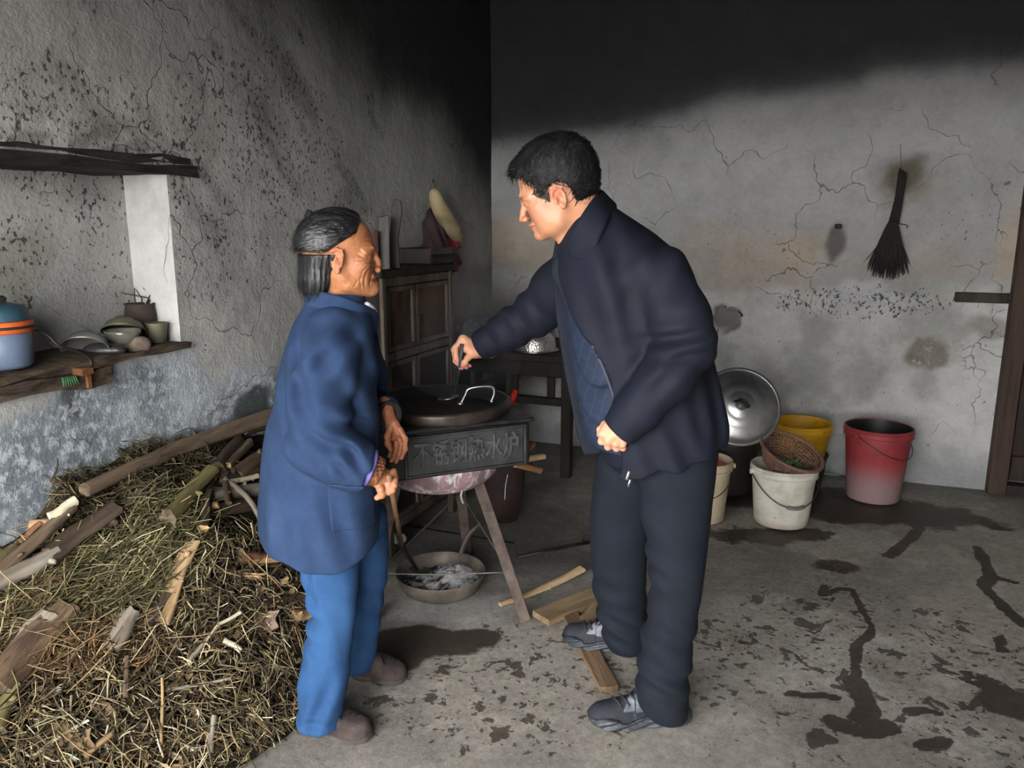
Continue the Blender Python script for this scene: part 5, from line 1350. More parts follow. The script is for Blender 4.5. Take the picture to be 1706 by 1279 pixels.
    # loose wire ends
    mb = MB(); mb.tube(spline([P(846, 790, 2.52), P(842, 810, 2.52), P(841, 832, 2.52)], 6), .0012, 5); mb.build('dangling_string', simple('pale_string', lin(176, 172, 164), lin(130, 126, 120), 30, .8, 0), st); mb = MB(); mb.tube(spline([P(770, 815, 2.45), P(768, 828, 2.45), P(772, 838, 2.45)], 6), .004, 5)
    mb.build('dangling_string', simple('pale_string', lin(176, 172, 164), lin(130, 126, 120), 30, .8, 0), st)
    # stub of fire mouth on the right, with feeding shelf
    mb = MB(); mb.box(c + fx * (hw + .012) - np.array([0, 0, .02]), (.012, .12, .05), Rz, .004); mb.build('fire_mouth', M_BLACK, st, auto=40)
    return st
build_stove()

def build_wok():
    w = empty('wok', (SCX, SCY, .66), 'wide blackened wok sitting in the stove ring', 'wok')
    prof = [(.0005, .675), (.06, .679), (.12, .694), (.17, .722), (.205, .762), (.222, .797), (.2245, .799), (.2265, .797), (.209, .760), (.173, .718), (.122, .689), (.06, .674), (.0005, .670)]
    mb = MB(); mb.lathe((SCX, SCY, 0), prof, 72); mb.build('bowl', simple('seasoned_wok', (.010, .011, .013), (.028, .028, .03), 12, .42, .2, 40, metal=.5), w)
    for a, b, top in ((P(768, 672, 2.475), P(819, 667, 2.49), P(800, 644, 2.48)),):
        m = (a + b) / 2; pts = spline([a, a + (top - m) * .55 + (a - m) * -.15, a + (top - m) * .95 + (m - a) * .35, b + (top - m) * .95 + (m - b) * .30, b + (top - m) * .5 + (b - m) * .04, b], 22)
        mb = MB(); mb.tube(pts, .0042, 8); mb.tube([a + [-.012, 0, 0], a + [.008, 0, -.002]], .006, 8); mb.tube([b + [0, 0, .004], b + [0, 0, -.010]], .006, 8); mb.build('ear_handle', M_STEEL, w)['label'] = 'bright steel ear handle'
    # dark broth and wilted greens
    t = NT('dark_broth'); n = t.noise(40, detail=5); m = t.out(t.ramp(n, [(.4, (.008, .010, .009)), (.7, (.02, .028, .018))]), .18, t.bump(n, .25, .01), spec=.5)
    V = [(SCX, SCY, .742)]; F = []
    for k in range(1, 12):
        for j in range(48):
            a = 2 * math.pi * j / 48; r = .188 * k / 11; V.append((SCX + r * math.cos(a), SCY + r * math.sin(a), .742 + .002 * math.sin(9 * a + k)))
    for j in range(48): F.append((0, 1 + j, 1 + (j + 1) % 48))
    for k in range(10):
        for j in range(48): F.append((1 + k * 48 + j, 1 + (k + 1) * 48 + j, 1 + (k + 1) * 48 + (j + 1) % 48, 1 + k * 48 + (j + 1) % 48))
    o = mesh_obj('broth', V, F, m); tag(o, 'dark broth simmering in the wok', 'broth', kind='stuff')
    mb = MB(); r = np.random.default_rng(12)
    for i in range(90):
        a = r.uniform(0, 6.28); rr = .11 * math.sqrt(r.uniform()); c = np.array([SCX + .03 + rr * math.cos(a), SCY - .04 + rr * math.sin(a), .745 + r.uniform(0, .012)])
        d = np.array([math.cos(a * 3), math.sin(a * 3), r.normal(0, .2)]) * r.uniform(.012, .03); s = np.array([-d[1], d[0], r.normal(0, .004)]) * .4
        mb.add([c - d, c + s + [0, 0, .003], c + d, c - s + [0, 0, .003]], [(0, 1, 2, 3)])
    tag(mb.build('wilted_greens', simple('cooked_greens', (.018, .035, .014), (.008, .014, .008), 40, .35, .2)), 'wilted dark green leaves floating in the wok', 'greens', kind='stuff')
build_wok()

# iron pan of ash on the floor, with one long curved handle
PAN = G(733, 985); PAN[2] = 0
def build_pan():
    c = G(734, 951, .088); c[2] = 0.0
    pan = empty('iron_pan', c, 'round grey iron pan with curved handle on the floor, full of ash', 'pan')
    R_ = 81 * S(2.55) * 1.0; R_ = .168
    h = .092
    prof = [(.0005, .004), (.07, .004), (.105, .012), (.140, .032), (.158, .062), (R_, h), (R_ + .004, h + .002), (R_ + .005, h - .001), (.163, .060), (.145, .028), (.108, .006), (.07, 0), (.0005, 0)]
    mb = MB(); mb.lathe(c, prof, 64); mb.build('bowl', M_CAST, pan)
    hp = [c + [.045, R_ - .006, h - .02], c + [.052, R_ + .03, h + .02], c + [.075, R_ + .07, h + .075], c + [.105, R_ + .10, h + .105]]
    a0 = P(768, 924, c[1] + R_ - .012); a1 = P(777, 898, c[1] + R_ + .02); a2 = P(792, 880, c[1] + R_ + .04); a3 = P(801, 873, c[1] + R_ + .05)
    mb = MB(); mb.tube(spline([a0, a1, a2, a3], 12), [.017] * 8 + [.016, .015, .013, .008], 10, flat=.5, up=(1, 0, .4)); mb.build('handle', M_CAST, pan)
    # ash heap
    n = 40; V = [c + [0, 0, .0]]; F = []
    xs = np.linspace(-1, 1, n); A, B, Fq = grid(xs, xs); rr = np.sqrt(A ** 2 + B ** 2); p2 = np.stack([A, B], 1)
    z = .046 + .046 * np.exp(-((A - .30) ** 2 + (B - .25) ** 2) / .22) + (fbm(p2 * 4, 201, 4) - .5) * .035
    keep = (rr[Fq].max(1) < 1.0); rad = .150
    bl = sstep(.46, .56, fbm(p2 * 5 + 3, 203, 4) + .15 * (A + .0) * -1 - .05)
    col = mixc(np.tile(np.array([.56, .56, .57]), (len(A), 1)), (.03, .03, .03), bl)
    t = NT('wood_ash'); nz = t.noise(160, detail=5, rough=.7); cc = t.mix(t.rng(nz, .45, .65, 0, .6), t.attr('col').outputs['Color'], (.07, .07, .07)); ma = t.out(cc, .95, t.bump(nz, .7, .006), spec=.1)
    o = mesh_obj('ash', np.stack([c[0] + A * rad, c[1] + B * rad, z], 1), Fq[keep], ma, attrs={'col': col}); tag(o, 'pale grey wood ash heaped in the iron pan', 'ash', kind='stuff')
    mb = MB(); r = np.random.default_rng(5)
    for i in range(230):
        a = r.uniform(0, 6.28); q = math.sqrt(r.uniform()) * .95; x, y = q * math.cos(a), q * math.sin(a)
        zz = .044 + .050 * math.exp(-((x - .30) ** 2 + (y - .25) ** 2) / .22); b = c + [x * rad * .9, y * rad * .9, zz]
        d = r.normal(size=3) * [1, 1, .35]; d = d / np.linalg.norm(d) * r.uniform(.008, .032); mb.tube([b, b + d * .5 + [0, 0, .003], b + d], [.0014, .0014, .0006], 4, caps=False)
    tag(mb.build('charred_straw', simple('charred', (.012, .012, .012), (.05, .048, .045), 50, .9, 0)), 'black charred straw bits on the ash in the pan', 'charcoal', kind='stuff')
build_pan()

# ------------------------------------------------------------------ wood
def wood_mat(name, c1, c2, sc=14, rough=.85, bump=.5, stretch=(1, 1, .12)):
    if name in MATS: return MATS[name]
    t = NT(name); n = t.noise(sc * 4, stretch, 6, .65, .6, kind='Generated') if False else t.noise(sc, stretch, 6, .65, .6)
    n2 = t.noise(sc * 6, stretch, 4, .6); col = t.mix(t.rng(n, .35, .68), c1, c2); col = t.mix(t.rng(n2, .5, .75, 0, .5), col, tuple(x * .45 for x in c2))
    MATS[name] = t.out(col, rough, t.bump(t.math('ADD', n, n2), bump, .006), spec=.2); return MATS[name]
W_BARK = wood_mat('grey_brown_bark', lin(112, 98, 82), lin(74, 60, 48)); W_DARK = wood_mat('dark_bark', lin(72, 60, 50), lin(44, 36, 30)); W_PALE = wood_mat('peeled_pale_wood', lin(214, 206, 186), lin(176, 160, 130))
W_TAN = wood_mat('split_tan_wood', lin(166, 140, 106), lin(122, 96, 68)); W_MOSS = wood_mat('mossy_bark', lin(110, 106, 66), lin(84, 74, 50)); W_END = wood_mat('cut_end', lin(196, 168, 124), lin(150, 118, 78), 40, .9, .3, (1, 1, 1))
W_GREY = wood_mat('weathered_grey_wood', lin(140, 132, 120), lin(96, 86, 76)); W_RED = wood_mat('reddish_stick', lin(136, 96, 70), lin(92, 62, 46))
def log(name, label, a, b, r0, r1, mat, endm=None, group=None, bend=.03, knots=1, cat='firewood', n=10, flat=1.0, seed=None):
    """one stick: own frame with z along it, so that the grain follows"""
    a = np.asarray(a, float); b = np.asarray(b, float); L = np.linalg.norm(b - a); R = axes(b - a); r = np.random.default_rng(seed if seed is not None else int(abs(a[0] * 7919 + b[1] * 104729) * 100) % 99991)
    k = max(6, min(14, int(L / .04))); ph = r.uniform(0, 6.28, 3); V = []; F = []
    for i in range(k):
        t = i / (k - 1); rr = r0 + (r1 - r0) * t; ox = bend * L * math.sin(math.pi * t) * math.cos(ph[0]) * .5 + .12 * rr * math.sin(7 * t + ph[1]); oy = bend * L * math.sin(math.pi * t) * math.sin(ph[0]) * .5
        for j in range(n):
            an = 2 * math.pi * j / n; w = 1 + .13 * math.sin(3 * an + ph[2] + 2 * t) + r.normal(0, .05)
            V.append((ox + rr * w * math.cos(an), oy + rr * w * math.sin(an) * flat, (t - .5) * L + (r.normal(0, .12) * rr if i in (0, k - 1) else 0)))
    for i in range(k - 1):
        for j in range(n): F.append((i * n + j, i * n + (j + 1) % n, (i + 1) * n + (j + 1) % n, (i + 1) * n + j))
    root = empty(name, (a + b) / 2, label, cat, group); root.rotation_euler = Matrix(R.tolist()).to_euler()
    o = mesh_obj('bark', V, F, mat); o.parent = root
    for i in (0, k - 1):
        V2 = []; F2 = []
        ring = [V[i * n + j] for j in range(n)]; c = np.mean(np.array(ring), 0); b_ = len(V2); V2.append(tuple(c)); V2 += ring
        for j in range(n): F2.append((b_, b_ + 1 + j, b_ + 1 + (j + 1) % n) if i else (b_, b_ + 1 + (j + 1) % n, b_ + 1 + j))
        o2 = mesh_obj('cut_end', V2, F2, endm or W_END, smooth=False); o2.parent = root
    if knots and r0 > .008:
        for _ in range(knots):
            mb = MB()
            i = r.integers(1, k - 1); j = r.integers(0, n); v = np.array(V[i * n + j]); d = np.array([v[0], v[1], 0]); d = d / np.linalg.norm(d); mb.tube([v - d * r0 * .3, v + (d + [0, 0, .5]) * r0 * .5], [r0 * .42, r0 * .2], 6)
            kk = mb.build('knot', mat); kk.parent = root
    return root
def plank(name, label, a, b, w, th, mat, up=(0, 0, 1), group=None, cat='board', seed=1, taper=0.0):
    a = np.asarray(a, float); b = np.asarray(b, float); z = b - a; L = np.linalg.norm(z); z /= L; x = np.cross(np.asarray(up, float), z); x /= np.linalg.norm(x); y = np.cross(z, x); R = np.stack([x, y, z], 1)
    r = np.random.default_rng(seed); k = 9; V = []; F = []
    for i in range(k):
        t = i / (k - 1); ww = w * (1 - taper * t) * (1 + r.normal(0, .02)); tt = th * (1 + r.normal(0, .03)); zz = (t - .5) * L; e = (r.normal(0, .006) if i in (0, k - 1) else 0)
        pr = [(-ww, -tt), (-ww * .4, -tt * 1.02), (ww * .4, -tt), (ww, -tt), (ww, tt), (ww * .4, tt * 1.05), (-ww * .4, tt), (-ww, tt)]
        for m_, (px_, py_) in enumerate(pr): V.append((px_, py_, zz + e * (1 + .6 * math.sin(m_ * 2.1))))
    for i in range(k - 1):
        for j in range(8): F.append((i * 8 + j, i * 8 + (j + 1) % 8, (i + 1) * 8 + (j + 1) % 8, (i + 1) * 8 + j))
    F.append(tuple(range(7, -1, -1))); F.append(tuple((k - 1) * 8 + j for j in range(8)))
    o = mesh_obj(name, V, F, mat, smooth=False); o.location = tuple((a + b) / 2); o.rotation_euler = Matrix(R.tolist()).to_euler()
    return tag(o, label, cat, group)
# split wood on the floor between the stove and the man
W_FL1 = wood_mat('fresh_split_wood', lin(188, 166, 130), lin(142, 116, 84)); W_FL2 = wood_mat('old_board', lin(140, 122, 96), lin(98, 80, 60)); W_FL3 = wood_mat('brown_board', lin(120, 99, 77), lin(88, 70, 54))
log('split_stick', 'long split stick with a knobbly pale end, lying under the right stove leg', G(832, 1006, .02), G(968, 948, .022), .012, .020, W_FL1, W_FL1, bend=.06, flat=.7)
plank('board', 'broad weathered board on the floor, tucked behind the far shoe', G(900, 1030, .018), G(1010, 985, .018), .043, .012, W_FL2, seed=3)
plank('board', 'narrow brown board lying under the far black shoe', G(946, 1016, .010), G(1016, 1150, .010), .028, .010, W_FL3, seed=4)
plank('board', 'short board end beside the dark trouser leg, above the far shoe', G(976, 1038, .010), G(1010, 1000, .012), .030, .010, W_FL2, seed=5)
ir = empty('iron_poker', G(920, 912), 'thin black iron poker with a ring end lying on the floor behind the boards', 'poker')
mb = MB(); mb.tube([G(862, 928, .010), G(980, 903, .010)], .008, 8); mb.build('rod', M_IRON, ir)
g = G(978, 898, .015); mb = MB(); mb.tube([g + .018 * np.array([math.cos(a), .3 * math.sin(a), math.sin(a)]) for a in np.linspace(0, 6.28, 17)], .003, 6, caps=False); mb.build('ring', M_IRON, ir)
# chalky stone
def stone(name, label, c, r, mat, seed, cat='stone', sq=(1, 1, .8)):
    o = sdf_obj(name, lambda p: np.maximum(ell(p, c, np.array(sq) * r) + .25 * r * snoise(p, 3.2 / r, seed), c[2] - r * sq[2] * .8 - p[:, 2]), np.asarray(c) - r * 1.8, np.asarray(c) + r * 1.8, r / 7, mat); return tag(o, label, cat)
g = G(667, 908); stone('stone', 'white chalky lump on the floor beside the shovel handle', g + [0, 0, .028], .030, simple('chalk', lin(196, 194, 186), lin(150, 146, 138), 14, .9, .5), 4)
# firewood feeding the stove from the right
b0 = P(862, 752, 2.72)
for i, (a, b, r_, lb) in enumerate([((858, 758), (888, 741), .016, 'uppermost reddish stick of the three poking out of the stove side'), ((860, 765), (906, 760), .014, 'middle split stick pointing right out of the stove side'), ((860, 772), (900, 783), .015, 'lowest stick of the three at the stove side, with a frayed tip')]):
    log('stove_wood', lb, P(*a, 2.62), P(*b, 2.70 + .02 * i), r_, r_ * .8, W_RED if i != 1 else W_TAN, W_TAN, group='sticks feeding the stove', n=8)
# ================================================================== CUPBOARD, TABLE, THINGS BEHIND
W_CAB = wood_mat('smoke_dark_wood', lin(40, 34, 30), lin(24, 20, 18), 8, .6, .3); W_CAB2 = wood_mat('worn_cupboard_edge', lin(96, 86, 76), lin(52, 44, 38), 10, .6, .3)
RZ22 = rotm('Z', -22)
def bxr(mb, u, v, z, hu, hv, hz, bev=.003): mb.box(RV(u, v, z), (hu, hv, hz), RZ22, bev); return mb
def build_cupboard():
    # stands in the corner, back to the left wall side; its door front faces the room (towards -v)
    # front plane from the photo: right post at px 745, depth 3.95
    d = 3.5; ex = D1.copy(); ey = -D2.copy(); R = np.stack([ex, ey, [0, 0, 1.0]], 1)
    W = .62; zt = 1.185; dp = .34; org = RV(-1.625, 2.63)
    root = empty('cupboard', org + ex * W / 2 + ey * dp / 2, 'smoke-blackened wooden cupboard with mesh doors in the corner', 'cupboard')
    def B(name, x0, x1, y0, y1, z0, z1, mat, par, bev=.003, ):
        mb = MB(); c = org + ex * (x0 + x1) / 2 + ey * (y0 + y1) / 2 + np.array([0, 0, (z0 + z1) / 2]); mb.box(c, ((x1 - x0) / 2, (y1 - y0) / 2, (z1 - z0) / 2), R, bev); return mb.build(name, mat, par, auto=40)
    B('back_panel', 0, W, dp - .015, dp, .1, zt, W_CAB, root); B('side_panel', 0, .018, 0, dp, .1, zt, W_CAB, root); B('side_panel', W - .018, W, 0, dp, .1, zt, W_CAB, root)
    B('top', -.02, W + .02, -.02, dp + .01, zt, zt + .028, W_CAB, root); B('bottom', 0, W, 0, dp, .1, .12, W_CAB, root)
    for x in (.0, W - .03):
        B('post', x, x + .03, -.012, .02, 0, zt, W_CAB2, root)
    for x in (.0, W - .03): B('leg', x, x + .03, dp - .03, dp, 0, .1, W_CAB, root)
    zm = .86
    for z in (.13, zm, zt - .02): B('rail', .03, W - .03, -.008, .014, z - .018, z + .018, W_CAB2, root)
    B('shelf', .018, W - .018, 0, dp - .02, zm - .012, zm + .012, W_CAB, root)
    # mesh doors: four of them
    t = NT('brown_wire_mesh'); br = t.n('ShaderNodeTexChecker'); br.inputs['Scale'].default_value = 190; t.l(t.coord(), br.inputs['Vector'])
    col = t.mix(br.outputs['Fac'], lin(104, 78, 54), lin(58, 42, 30)); col = t.mix(t.rng(t.noise(6), .4, .65), col, lin(40, 32, 26)); MM = t.out(col, .8, t.bump(br.outputs['Fac'], .4, .002), spec=.2)
    xm = .27
    for z0, z1 in ((.155, zm - .022), (zm + .022, zt - .042)):
        for x0, x1 in ((.034, xm - .006), (xm + .006, W - .034)):
            c = org + ex * (x0 + x1) / 2 + np.array([0, 0, (z0 + z1) / 2]); up_ = z0 > .2
            dr = B('door', x0 + .018, x1 - .018, .002, .006, z0 + .018, z1 - .018, MM if up_ else W_CAB, root, .001)
            for a in ((x0, x0 + .02, z0, z1), (x1 - .02, x1, z0, z1), (x0, x1, z0, z0 + .02), (x0, x1, z1 - .02, z1)): B('door_frame', a[0], a[1], -.010, .010, a[2], a[3], W_CAB2, dr, .002)
            mb = MB(); mb.tube([org + ex * (x1 - .010 if x0 < .1 else x0 + .010) + ey * -.012 + [0, 0, (z0 + z1) / 2], org + ex * (x1 - .010 if x0 < .1 else x0 + .010) + ey * -.024 + [0, 0, (z0 + z1) / 2]], .006, 8); mb.build('knob', M_IRON, dr)
    # -- things standing on the cupboard
    top = zt + .028
    def on(px, y): # point on the cupboard top along the picture column px, y metres behind the front
        r = ray(px, 430); o2 = org + ey * y; n = ey; t_ = ((o2 - O_CAM) @ n) / (r @ n); p = O_CAM + r * t_; p[2] = top; return p
    W_BRD = wood_mat('greasy_dark_board', lin(56, 50, 46), lin(34, 30, 28), 9, .55, .25); W_BRD2 = wood_mat('grey_board', lin(86, 82, 78), lin(54, 50, 48), 9, .6, .25)
    d_ = 3.62
    def bd(name, label, pts, th, mat, dep):
        q_ = [P(x, y, dep) for x, y in pts]; zmin = min(v[2] for v in q_); V = [v + [0, 0, top - zmin] * 1 if False else v for v in q_]; n = len(V); back = [v + np.array([-.1, 1, 0]) * th for v in V]
        F = [tuple(range(n)), tuple(range(2 * n - 1, n - 1, -1))] + [(i, n + i, n + (i + 1) % n, (i + 1) % n) for i in range(n)]
        o = mesh_obj(name, list(V) + back, F, mat, smooth=False); sharp(o, 30); md = o.modifiers.new('bev', 'BEVEL'); md.width = .003; md.segments = 1; return tag(o, label, 'board')
    y_top = 452
    bd('chopping_board', 'tall dark narrow board leaning upright on the cupboard', [(645, 447), (649, 400), (652, 345), (657, 331), (668, 334), (670, 350), (664, 400), (667, 447)], .022, W_BRD, 3.18)
    bd('chopping_board', 'shorter grey board standing beside the smiling face on the cupboard', [(627, 450), (631, 362), (648, 358), (650, 448)], .022, W_BRD2, 3.10)
    bd('chopping_board', 'reddish narrow board end just behind the forehead on the cupboard', [(620, 450), (622, 385), (630, 383), (632, 450)], .02, wood_mat('reddish_board', lin(74, 48, 42), lin(48, 32, 28)), 3.06)
    # low dark tray with rails
    tray = empty('wooden_tray', on(705, .18), 'low dark wooden rack lying on top of the cupboard', 'rack')
    cc = on(712, .17); hw = .13
    for z, y in ((.010, -.09), (.010, .09), (.055, -.09), (.055, .09)):
        mb = MB(); mb.box(cc + ey * y + [0, 0, z + .004], (.15, .008, .014), R, .002); mb.build('rail', W_BRD2 if z > .03 else W_BRD, tray, auto=40)
    for x in (-.14, .14):
        mb = MB(); mb.box(cc + ex * x + [0, 0, .036], (.012, .095, .034), R, .002); mb.build('side', W_BRD, tray, auto=40)
    # bits of straw and shells on the front edge
    sc_ = MB(); r = np.random.default_rng(8)
    for i in range(9):
        a = on(644 + i * 4.2, .03 + .01 * r.uniform()) + [0, 0, .004]; dd = ex * r.uniform(.006, .016) + ey * r.normal(0, .006); sc_.tube([a, a + dd + [0, 0, .002]], .0025, 5)
    tag(sc_.build('peelings', simple('dry_peel', lin(150, 140, 110), lin(104, 92, 70), 30, .9, .2)), 'scatter of pale dry peelings along the cupboard edge', 'peelings', kind='stuff')
    return org, ex, ey, W, top
CAB = build_cupboard()
# bag and gourd hung on the left wall above the cupboard
def wallpt(px, py, off): return WL(px, py, off)
nw = D2
def build_bag():
    a = [wallpt(724, 332, .05), wallpt(720, 380, .07), wallpt(722, 430, .08)]
    def bagf(p):
        d = chain(p, [wallpt(726, 326, .03), wallpt(722, 370, .065), wallpt(724, 420, .085), wallpt(738, 435, .09)], [.012, .045, .068, .06], .04)
        return d + folds(p, wallpt(725, 390, .05), (.9, .3, .2), .05, .010, .2, 51)
    lo, hi = pts_bbox([wallpt(726, 320, .05), wallpt(722, 440, .08), wallpt(760, 440, .08)], .12)
    b = sdf_obj('cloth_bag', bagf, lo, hi, .008, simple('dark_maroon_cloth', lin(58, 40, 44), lin(34, 26, 30), 6, .9, .2)); tag(b, 'dark limp bag hanging on the wall above the cupboard, under the pale gourd', 'bag')
    def redf(p):
        d = chain(p, [wallpt(736, 372, .07), wallpt(746, 410, .09), wallpt(752, 436, .09), wallpt(748, 450, .09)], [.03, .06, .05, .03], .04)
        return d + folds(p, wallpt(748, 420, .08), (1, 0, .6), .045, .010, .15, 52)
    lo, hi = pts_bbox([wallpt(736, 372, .07), wallpt(748, 452, .09)], .12)
    b = sdf_obj('plastic_bag', redf, lo, hi, .007, simple('maroon_plastic', lin(120, 34, 58), lin(80, 22, 40), 7, .4, .2)); tag(b, 'crumpled maroon plastic bag hanging at the cupboard corner', 'bag')
    g = [wallpt(724, 322, .12), wallpt(732, 345, .13), wallpt(748, 372, .14), wallpt(764, 398, .14)]
    t = NT('dried_gourd'); n = t.noise(9, detail=5); MG = t.out(t.mix(t.rng(n, .4, .65), lin(150, 136, 106), lin(122, 108, 80)), .6, t.bump(t.noise(40), .2, .005), spec=.3)
    gf = lambda p: chain(p, spline(g, 9), [.024, .026, .030, .034, .037, .038, .037, .034, .028], .03)
    lo, hi = pts_bbox(g, .07); o = sdf_obj('gourd', gf, lo, hi, .005, MG); tag(o, 'long pale yellow gourd hanging slantwise on the corner wall', 'gourd')
    mb = MB(); s0 = g[0] + [0, 0, .02]; mb.tube([s0, s0 + [-.01, 0, .03], wallpt(722, 300, .0)], [.006, .005, .004], 6); mb.build('stem', simple('gourd_stem', lin(104, 96, 62), lin(70, 64, 44), 20, .8, .2), o)
build_bag()
# table behind the man
def build_table():
    # long side parallel to the back wall
    v0, v1 = 3.93, 4.53; top = .70; u0, u1 = -1.93, -1.24
    t = empty('table', RV((u0 + u1) / 2, (v0 + v1) / 2, 0), 'dark wooden table against the back wall behind the stove', 'table')
    def B(name, u, v, z, hu, hv, hz, mat=W_CAB): mb = MB(); bxr(mb, u, v, z, hu, hv, hz); return mb.build(name, mat, t, auto=40)
    B('tabletop', (u0 + u1) / 2, (v0 + v1) / 2, top - .02, (u1 - u0) / 2 + .04, (v1 - v0) / 2 + .04, .02)
    for u in (u0 + .03, u1 - .03):
        for v in (v0 + .03, v1 - .03): B('leg', u, v, (top - .04) / 2, .028, .028, (top - .04) / 2)
    B('apron', (u0 + u1) / 2, v0 + .02, top - .085, (u1 - u0) / 2 - .05, .012, .045); B('apron', (u0 + u1) / 2, v1 - .02, top - .085, (u1 - u0) / 2 - .05, .012, .045)
    B('stretcher', (u0 + u1) / 2, v0 + .03, top - .27, (u1 - u0) / 2 - .05, .016, .022); B('stretcher', u1 - .03, (v0 + v1) / 2, top - .27, .016, (v1 - v0) / 2 - .05, .022); B('stretcher', u0 + .03, (v0 + v1) / 2, top - .27, .016, (v1 - v0) / 2 - .05, .022)
    for du in (-.22, .0, .22): B('slat', (u0 + u1) / 2 + du, v0 + .03, top - .19, .022, .010, .075)
    return top
TT = build_table()
# aluminium colander, mouth down on the table
def build_colander():
    c = G(893, 583, TT); R_ = .115
    col = empty('colander', c, 'hammered aluminium colander turned over on the dark table', 'colander')
    t = NT('perforated_aluminium'); v = t.voro(95); hole = t.rng(v, .22, .30, 1, 0); m = t.out(t.mix(hole, (.62, .60, .57), (.02, .02, .02)), .32, t.bump(v, .5, .004), metal=.9)
    mb = MB(); mb.lathe(c, [(R_, .006), (.112, .03), (.108, .065), (.08, .095), (.04, .108), (.0005, .111)], 48); mb.build('bowl', m, col)
    mb = MB(); mb.lathe(c, [(R_ - .002, .0), (R_ + .012, .0), (R_ + .014, .005), (R_ + .010, .009), (R_ - .002, .008)], 48, closed=True); mb.build('rim', M_STEEL, col)
build_colander()
# red-handled lighter/dustpan behind the stove, rust-coloured jar
o = empty('red_scoop', P(858, 690, 2.98), 'bright red plastic scoop handle standing behind the stove rim', 'scoop')
red = simple('red_plastic', lin(232, 70, 48), lin(206, 48, 40), 12, .4, .05)
mb = MB(); mb.tube([P(851, 676, 2.98), P(854, 663, 2.98), P(859, 650, 2.99)], [.012, .013, .010], 10); mb.build('handle', red, o)
mb = MB(); mb.lathe(P(852, 690, 2.98) - [0, 0, .02], [(.0005, -.02), (.03, -.018), (.045, .0), (.05, .03), (.047, .03), (.042, .004), (.028, -.012), (.0005, -.014)], 24); mb.build('cup', red, o)
g = RV(-1.36, 3.25)
jar = empty('clay_jar', g, 'dark brown clay jar standing on the floor behind the stove legs', 'jar')
mb = MB(); zt_ = .47; mb.lathe(g, [(.0005, 0), (.07, 0), (.10, zt_ * .3), (.11, zt_ * .6), (.08, zt_ * .9), (.055, zt_), (.048, zt_), (.07, zt_ * .88), (.10, zt_ * .6), (.0005, .02)], 36)
mb.build('body', simple('rust_clay', lin(58, 37, 32), lin(24, 19, 18), 6, .8, .3), jar); mb = MB(); mb.lathe(g + [0, 0, zt_], [(.046, -.004), (.062, -.004), (.064, .006), (.056, .010), (.046, .008)], 36, closed=True); mb.build('lip', MATS['rust_clay'], jar)

# ================================================================== BUCKETS
def bucket(name, label, base, r0, r1, h, mat, inner=None, wire=None, lean=None, rimh=.03, group=None, up=None):
    b = empty(name, base, label, 'bucket', group); c = np.asarray(base, float); R = np.eye(3) if up is None else up
    z1 = h; prof = [(.0005, .003), (r0 - .004, .003), (r0, .008), (r0 + (r1 - r0) * .85, h * .85), (r1, h - .002)]
    mb = MB(); mb.lathe(c, prof, 56, R); mb.build('body', mat, b)
    mb = MB(); k = rimh; mb.lathe(c, [(r1 - .001, h - k * 1.5), (r1 + .006, h - k * 1.5), (r1 + .006, h - k * 1.3), (r1 + .002, h - k * 1.2), (r1 + .002, h - k * .75), (r1 + .007, h - k * .7), (r1 + .007, h - k * .5), (r1 + .003, h - k * .4), (r1 + .005, h - .003), (r1 + .002, h), (r1 - .003, h - .001), (r1 - .003, h - .02)], 56, R, closed=True); mb.build('rim', mat, b, auto=50)
    mb = MB(); mb.lathe(c, [(r1 - .003, h - .004), (r0 + (r1 - r0) * .5 - .004, h * .5), (r0 - .004, .012), (.0005, .012)], 56, R); mb.build('inside', inner or mat, b)
    if wire is not None:
        ang, drop, grip = wire; a0 = math.radians(ang); mw = simple('bail_wire', lin(96, 92, 88), lin(60, 56, 54), 30, .45, .1, metal=.8)
        n = 25; pts = []
        for i in range(n):
            t = i / (n - 1); an = a0 + math.pi * t; s_ = math.sin(math.pi * t); rr = r1 + .010 + .004 * s_ - (r1 - r0) * .35 * s_; zz = h - rimh * 1.0 - drop * s_ ** 1.1
            pts.append(c + R @ np.array([rr * math.cos(an), rr * math.sin(an), zz]))
        mb = MB(); mb.tube(pts, .0024, 6); hb = mb.build('bail', mw, b)
        if grip:
            m = n // 2; mb = MB(); mb.tube(pts[m - 2:m + 3], .0085, 10); mb.build('grip', simple('grey_grip', lin(120, 116, 112), lin(84, 80, 78), 20, .6, .1), hb)
        for an in (a0, a0 + math.pi):
            e = c + R @ np.array([(r1 + .007) * math.cos(an), (r1 + .007) * math.sin(an), h - rimh]); mb = MB(); mb.box(e, (.010, .010, .012), R @ rotm('Z', math.degrees(an)), .003); mb.build('lug', mat, b, auto=40)
    return b
def grimy(name, c, dirt, foot=None, fade=None, top=.3, rough=.55):
    if name in MATS: return MATS[name]
    t = NT(name); n = t.noise(7, detail=6, rough=.7); n2 = t.noise(26, detail=5, rough=.7); sx = t.n('ShaderNodeSeparateXYZ'); t.l(t.coord(), sx.inputs[0])
    col = t.mix(t.rng(n, .45, .72, 0, .7), c, dirt); col = t.mix(t.rng(n2, .55, .75, 0, .6), col, tuple(x * .5 for x in dirt))
    if foot is not None:
        zz = t.math('ADD', sx.outputs[2], t.math('MULTIPLY', t.math('SUBTRACT', n, .5), .10)); col = t.mix(t.rng(zz, fade[0], fade[1], .85, 0), col, foot)
    MATS[name] = t.out(col, rough, t.bump(n2, .15, .003), spec=.4); return MATS[name]
rot = lambda b, d: b
rb = G(1453, 828)
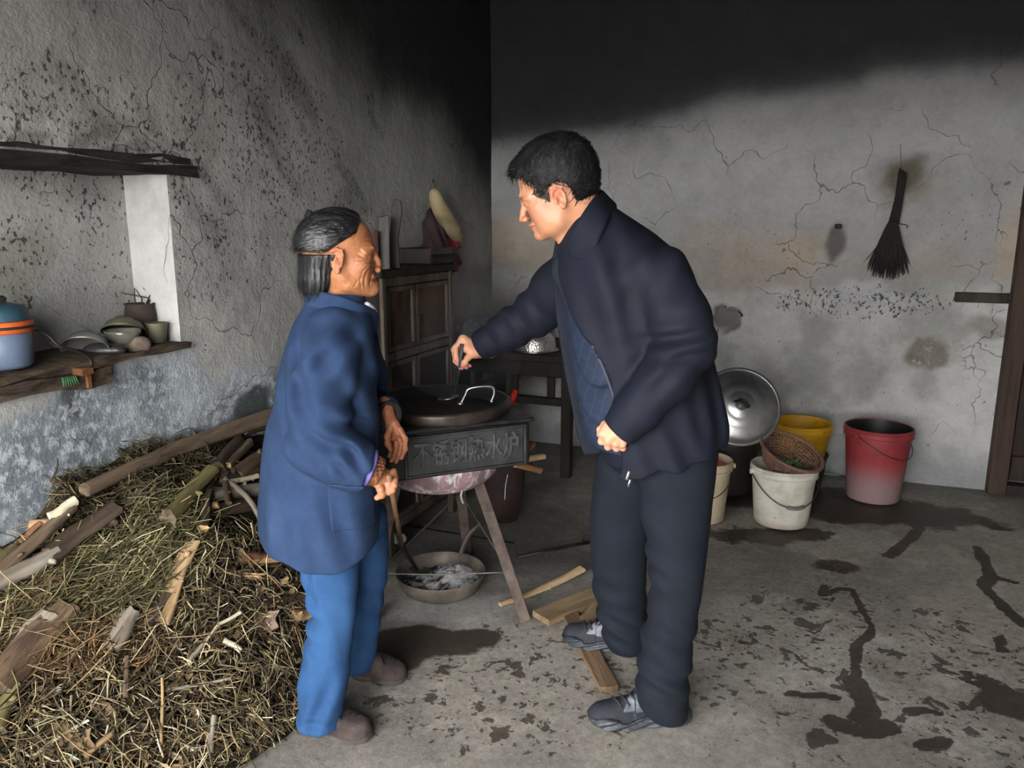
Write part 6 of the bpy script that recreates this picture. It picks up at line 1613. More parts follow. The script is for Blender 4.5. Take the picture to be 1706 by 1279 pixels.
bucket('red_bucket', 'tall red plastic bucket with dirty grey foot and black inside, by the wall', rb, .128, .160, .385, grimy('red_bucket_plastic', lin(140, 50, 55), lin(100, 40, 45), lin(136, 120, 120), (.06, .24)), simple('black_inside', (.008, .009, .011), (.015, .016, .018), 6, .5, .1), (-150, .11, False))
wb = G(1300, 868)
bucket('white_bucket', 'dirty white plastic bucket with wire bail, carrying the brown basket', wb, .124, .148, .285, grimy('white_bucket_plastic', lin(206, 202, 192), lin(150, 146, 130), lin(150, 128, 104), (-.01, .05)), None, (-176, .135, True))
cb_ = G(1168, 862)
bucket('cream_bucket', 'cream plastic bucket with wire bail half hidden behind the dark trousers', cb_, .105, .130, .30, grimy('cream_bucket_plastic', lin(190, 176, 150), lin(140, 126, 104)), None, (-190, .13, False))
g = cb_ + np.array([.03, -.01, .24]); o = sdf_obj('red_plastic_bag', lambda p: ell(p, g, (.075, .08, .06)) + .016 * snoise(p, 70, 3), g - .14, g + .14, .008, red); tag(o, 'orange-red plastic bag stuffed in the cream bucket', 'bag')
yb = G(1326, 806)
# yellow bucket stands in/over a dark tub
tub = empty('dark_tub', yb, 'dark plastic tub under the yellow bucket', 'tub'); zz = P(1332, 752, yb[1])[2]
mb = MB(); mb.lathe(yb, [(.0005, 0), (.125, 0), (.14, zz * .5), (.148, zz), (.142, zz), (.134, zz * .5), (.118, .01), (.0005, .01)], 48); mb.build('body', simple('black_tub_plastic', (.018, .019, .021), (.03, .03, .032), 6, .5, .1), tub)
mb = MB(); mb.lathe(yb, [(.140, zz - .012), (.154, zz - .012), (.156, zz - .002), (.150, zz + .003), (.140, zz + .002)], 48, closed=True); mb.build('rim', MATS['black_tub_plastic'], tub)
bucket('yellow_bucket', 'mustard yellow plastic bucket behind the brown basket', yb + [0, 0, zz - .05], .130, .158, P(1332, 702, yb[1])[2] - zz + .05, grimy('yellow_bucket_plastic', lin(198, 150, 26), lin(150, 108, 20)), None, None)
# dark barrel behind the man with the great lid leaning on it
db = G(1225, 822); db = db + np.array([-.03, .08, 0])
dk = empty('dark_barrel', db, 'dark brown plastic barrel below the aluminium lid', 'barrel'); zt_ = .40
mb = MB(); mb.lathe(db, [(.0005, 0), (.135, 0), (.14, .02), (.15, zt_ * .6), (.152, zt_), (.146, zt_), (.143, zt_ * .6), (.13, .012), (.0005, .012)], 48); mb.build('body', simple('dark_brown_plastic', lin(44, 36, 36), lin(30, 26, 27), 6, .55, .1), dk)
mb = MB(); mb.lathe(db, [(.146, zt_ - .015), (.158, zt_ - .015), (.160, zt_ - .003), (.154, zt_ + .004), (.146, zt_ + .003)], 48, closed=True); mb.build('rim', MATS['dark_brown_plastic'], dk)
def build_lid():
    c = P(1232, 677, 3.58); n = np.array([-.10, -.86, .42]); R = axes(n, (1, 0, 0)); r_ = 58 * S(3.7)
    lid = empty('pot_lid', c, 'large round aluminium pot lid propped upright behind the cream bucket', 'lid')
    t = NT('spun_aluminium'); n1 = t.noise(9, detail=5); ma = t.out(t.mix(t.rng(n1, .4, .65), (.56, .56, .57), (.36, .36, .36)), .34, t.bump(t.noise(60), .05, .003), metal=.95)
    r_ = .180
    mb = MB(); mb.lathe(c, [(r_, .0), (r_ - .004, .012), (.148, .020), (.128, .030), (.118, .031), (.112, .036), (.072, .046), (.064, .045), (.058, .049), (.02, .054), (.0005, .054)], 72, R); mb.build('dome', ma, lid)
    mb = MB(); mb.lathe(c, [(r_ - .006, -.006), (r_ + .012, -.006), (r_ + .014, .001), (r_ + .010, .006), (r_ - .006, .004)], 72, R, closed=True); mb.build('rim', simple('dull_rim', (.30, .30, .31), (.2, .2, .2), 9, .4, .1, metal=.9), lid)
    mb = MB(); k = c + R @ np.array([0, 0, .054]); mb.lathe(k, [(.030, -.004), (.030, .002), (.010, .004), (.008, .012), (.0005, .012)], 28, R); mb.build('boss', ma, lid)
    a = k + R @ np.array([-.026, .006, .010]); b = k + R @ np.array([.026, -.012, .010]); mb = MB(); mb.tube(spline([k + R @ np.array([-.03, .012, .0]), a + R @ np.array([0, 0, .012]), b + R @ np.array([0, 0, .012]), k + R @ np.array([.03, -.016, .0])], 10), .0065, 8); mb.build('handle', simple('bakelite', (.012, .012, .013), (.02, .02, .02), 9, .4, 0), lid)
build_lid()
# brown basket with greens, tilted on the white bucket
def build_basket():
    c = wb + np.array([.012, -.002, .318]); R = rotm('Y', 16) @ rotm('X', 20)
    bk = empty('plastic_basket', c, 'brown perforated plastic basket tilted in the white bucket', 'basket')
    m = grimy('brown_basket_plastic', lin(122, 92, 80), lin(84, 62, 54))
    r1, r0, h = .152, .098, .092
    n = 56; rows = 7; mb = MB()
    # hoops and staves leave real holes
    def pt(t, an): r = r0 + (r1 - r0) * t; return c + R @ np.array([r * math.cos(an), r * math.sin(an), -h * .5 + h * t])
    for i in range(rows + 1): t = i / rows * .93; mb.tube([pt(t, a) for a in np.linspace(0, 2 * math.pi, n + 1)], .0032 if i else .005, 5, caps=False)
    for j in range(n): a = 2 * math.pi * j / n; mb.tube([pt(0, a), pt(.5, a), pt(.93, a)], .0034, 5)
    mb.build('lattice', m, bk)
    mb = MB(); mb.lathe(c, [(r1 - .014, h * .40), (r1 + .006, h * .42), (r1 + .008, h * .50), (r1, h * .54), (r1 - .012, h * .50)], 56, R, closed=True); mb.build('rim', m, bk)
    mb = MB()
    for i in range(1, 6): r = r0 * i / 5.5; mb.tube([c + R @ np.array([r * math.cos(a), r * math.sin(a), -h * .5]) for a in np.linspace(0, 2 * math.pi, 33)], .0032, 5, caps=False)
    for j in range(28): a = 2 * math.pi * j / 28; mb.tube([c + R @ np.array([.02 * math.cos(a), .02 * math.sin(a), -h * .5]), c + R @ np.array([r0 * math.cos(a), r0 * math.sin(a), -h * .5])], .0032, 5)
    mb.build('base', m, bk)
    r = np.random.default_rng(2); mb = MB()
    for i in range(330):
        a = r.uniform(0, 6.28); q = .095 * math.sqrt(r.uniform()); b = c + R @ np.array([.035 + q * .72 * math.cos(a), -.022 + q * .6 * math.sin(a), -h * .40 + r.uniform(0, .035) * (1 - q / .1)])
        d = r.normal(size=3) * [1, 1, .55]; d = d / np.linalg.norm(d) * r.uniform(.012, .030); s = np.cross(d, r.normal(size=3)); s = s / np.linalg.norm(s) * r.uniform(.003, .008)
        mb.add([b - d, b + s + [0, 0, .003], b + d, b - s + [0, 0, .003]], [(0, 1, 2), (0, 2, 3)])
    tag(mb.build('leafy_greens', simple('fresh_greens', lin(104, 132, 70), lin(58, 84, 42), 30, .6, .1), smooth=False), 'chopped green leaves lying in the brown basket', 'vegetables', kind='stuff')
build_basket()
mb = MB(); mb.tube(spline([G(1365, 788, .012), G(1385, 790, .012), G(1398, 792, .012)], 6), .006, 6); tag(mb.build('hose_end', simple('green_hose', lin(92, 128, 108), lin(62, 92, 78), 9, .5, 0)), 'end of a thin green hose at the foot of the wall by the red bucket', 'hose')

# ================================================================== ON THE BACK WALL
def build_broom():
    top = WB(1500, 283, .02); b = empty('twig_broom', WB(1480, 465, .03), 'black twig broom hanging from a nail on the back wall', 'broom')
    m = simple('black_twigs', (.010, .010, .010), (.03, .027, .025), 60, .85, .4, 150)
    r = np.random.default_rng(4)
    def C(px, py, off): return WB(px, py, off)
    mb = MB(); path = [(1503, 288), (1497, 330), (1488, 372)]; 
    for i in range(70):
        o = r.normal(0, 1, 2); pts = [WB(x + o[0] * w, y + (r.normal(0, 3) if k == 0 else 0), .035 + .008 * o[1]) for k, ((x, y), w) in enumerate(zip(path, (3.0, 3.2, 4.2)))]
        mb.tube(pts, .0032, 5)
    mb.build('handle', m, b)
    mb = MB()
    for i in range(260):
        o = r.normal(0, 1, 2); o = np.clip(o, -1.9, 1.9); e = r.uniform(446, 468) + abs(o[0]) * -5 ; x0 = 1488 + o[0] * 3.4
        pts = [WB(x0, 368, .035 + .007 * o[1]), WB(1483 + o[0] * 11, 408, .038 + .014 * o[1]), WB(1480 + o[0] * 17.5 + r.normal(0, 2.5), e, .040 + .018 * o[1])]
        mb.tube(spline(pts, 5), [.0026, .0026, .0024, .002, .001], 4)
    mb.build('bristles', m, b)
    for y, x in ((330, 1497), (372, 1488)):
        mb = MB(); cc = WB(x, y, .035); mb.tube([cc + np.array([.017 * math.cos(a) * D2[0], .017 * math.cos(a) * D2[1] - .02 * math.sin(a), .004 * math.sin(a * 1)]) for a in np.linspace(0, 6.28, 17)], .003, 5, caps=False); mb.build('binding', simple('old_cord', lin(40, 34, 30), lin(26, 22, 20), 20, .9, 0), b)
    mb = MB(); mb.tube(spline([WB(1488, 372, .05), WB(1500, 373, .06), WB(1512, 376, .055), WB(1510, 380, .05)], 8), .0025, 5); mb.build('loose_twig', m, b)
    mb = MB(); mb.tube([WB(1500, 240, .004), WB(1502, 290, .02)], .0012, 4); mb.build('string', simple('dark_string', (.02, .02, .02), (.03, .03, .03), 9, .9, 0), b)
build_broom()
def wall_block(name, label, x0, y0, x1, y1, th, mat, cat):
    a = WB(x0, y0); b = WB(x1, y1); c = (a + b) / 2 - D1 * th * .3; hu = abs((b - a) @ D2) / 2; hz = abs(a[2] - b[2]) / 2
    V = []; mb = MB(); mb.box(c, (hu, th, hz), RZ22, min(.004, hz * .3)); return tag(mb.build(name, mat, auto=40), label, cat)
wall_block('wooden_peg', 'small dark square peg in the back wall above a smoke stain', 1391, 373, 1402, 381, .02, W_CAB, 'peg')
wall_block('wooden_stub', 'short dark timber stub set in the back wall beside the door', 1591, 486, 1684, 505, .025, wood_mat('charred_timber', lin(66, 60, 54), lin(34, 31, 29), 10, .8, .5), 'timber')
# door at the right edge
def build_door():
    p0 = WB(1641, 812); u0 = p0 @ D2; H_ = 2.0; zt = WB(1706, 365)[2]; W = .92
    fr = wood_mat('dark_door_wood', lin(58, 46, 40), lin(34, 28, 26), 6, .65, .4); fr2 = wood_mat('brown_door_wood', lin(70, 54, 46), lin(40, 32, 28), 6, .65, .4)
    H_ = 1.52 if zt < 1.7 else 1.95
    H_ = 1.95
    d = empty('door_1', RV(u0 + W / 2, V_BACK - .03, 0)); d['kind'] = 'structure'
    def B(name, ua, ub, z0, z1, off, th, mat): mb = MB(); mb.box(RV((ua + ub) / 2, V_BACK - off, (z0 + z1) / 2), ((ub - ua) / 2, th, (z1 - z0) / 2), RZ22, .003); return mb.build(name, mat, d, auto=40)
    B('frame_post', u0, u0 + .085, .0, H_, .02, .05, fr2); B('frame_post', u0 + W - .085, u0 + W, .0, H_, .02, .05, fr2); B('lintel', u0, u0 + W, H_, H_ + .09, .02, .05, fr)
    B('threshold', u0 + .085, u0 + W - .085, .0, .06, .02, .05, fr)
    n = 5; w = (W - .19) / n
    for i in range(n): B('plank', u0 + .095 + i * w, u0 + .095 + (i + 1) * w - .005, .07, H_ - .004, .005, .018, fr)
    for z in (.16, .95, 1.7): B('batten', u0 + .095, u0 + W - .095, z - .05, z + .05, .032, .010, fr)
    mb = MB(); c = RV(u0 + .16, V_BACK - .05, .95); mb.tube([c + [0, 0, -.05], c + [0, -.03, -.03], c + [0, -.03, .03], c + [0, 0, .05]], .006, 6); mb.build('handle', M_IRON, d)
build_door()

# ================================================================== NICHE IN THE LEFT WALL
ZS = NZ0
def NW(px, dep, z=None, py=590):    # on the niche shelf under picture column px, dep metres behind the wall plane
    r = ray(px, py); t = (U_LEFT - dep) / (r @ D2); p = O_CAM + r * t; p[2] = ZS + .02 if z is None else z; return p
def wallbeam(name, v0, v1, z0, z1, u0, u1, mat, seed, kind='structure', par=None, bev=.006, nseg=14, rough=.006):
    r = np.random.default_rng(seed); V = []; F = []
    for i in range(nseg):
        t = i / (nseg - 1); v = v0 + (v1 - v0) * t
        for (u, z) in ((u0, z0), ((u0 + u1) / 2, z0), (u1, z0), (u1, (z0 + z1) / 2), (u1, z1), ((u0 + u1) / 2, z1), (u0, z1), (u0, (z0 + z1) / 2)):
            V.append(RV(u + r.normal(0, rough * .6), v + (r.normal(0, .008) if i in (0, nseg - 1) else 0), z + r.normal(0, rough)))
    for i in range(nseg - 1):
        for j in range(8): F.append((i * 8 + j, (i + 1) * 8 + j, (i + 1) * 8 + (j + 1) % 8, i * 8 + (j + 1) % 8))
    F.append(tuple(range(8))); F.append(tuple((nseg - 1) * 8 + j for j in range(7, -1, -1)))
    o = mesh_obj(name, V, F, mat, par, smooth=False)
    bm = bmesh.new(); bm.from_mesh(o.data); bmesh.ops.recalc_face_normals(bm, faces=bm.faces); bm.to_mesh(o.data); bm.free()
    if par is None: tag(o, kind=kind)
    return o
W_LIN = wood_mat('black_lintel', lin(44, 42, 38), lin(22, 21, 20), 9, .8, .6, (.3, 1, 3)); W_SILL = wood_mat('worn_sill', lin(82, 70, 58), lin(40, 34, 30), 9, .85, .6, (.3, 1, 3))
wallbeam('trim_1', .5, 2.10, NZ1 - .012, NZ1 + .022, U_LEFT - NDEP, U_LEFT + .012, W_LIN, 1); o = wallbeam('trim_1_upper', .5, 2.07, NZ1 + .026, NZ1 + .045, U_LEFT - .05, U_LEFT + .006, W_LIN, 2); o.name = 'trim_2'
s = wallbeam('trim_3', .5, NV1 + .02, ZS - .012, ZS + .018, U_LEFT - NDEP, U_LEFT + .022, W_SILL, 3); wallbeam('trim_4', .5, 1.66, ZS - .055, ZS - .014, U_LEFT - .08, U_LEFT + .028, W_SILL, 4)
# electric pot at the left edge
def build_pot():
    c = NW(6, .06); pot = empty('rice_cooker', c, 'blue-grey electric pot with orange band and teal lid at the left edge of the niche', 'cooker')
    sc = np.linalg.norm(c - O_CAM) / F_PX; r_ = 37 * sc
    mb = MB(); mb.lathe(c, [(.0005, 0), (r_ * .82, 0), (r_ * .95, .01), (r_, .05), (r_, .098), (r_ * .97, .10)], 44); mb.build('body', simple('blue_grey_enamel', lin(92, 104, 124), lin(74, 86, 106), 8, .4, .05), pot)
    mb = MB(); mb.lathe(c, [(r_ * .96, .098), (r_ + .006, .098), (r_ + .007, .128), (r_ * .96, .13)], 44, closed=True); mb.build('band', simple('orange_band', lin(196, 92, 40), lin(164, 70, 28), 8, .5, .05), pot)
    mb = MB(); mb.lathe(c, [(r_ + .003, .108), (r_ + .010, .110), (r_ + .010, .116), (r_ + .003, .118)], 44, closed=True); mb.build('groove', simple('black_groove', (.01, .01, .01), (.02, .02, .02), 8, .5, 0), pot)
    mb = MB(); mb.lathe(c, [(r_ * .99, .13), (r_ * .98, .15), (r_ * .85, .168), (r_ * .3, .178), (.0005, .178)], 44); mb.build('lid', simple('teal_lid', lin(48, 76, 90), lin(34, 58, 70), 8, .4, .05), pot)
    mb = MB(); mb.lathe(c + [0, 0, .178], [(.022, -.002), (.024, .012), (.016, .018), (.0005, .018)], 20); mb.build('knob', MATS['black_groove'], pot)
    cu = spline([c + D2 * r_ * .9 + D1 * .01 + [0, 0, .10], NW(60, .03, ZS + .118), NW(82, .02, ZS + .10), NW(100, .0, ZS + .066), NW(125, -.01, ZS + .048), NW(142, -.015, ZS + .03), NW(150, -.02, ZS + .012), NW(150, -.022, ZS - .005)], 30)
    mb = MB(); mb.tube(cu, .0045, 8); tag(mb.build('power_cable', simple('black_cable', (.008, .008, .008), (.012, .012, .012), 9, .5, 0)), 'black cable running from the electric pot over the niche shelf', 'cable')
build_pot()
def dish(name, label, c, R, prof, mat, cat='bowl', n=40): 
    mb = MB(); mb.lathe(c, prof, n, R); o = mb.build(name, mat); return tag(o, label, cat)
def bowl_prof(r, h, th=.003): return [(.0005, 0), (r * .42, 0), (r * .45, .006), (r * .75, h * .35), (r * .95, h * .8), (r, h), (r - th, h), (r * .93, h * .78), (r * .72, h * .38), (r * .4, .010), (.0005, .010)]
MGB = simple('grey_metal_bowl', lin(132, 130, 124), lin(98, 96, 92), 7, .4, .1, metal=.5); MOL = simple('olive_enamel', lin(96, 98, 74), lin(64, 66, 50), 7, .5, .15); MGL = simple('dull_glass', lin(120, 118, 110), lin(70, 68, 64), 12, .15, .05, spec=.6)
# positions on the shelf
c = NW(148, .07); dish('metal_bowl', 'grey metal bowl leaning on its side in the niche', c + [0, 0, .052], axes(D2 * .35 - D1 * .45 + np.array([0, 0, -.65]), (1, 0, 0)), bowl_prof(.068, .05), MGB)
c = NW(213, .10); dish('olive_bowl', 'olive enamel bowl tipped over the glass bowl in the niche', c + [0, 0, .085], axes(D2 * .25 - D1 * .35 + np.array([0, 0, -.85]), (1, 0, 0)), bowl_prof(.068, .045), MOL)
c = NW(208, .05); dish('glass_bowl', 'dull glass bowl under the olive one in the niche', c, np.eye(3), bowl_prof(.055, .058), MGL)
c = NW(264, .05); cup = dish('cup', 'small olive-grey cup at the right end of the niche shelf', c, np.eye(3), [(.0005, 0), (.026, 0), (.029, .004), (.036, .062), (.037, .066), (.034, .066), (.028, .01), (.0005, .008)], simple('tarnished_cup', lin(108, 104, 84), lin(76, 74, 60), 8, .45, .15), 'cup')
c = NW(240, .13); jar = empty('clay_pot', c, 'dark clay pot with dry twigs at the back of the niche', 'pot')
mb = MB(); mb.lathe(c, [(.0005, 0), (.032, 0), (.046, .04), (.050, .085), (.044, .118), (.048, .126), (.043, .126), (.040, .118), (.046, .085), (.0005, .01)], 32); mb.build('body', simple('dark_clay', lin(62, 50, 44), lin(38, 32, 28), 10, .8, .3), jar)
mb = MB(); r = np.random.default_rng(6)
for i in range(5): mb.tube([c + [0, 0, .08], c + np.array([r.normal(0, .02), r.normal(0, .02), .14]), c + np.array([r.normal(0, .05), r.normal(0, .03), .175])], [.003, .0025, .0015], 5)
mb.build('twigs', W_DARK, jar)
def ragf(p):
    c = NW(228, .015, ZS + .03); return ell(p, c, (.045, .03, .024)) + .010 * snoise(p, 90, 9)
c = NW(228, .015, ZS + .03); o = sdf_obj('rag', ragf, c - .08, c + .08, .005, simple('grey_rag', lin(112, 98, 88), lin(70, 60, 54), 20, .95, .4)); tag(o, 'crumpled grey rag in front of the glass bowl', 'rag')
c = NW(175, .03, ZS + .026); o = sdf_obj('bag_of_scraps', lambda p: ell(p, c, (.07, .03, .022)) + .008 * snoise(p, 80, 19), c - .1, c + .1, .006, simple('black_bag', (.012, .013, .013), (.025, .026, .026), 10, .4, .3)); tag(o, 'flat black plastic bag lying on the niche shelf by the cable', 'bag')
# wooden bracket and a scrap of green below the shelf's edge
br = empty('wooden_bracket', NW(135, -.03, ZS - .03), 'small brown wooden block jutting under the niche shelf', 'bracket')
mb = MB(); mb.box(NW(132, -.03, ZS - .01), (.028, .020, .011), RZ22, .003); mb.build('block', wood_mat('brown_block', lin(118, 76, 44), lin(82, 52, 32)), br, auto=40); mb = MB(); mb.box(NW(143, -.035, ZS - .042), (.005, .008, .022), RZ22, .002); mb.build('peg', MATS['brown_block'], br, auto=40)
mb = MB(); c = NW(110, -.036, ZS - .03)
for i in range(7):
    a = c + D1 * (.006 * (i - 3)); mb.tube([a + [0, 0, .012], a + D2 * .008 + D1 * .004 * (i - 3) * .5 + [0, 0, -.014]], [.004, .001], 5)
tag(mb.build('green_scrap', simple('green_plastic', lin(52, 92, 58), lin(34, 66, 42), 9, .6, 0)), 'scrap of green plastic under the niche shelf beside the brown block', 'scrap')
# ================================================================== FIREWOOD AND STRAW HEAP AGAINST THE LEFT WALL
def _hw():
    o = [(0, 905), (40, 880), (60, 850), (100, 800), (160, 775), (200, 748), (250, 735), (300, 735), (350, 728), (400, 722), (440, 715)]
    pv = [(WL(*q) @ D1, WL(*q)[2]) for q in o]; return [a for a, b in pv], [b for a, b in pv]
HWV, HWZ = _hw()
def heap(u, v, seedrough=True):
    hw = np.interp(v, [0.5] + HWV + [2.85, 3.0], [HWZ[0] * 1.05] + HWZ + [HWZ[-1] * .6, 0.0])
    uf = np.interp(v, [.6, 1.2, 1.6, 1.9, 2.2, 2.5, 2.7], [-1.42, -1.36, -1.29, -1.32, -1.44, -1.60, -1.80])
    s = np.clip((u - U_LEFT) / (uf - U_LEFT), -.2, 1.6); pr = np.where(s < 1, (1 - np.clip(s, 0, 1)) ** .92, -(s - 1) * .5)
    z = hw * pr
    p = np.stack([u, v], 1); z = z + ((fbm(p * 5.5, 301, 4) - .5) * .15 + (fbm(p * 19, 302, 3) - .5) * .05) * np.clip(1.15 - s, 0, .7) * (1 - sstep(-.0, .06, s - 1.0)) * sstep(-.02, .10, s)
    return z
_gu = np.arange(-2.3, -.6, .01); _gv = np.arange(-.2, 4.4, .01); _A, _B = np.meshgrid(_gu, _gv, indexing='ij'); HZ = heap(_A.ravel(), _B.ravel()).reshape(_A.shape)
def hgrid(u, v):
    x = np.clip((u + 2.3) / .01, 0, len(_gu) - 1.01); y = np.clip((v + .2) / .01, 0, len(_gv) - 1.01); i = x.astype(int); j = y.astype(int); a = x - i; b = y - j
    return (HZ[i, j] * (1 - a) + HZ[i + 1, j] * a) * (1 - b) + (HZ[i, j + 1] * (1 - a) + HZ[i + 1, j + 1] * a) * b
def PS(px, py, lift=0.0):
    """where the line of sight through a pixel meets the heap"""
    px = np.atleast_1d(np.asarray(px, float)); py = np.atleast_1d(np.asarray(py, float)); n = len(px)
    r = np.stack([(px - 853) / F_PX, CP - SP * (py - 639.5) / F_PX, -SP - CP * (py - 639.5) / F_PX], 1); t = np.full(n, 1.2); hit = np.zeros(n, bool)
    for _ in range(160):
        p = O_CAM + r * t[:, None]; g = p[:, 2] - np.maximum(hgrid(p @ D2, p @ D1), 0); hit |= (g < .004) | (p @ D2 < U_LEFT + .005); t = np.where(hit, t, t + np.clip(g * .45, .004, .05))
    p = O_CAM + r * t[:, None]; p[:, 2] += lift; return p
def S1(px, py, lift=0.0): return PS(px, py, lift)[0]
def build_heap():
    us = np.linspace(U_LEFT + .012, -1.2, 76); vs = np.linspace(.75, 3.0, 200); a, b, F = grid(us, vs); z = heap(a, b)
    F = F[z[F].max(1) > -.02]; p = np.stack([a, b], 1)
    c = mixc(np.tile(np.array(lin(58, 50, 41)), (len(a), 1)), lin(32, 28, 24), sstep(.4, .65, fbm(p * 9, 310, 4))); c = mixc(c, lin(116, 98, 70), sstep(.55, .72, fbm(p * 16, 311, 3)) * .8); c = mixc(c, lin(70, 72, 44), sstep(.58, .72, fbm(p * 6, 312, 3)) * .6)
    t = NT('chaff_and_soil'); n = t.noise(120, (1, 1, 1), 5, .7, 1.5); n2 = t.noise(45, (1, 1, 1), 5, .7, 2.0); col = t.mix(t.rng(n, .4, .65, 0, .75), t.attr('col').outputs['Color'], lin(30, 25, 20)); col = t.mix(t.rng(n2, .55, .7, 0, .5), col, lin(140, 120, 86))
    m = t.out(col, .95, t.bump(t.math('ADD', n, n2), 1.0, .02), spec=.1)
    V = np.stack([a * D2[0] + b * D1[0], a * D2[1] + b * D1[1], np.maximum(z, -.02)], 1)
    tag(mesh_obj('straw_heap', V, F, m, attrs={'col': c}), 'brown heap of chaff and straw litter piled against the left wall', 'straw heap', kind='stuff')
build_heap()
def straw(name, label, polys, count, lens, rad, cols, seed, dirp=None, spread=1.0, tilt=.35, lift=(.0, .03), curl=.25):
    """loose stalks, each a bent three-sided tube, laid on the heap"""
    r = np.random.default_rng(seed); xs = []; ys = []
    for (x0, y0, x1, y1, w) in polys:
        k = int(count * w / sum(q[4] for q in polys)); xs.append(r.uniform(x0, x1, k)); ys.append(r.uniform(y0, y1, k))
    px = np.concatenate(xs); py = np.concatenate(ys); P0 = PS(px, py); keep = (hgrid(P0 @ D2, P0 @ D1) > .004) & (P0 @ D2 > U_LEFT + .004); P0 = P0[keep]; n = len(P0)
    e = .02; u = P0 @ D2; v = P0 @ D1; gu = (hgrid(u + e, v) - hgrid(u - e, v)) / (2 * e); gv = (hgrid(u, v + e) - hgrid(u, v - e)) / (2 * e)
    N = -gu[:, None] * D2 - gv[:, None] * D1 + np.array([0, 0, 1.0]); N /= np.linalg.norm(N, axis=1)[:, None]
    if dirp is None: d = r.normal(size=(n, 3))
    else: d = np.array(dirp)[None] + r.normal(0, spread, (n, 3))
    d = d - N * (d * N).sum(1)[:, None] * (1 - tilt); d /= np.linalg.norm(d, axis=1)[:, None]; s = np.cross(N, d); s /= np.linalg.norm(s, axis=1)[:, None] + 1e-9
    L = r.uniform(*lens, n) * (.6 + .8 * r.uniform(size=n) ** 2); R = r.uniform(*rad, n); c = P0 + N * (r.uniform(*lift, n))[:, None]
    bend = (r.normal(0, curl, n) * L)[:, None]; drop = r.uniform(-.15, .10, n)[:, None] * L[:, None]; ks = 4
    V = np.zeros((n, ks, 3, 3)); ts = np.linspace(-.5, .5, ks)
    for i, t in enumerate(ts):
        q = 1 - 4 * t * t; m = c + d * (t * L)[:, None] + s * bend * q + N * drop * q; rr = (R * (1 - .35 * abs(t) * 2))[:, None]
        for j in range(3): a = 2 * math.pi * j / 3; V[:, i, j] = m + rr * (math.cos(a) * s + math.sin(a) * N)
    # nothing sinks through the wall
    V = V.reshape(-1, 3); uu = V @ D2; V = V + np.maximum(U_LEFT + .004 - uu, 0)[:, None] * D2; V[:, 2] = np.maximum(V[:, 2], .002)
    base = np.arange(n)[:, None, None] * ks * 3; F = []
    for i in range(ks - 1):
        for j in range(3): F.append(np.stack([base[:, 0, 0] + i * 3 + j, base[:, 0, 0] + i * 3 + (j + 1) % 3, base[:, 0, 0] + (i + 1) * 3 + (j + 1) % 3, base[:, 0, 0] + (i + 1) * 3 + j], 1))
    F = np.vstack(F); cc = np.array([lin(*q) for q in cols]); ci = cc[r.integers(0, len(cc), n)] * (.25 + .85 * r.uniform(0, 1, n) ** 1.5)[:, None]
    C = ci.repeat(ks * 3, 0)
    o = mesh_obj(name, V, F, M_STRAW, attrs={'col': C}); return tag(o, label, 'straw', kind='stuff')
t = NT('straw'); M_STRAW = t.out(t.attr('col').outputs['Color'], .75, None, spec=.25)
GOLD = [(186, 166, 122), (160, 136, 98), (206, 192, 154), (132, 112, 84), (108, 92, 70)]; GREENISH = [(132, 124, 86), (156, 146, 108), (104, 98, 66), (184, 174, 134), (90, 82, 58), (118, 116, 78)]; DARKH = [(84, 76, 54), (62, 56, 42), (108, 96, 68), (44, 39, 31), (132, 116, 82)]
LIT = [(128, 110, 80), (96, 80, 58), (168, 152, 118), (72, 60, 46), (196, 184, 152), (58, 50, 40), (110, 106, 68)]
dv = lambda px0, py0, px1, py1: (lambda w: w / np.linalg.norm(w))(S1(px1, py1) - S1(px0, py0))
straw('dark_hay', 'dark tangled hay along the wall at the top of the heap', [(200, 730, 340, 840, 1.2), (90, 790, 240, 870, 1.0), (300, 740, 380, 820, .5), (230, 800, 350, 900, 1.0)], 2400, (.03, .10), (.0011, .0024), DARKH, 1, None, 1, .4)
straw('green_straw', 'greenish yellow straw lying in loose bundles across the heap', [(100, 900, 300, 1010, 1.5), (0, 980, 220, 1060, 1), (200, 820, 330, 960, 1)], 1700, (.07, .24), (.0011, .0026), GREENISH, 2, dv(60, 1040, 280, 900), .42, .3, (.0, .045), .16)
straw('brown_straw', 'reddish brown straw bundle in the lower left of the heap', [(50, 960, 200, 1060, 1), (120, 1040, 230, 1120, .6), (0, 1000, 120, 1130, .6)], 1300, (.06, .18), (.0011, .0026), [(166, 130, 92), (138, 104, 72), (184, 154, 114), (110, 84, 60)], 3, dv(60, 1060, 170, 960), .35, .25, (.0, .04), .12)
straw('twig_litter', 'pale litter of short twigs and stalks at the foot of the heap', [(140, 1000, 500, 1270, 3), (330, 880, 510, 1020, 1), (0, 1080, 200, 1279, 1), (380, 1180, 500, 1240, .5), (-600, 900, 0, 1450, 2.5), (0, 1279, 400, 1500, 1)], 6600, (.02, .11), (.0011, .0030), LIT, 4, None, 1, .45, (.0, .035), .14)
straw('gold_straw', 'thin golden stalks scattered over the whole heap', [(0, 880, 500, 1279, 1), (-600, 880, 0, 1500, .8), (0, 1279, 400, 1500, .3)], 900, (.08, .24), (.0011, .0020), GOLD, 5, None, 1, .3, (.01, .05), .10)
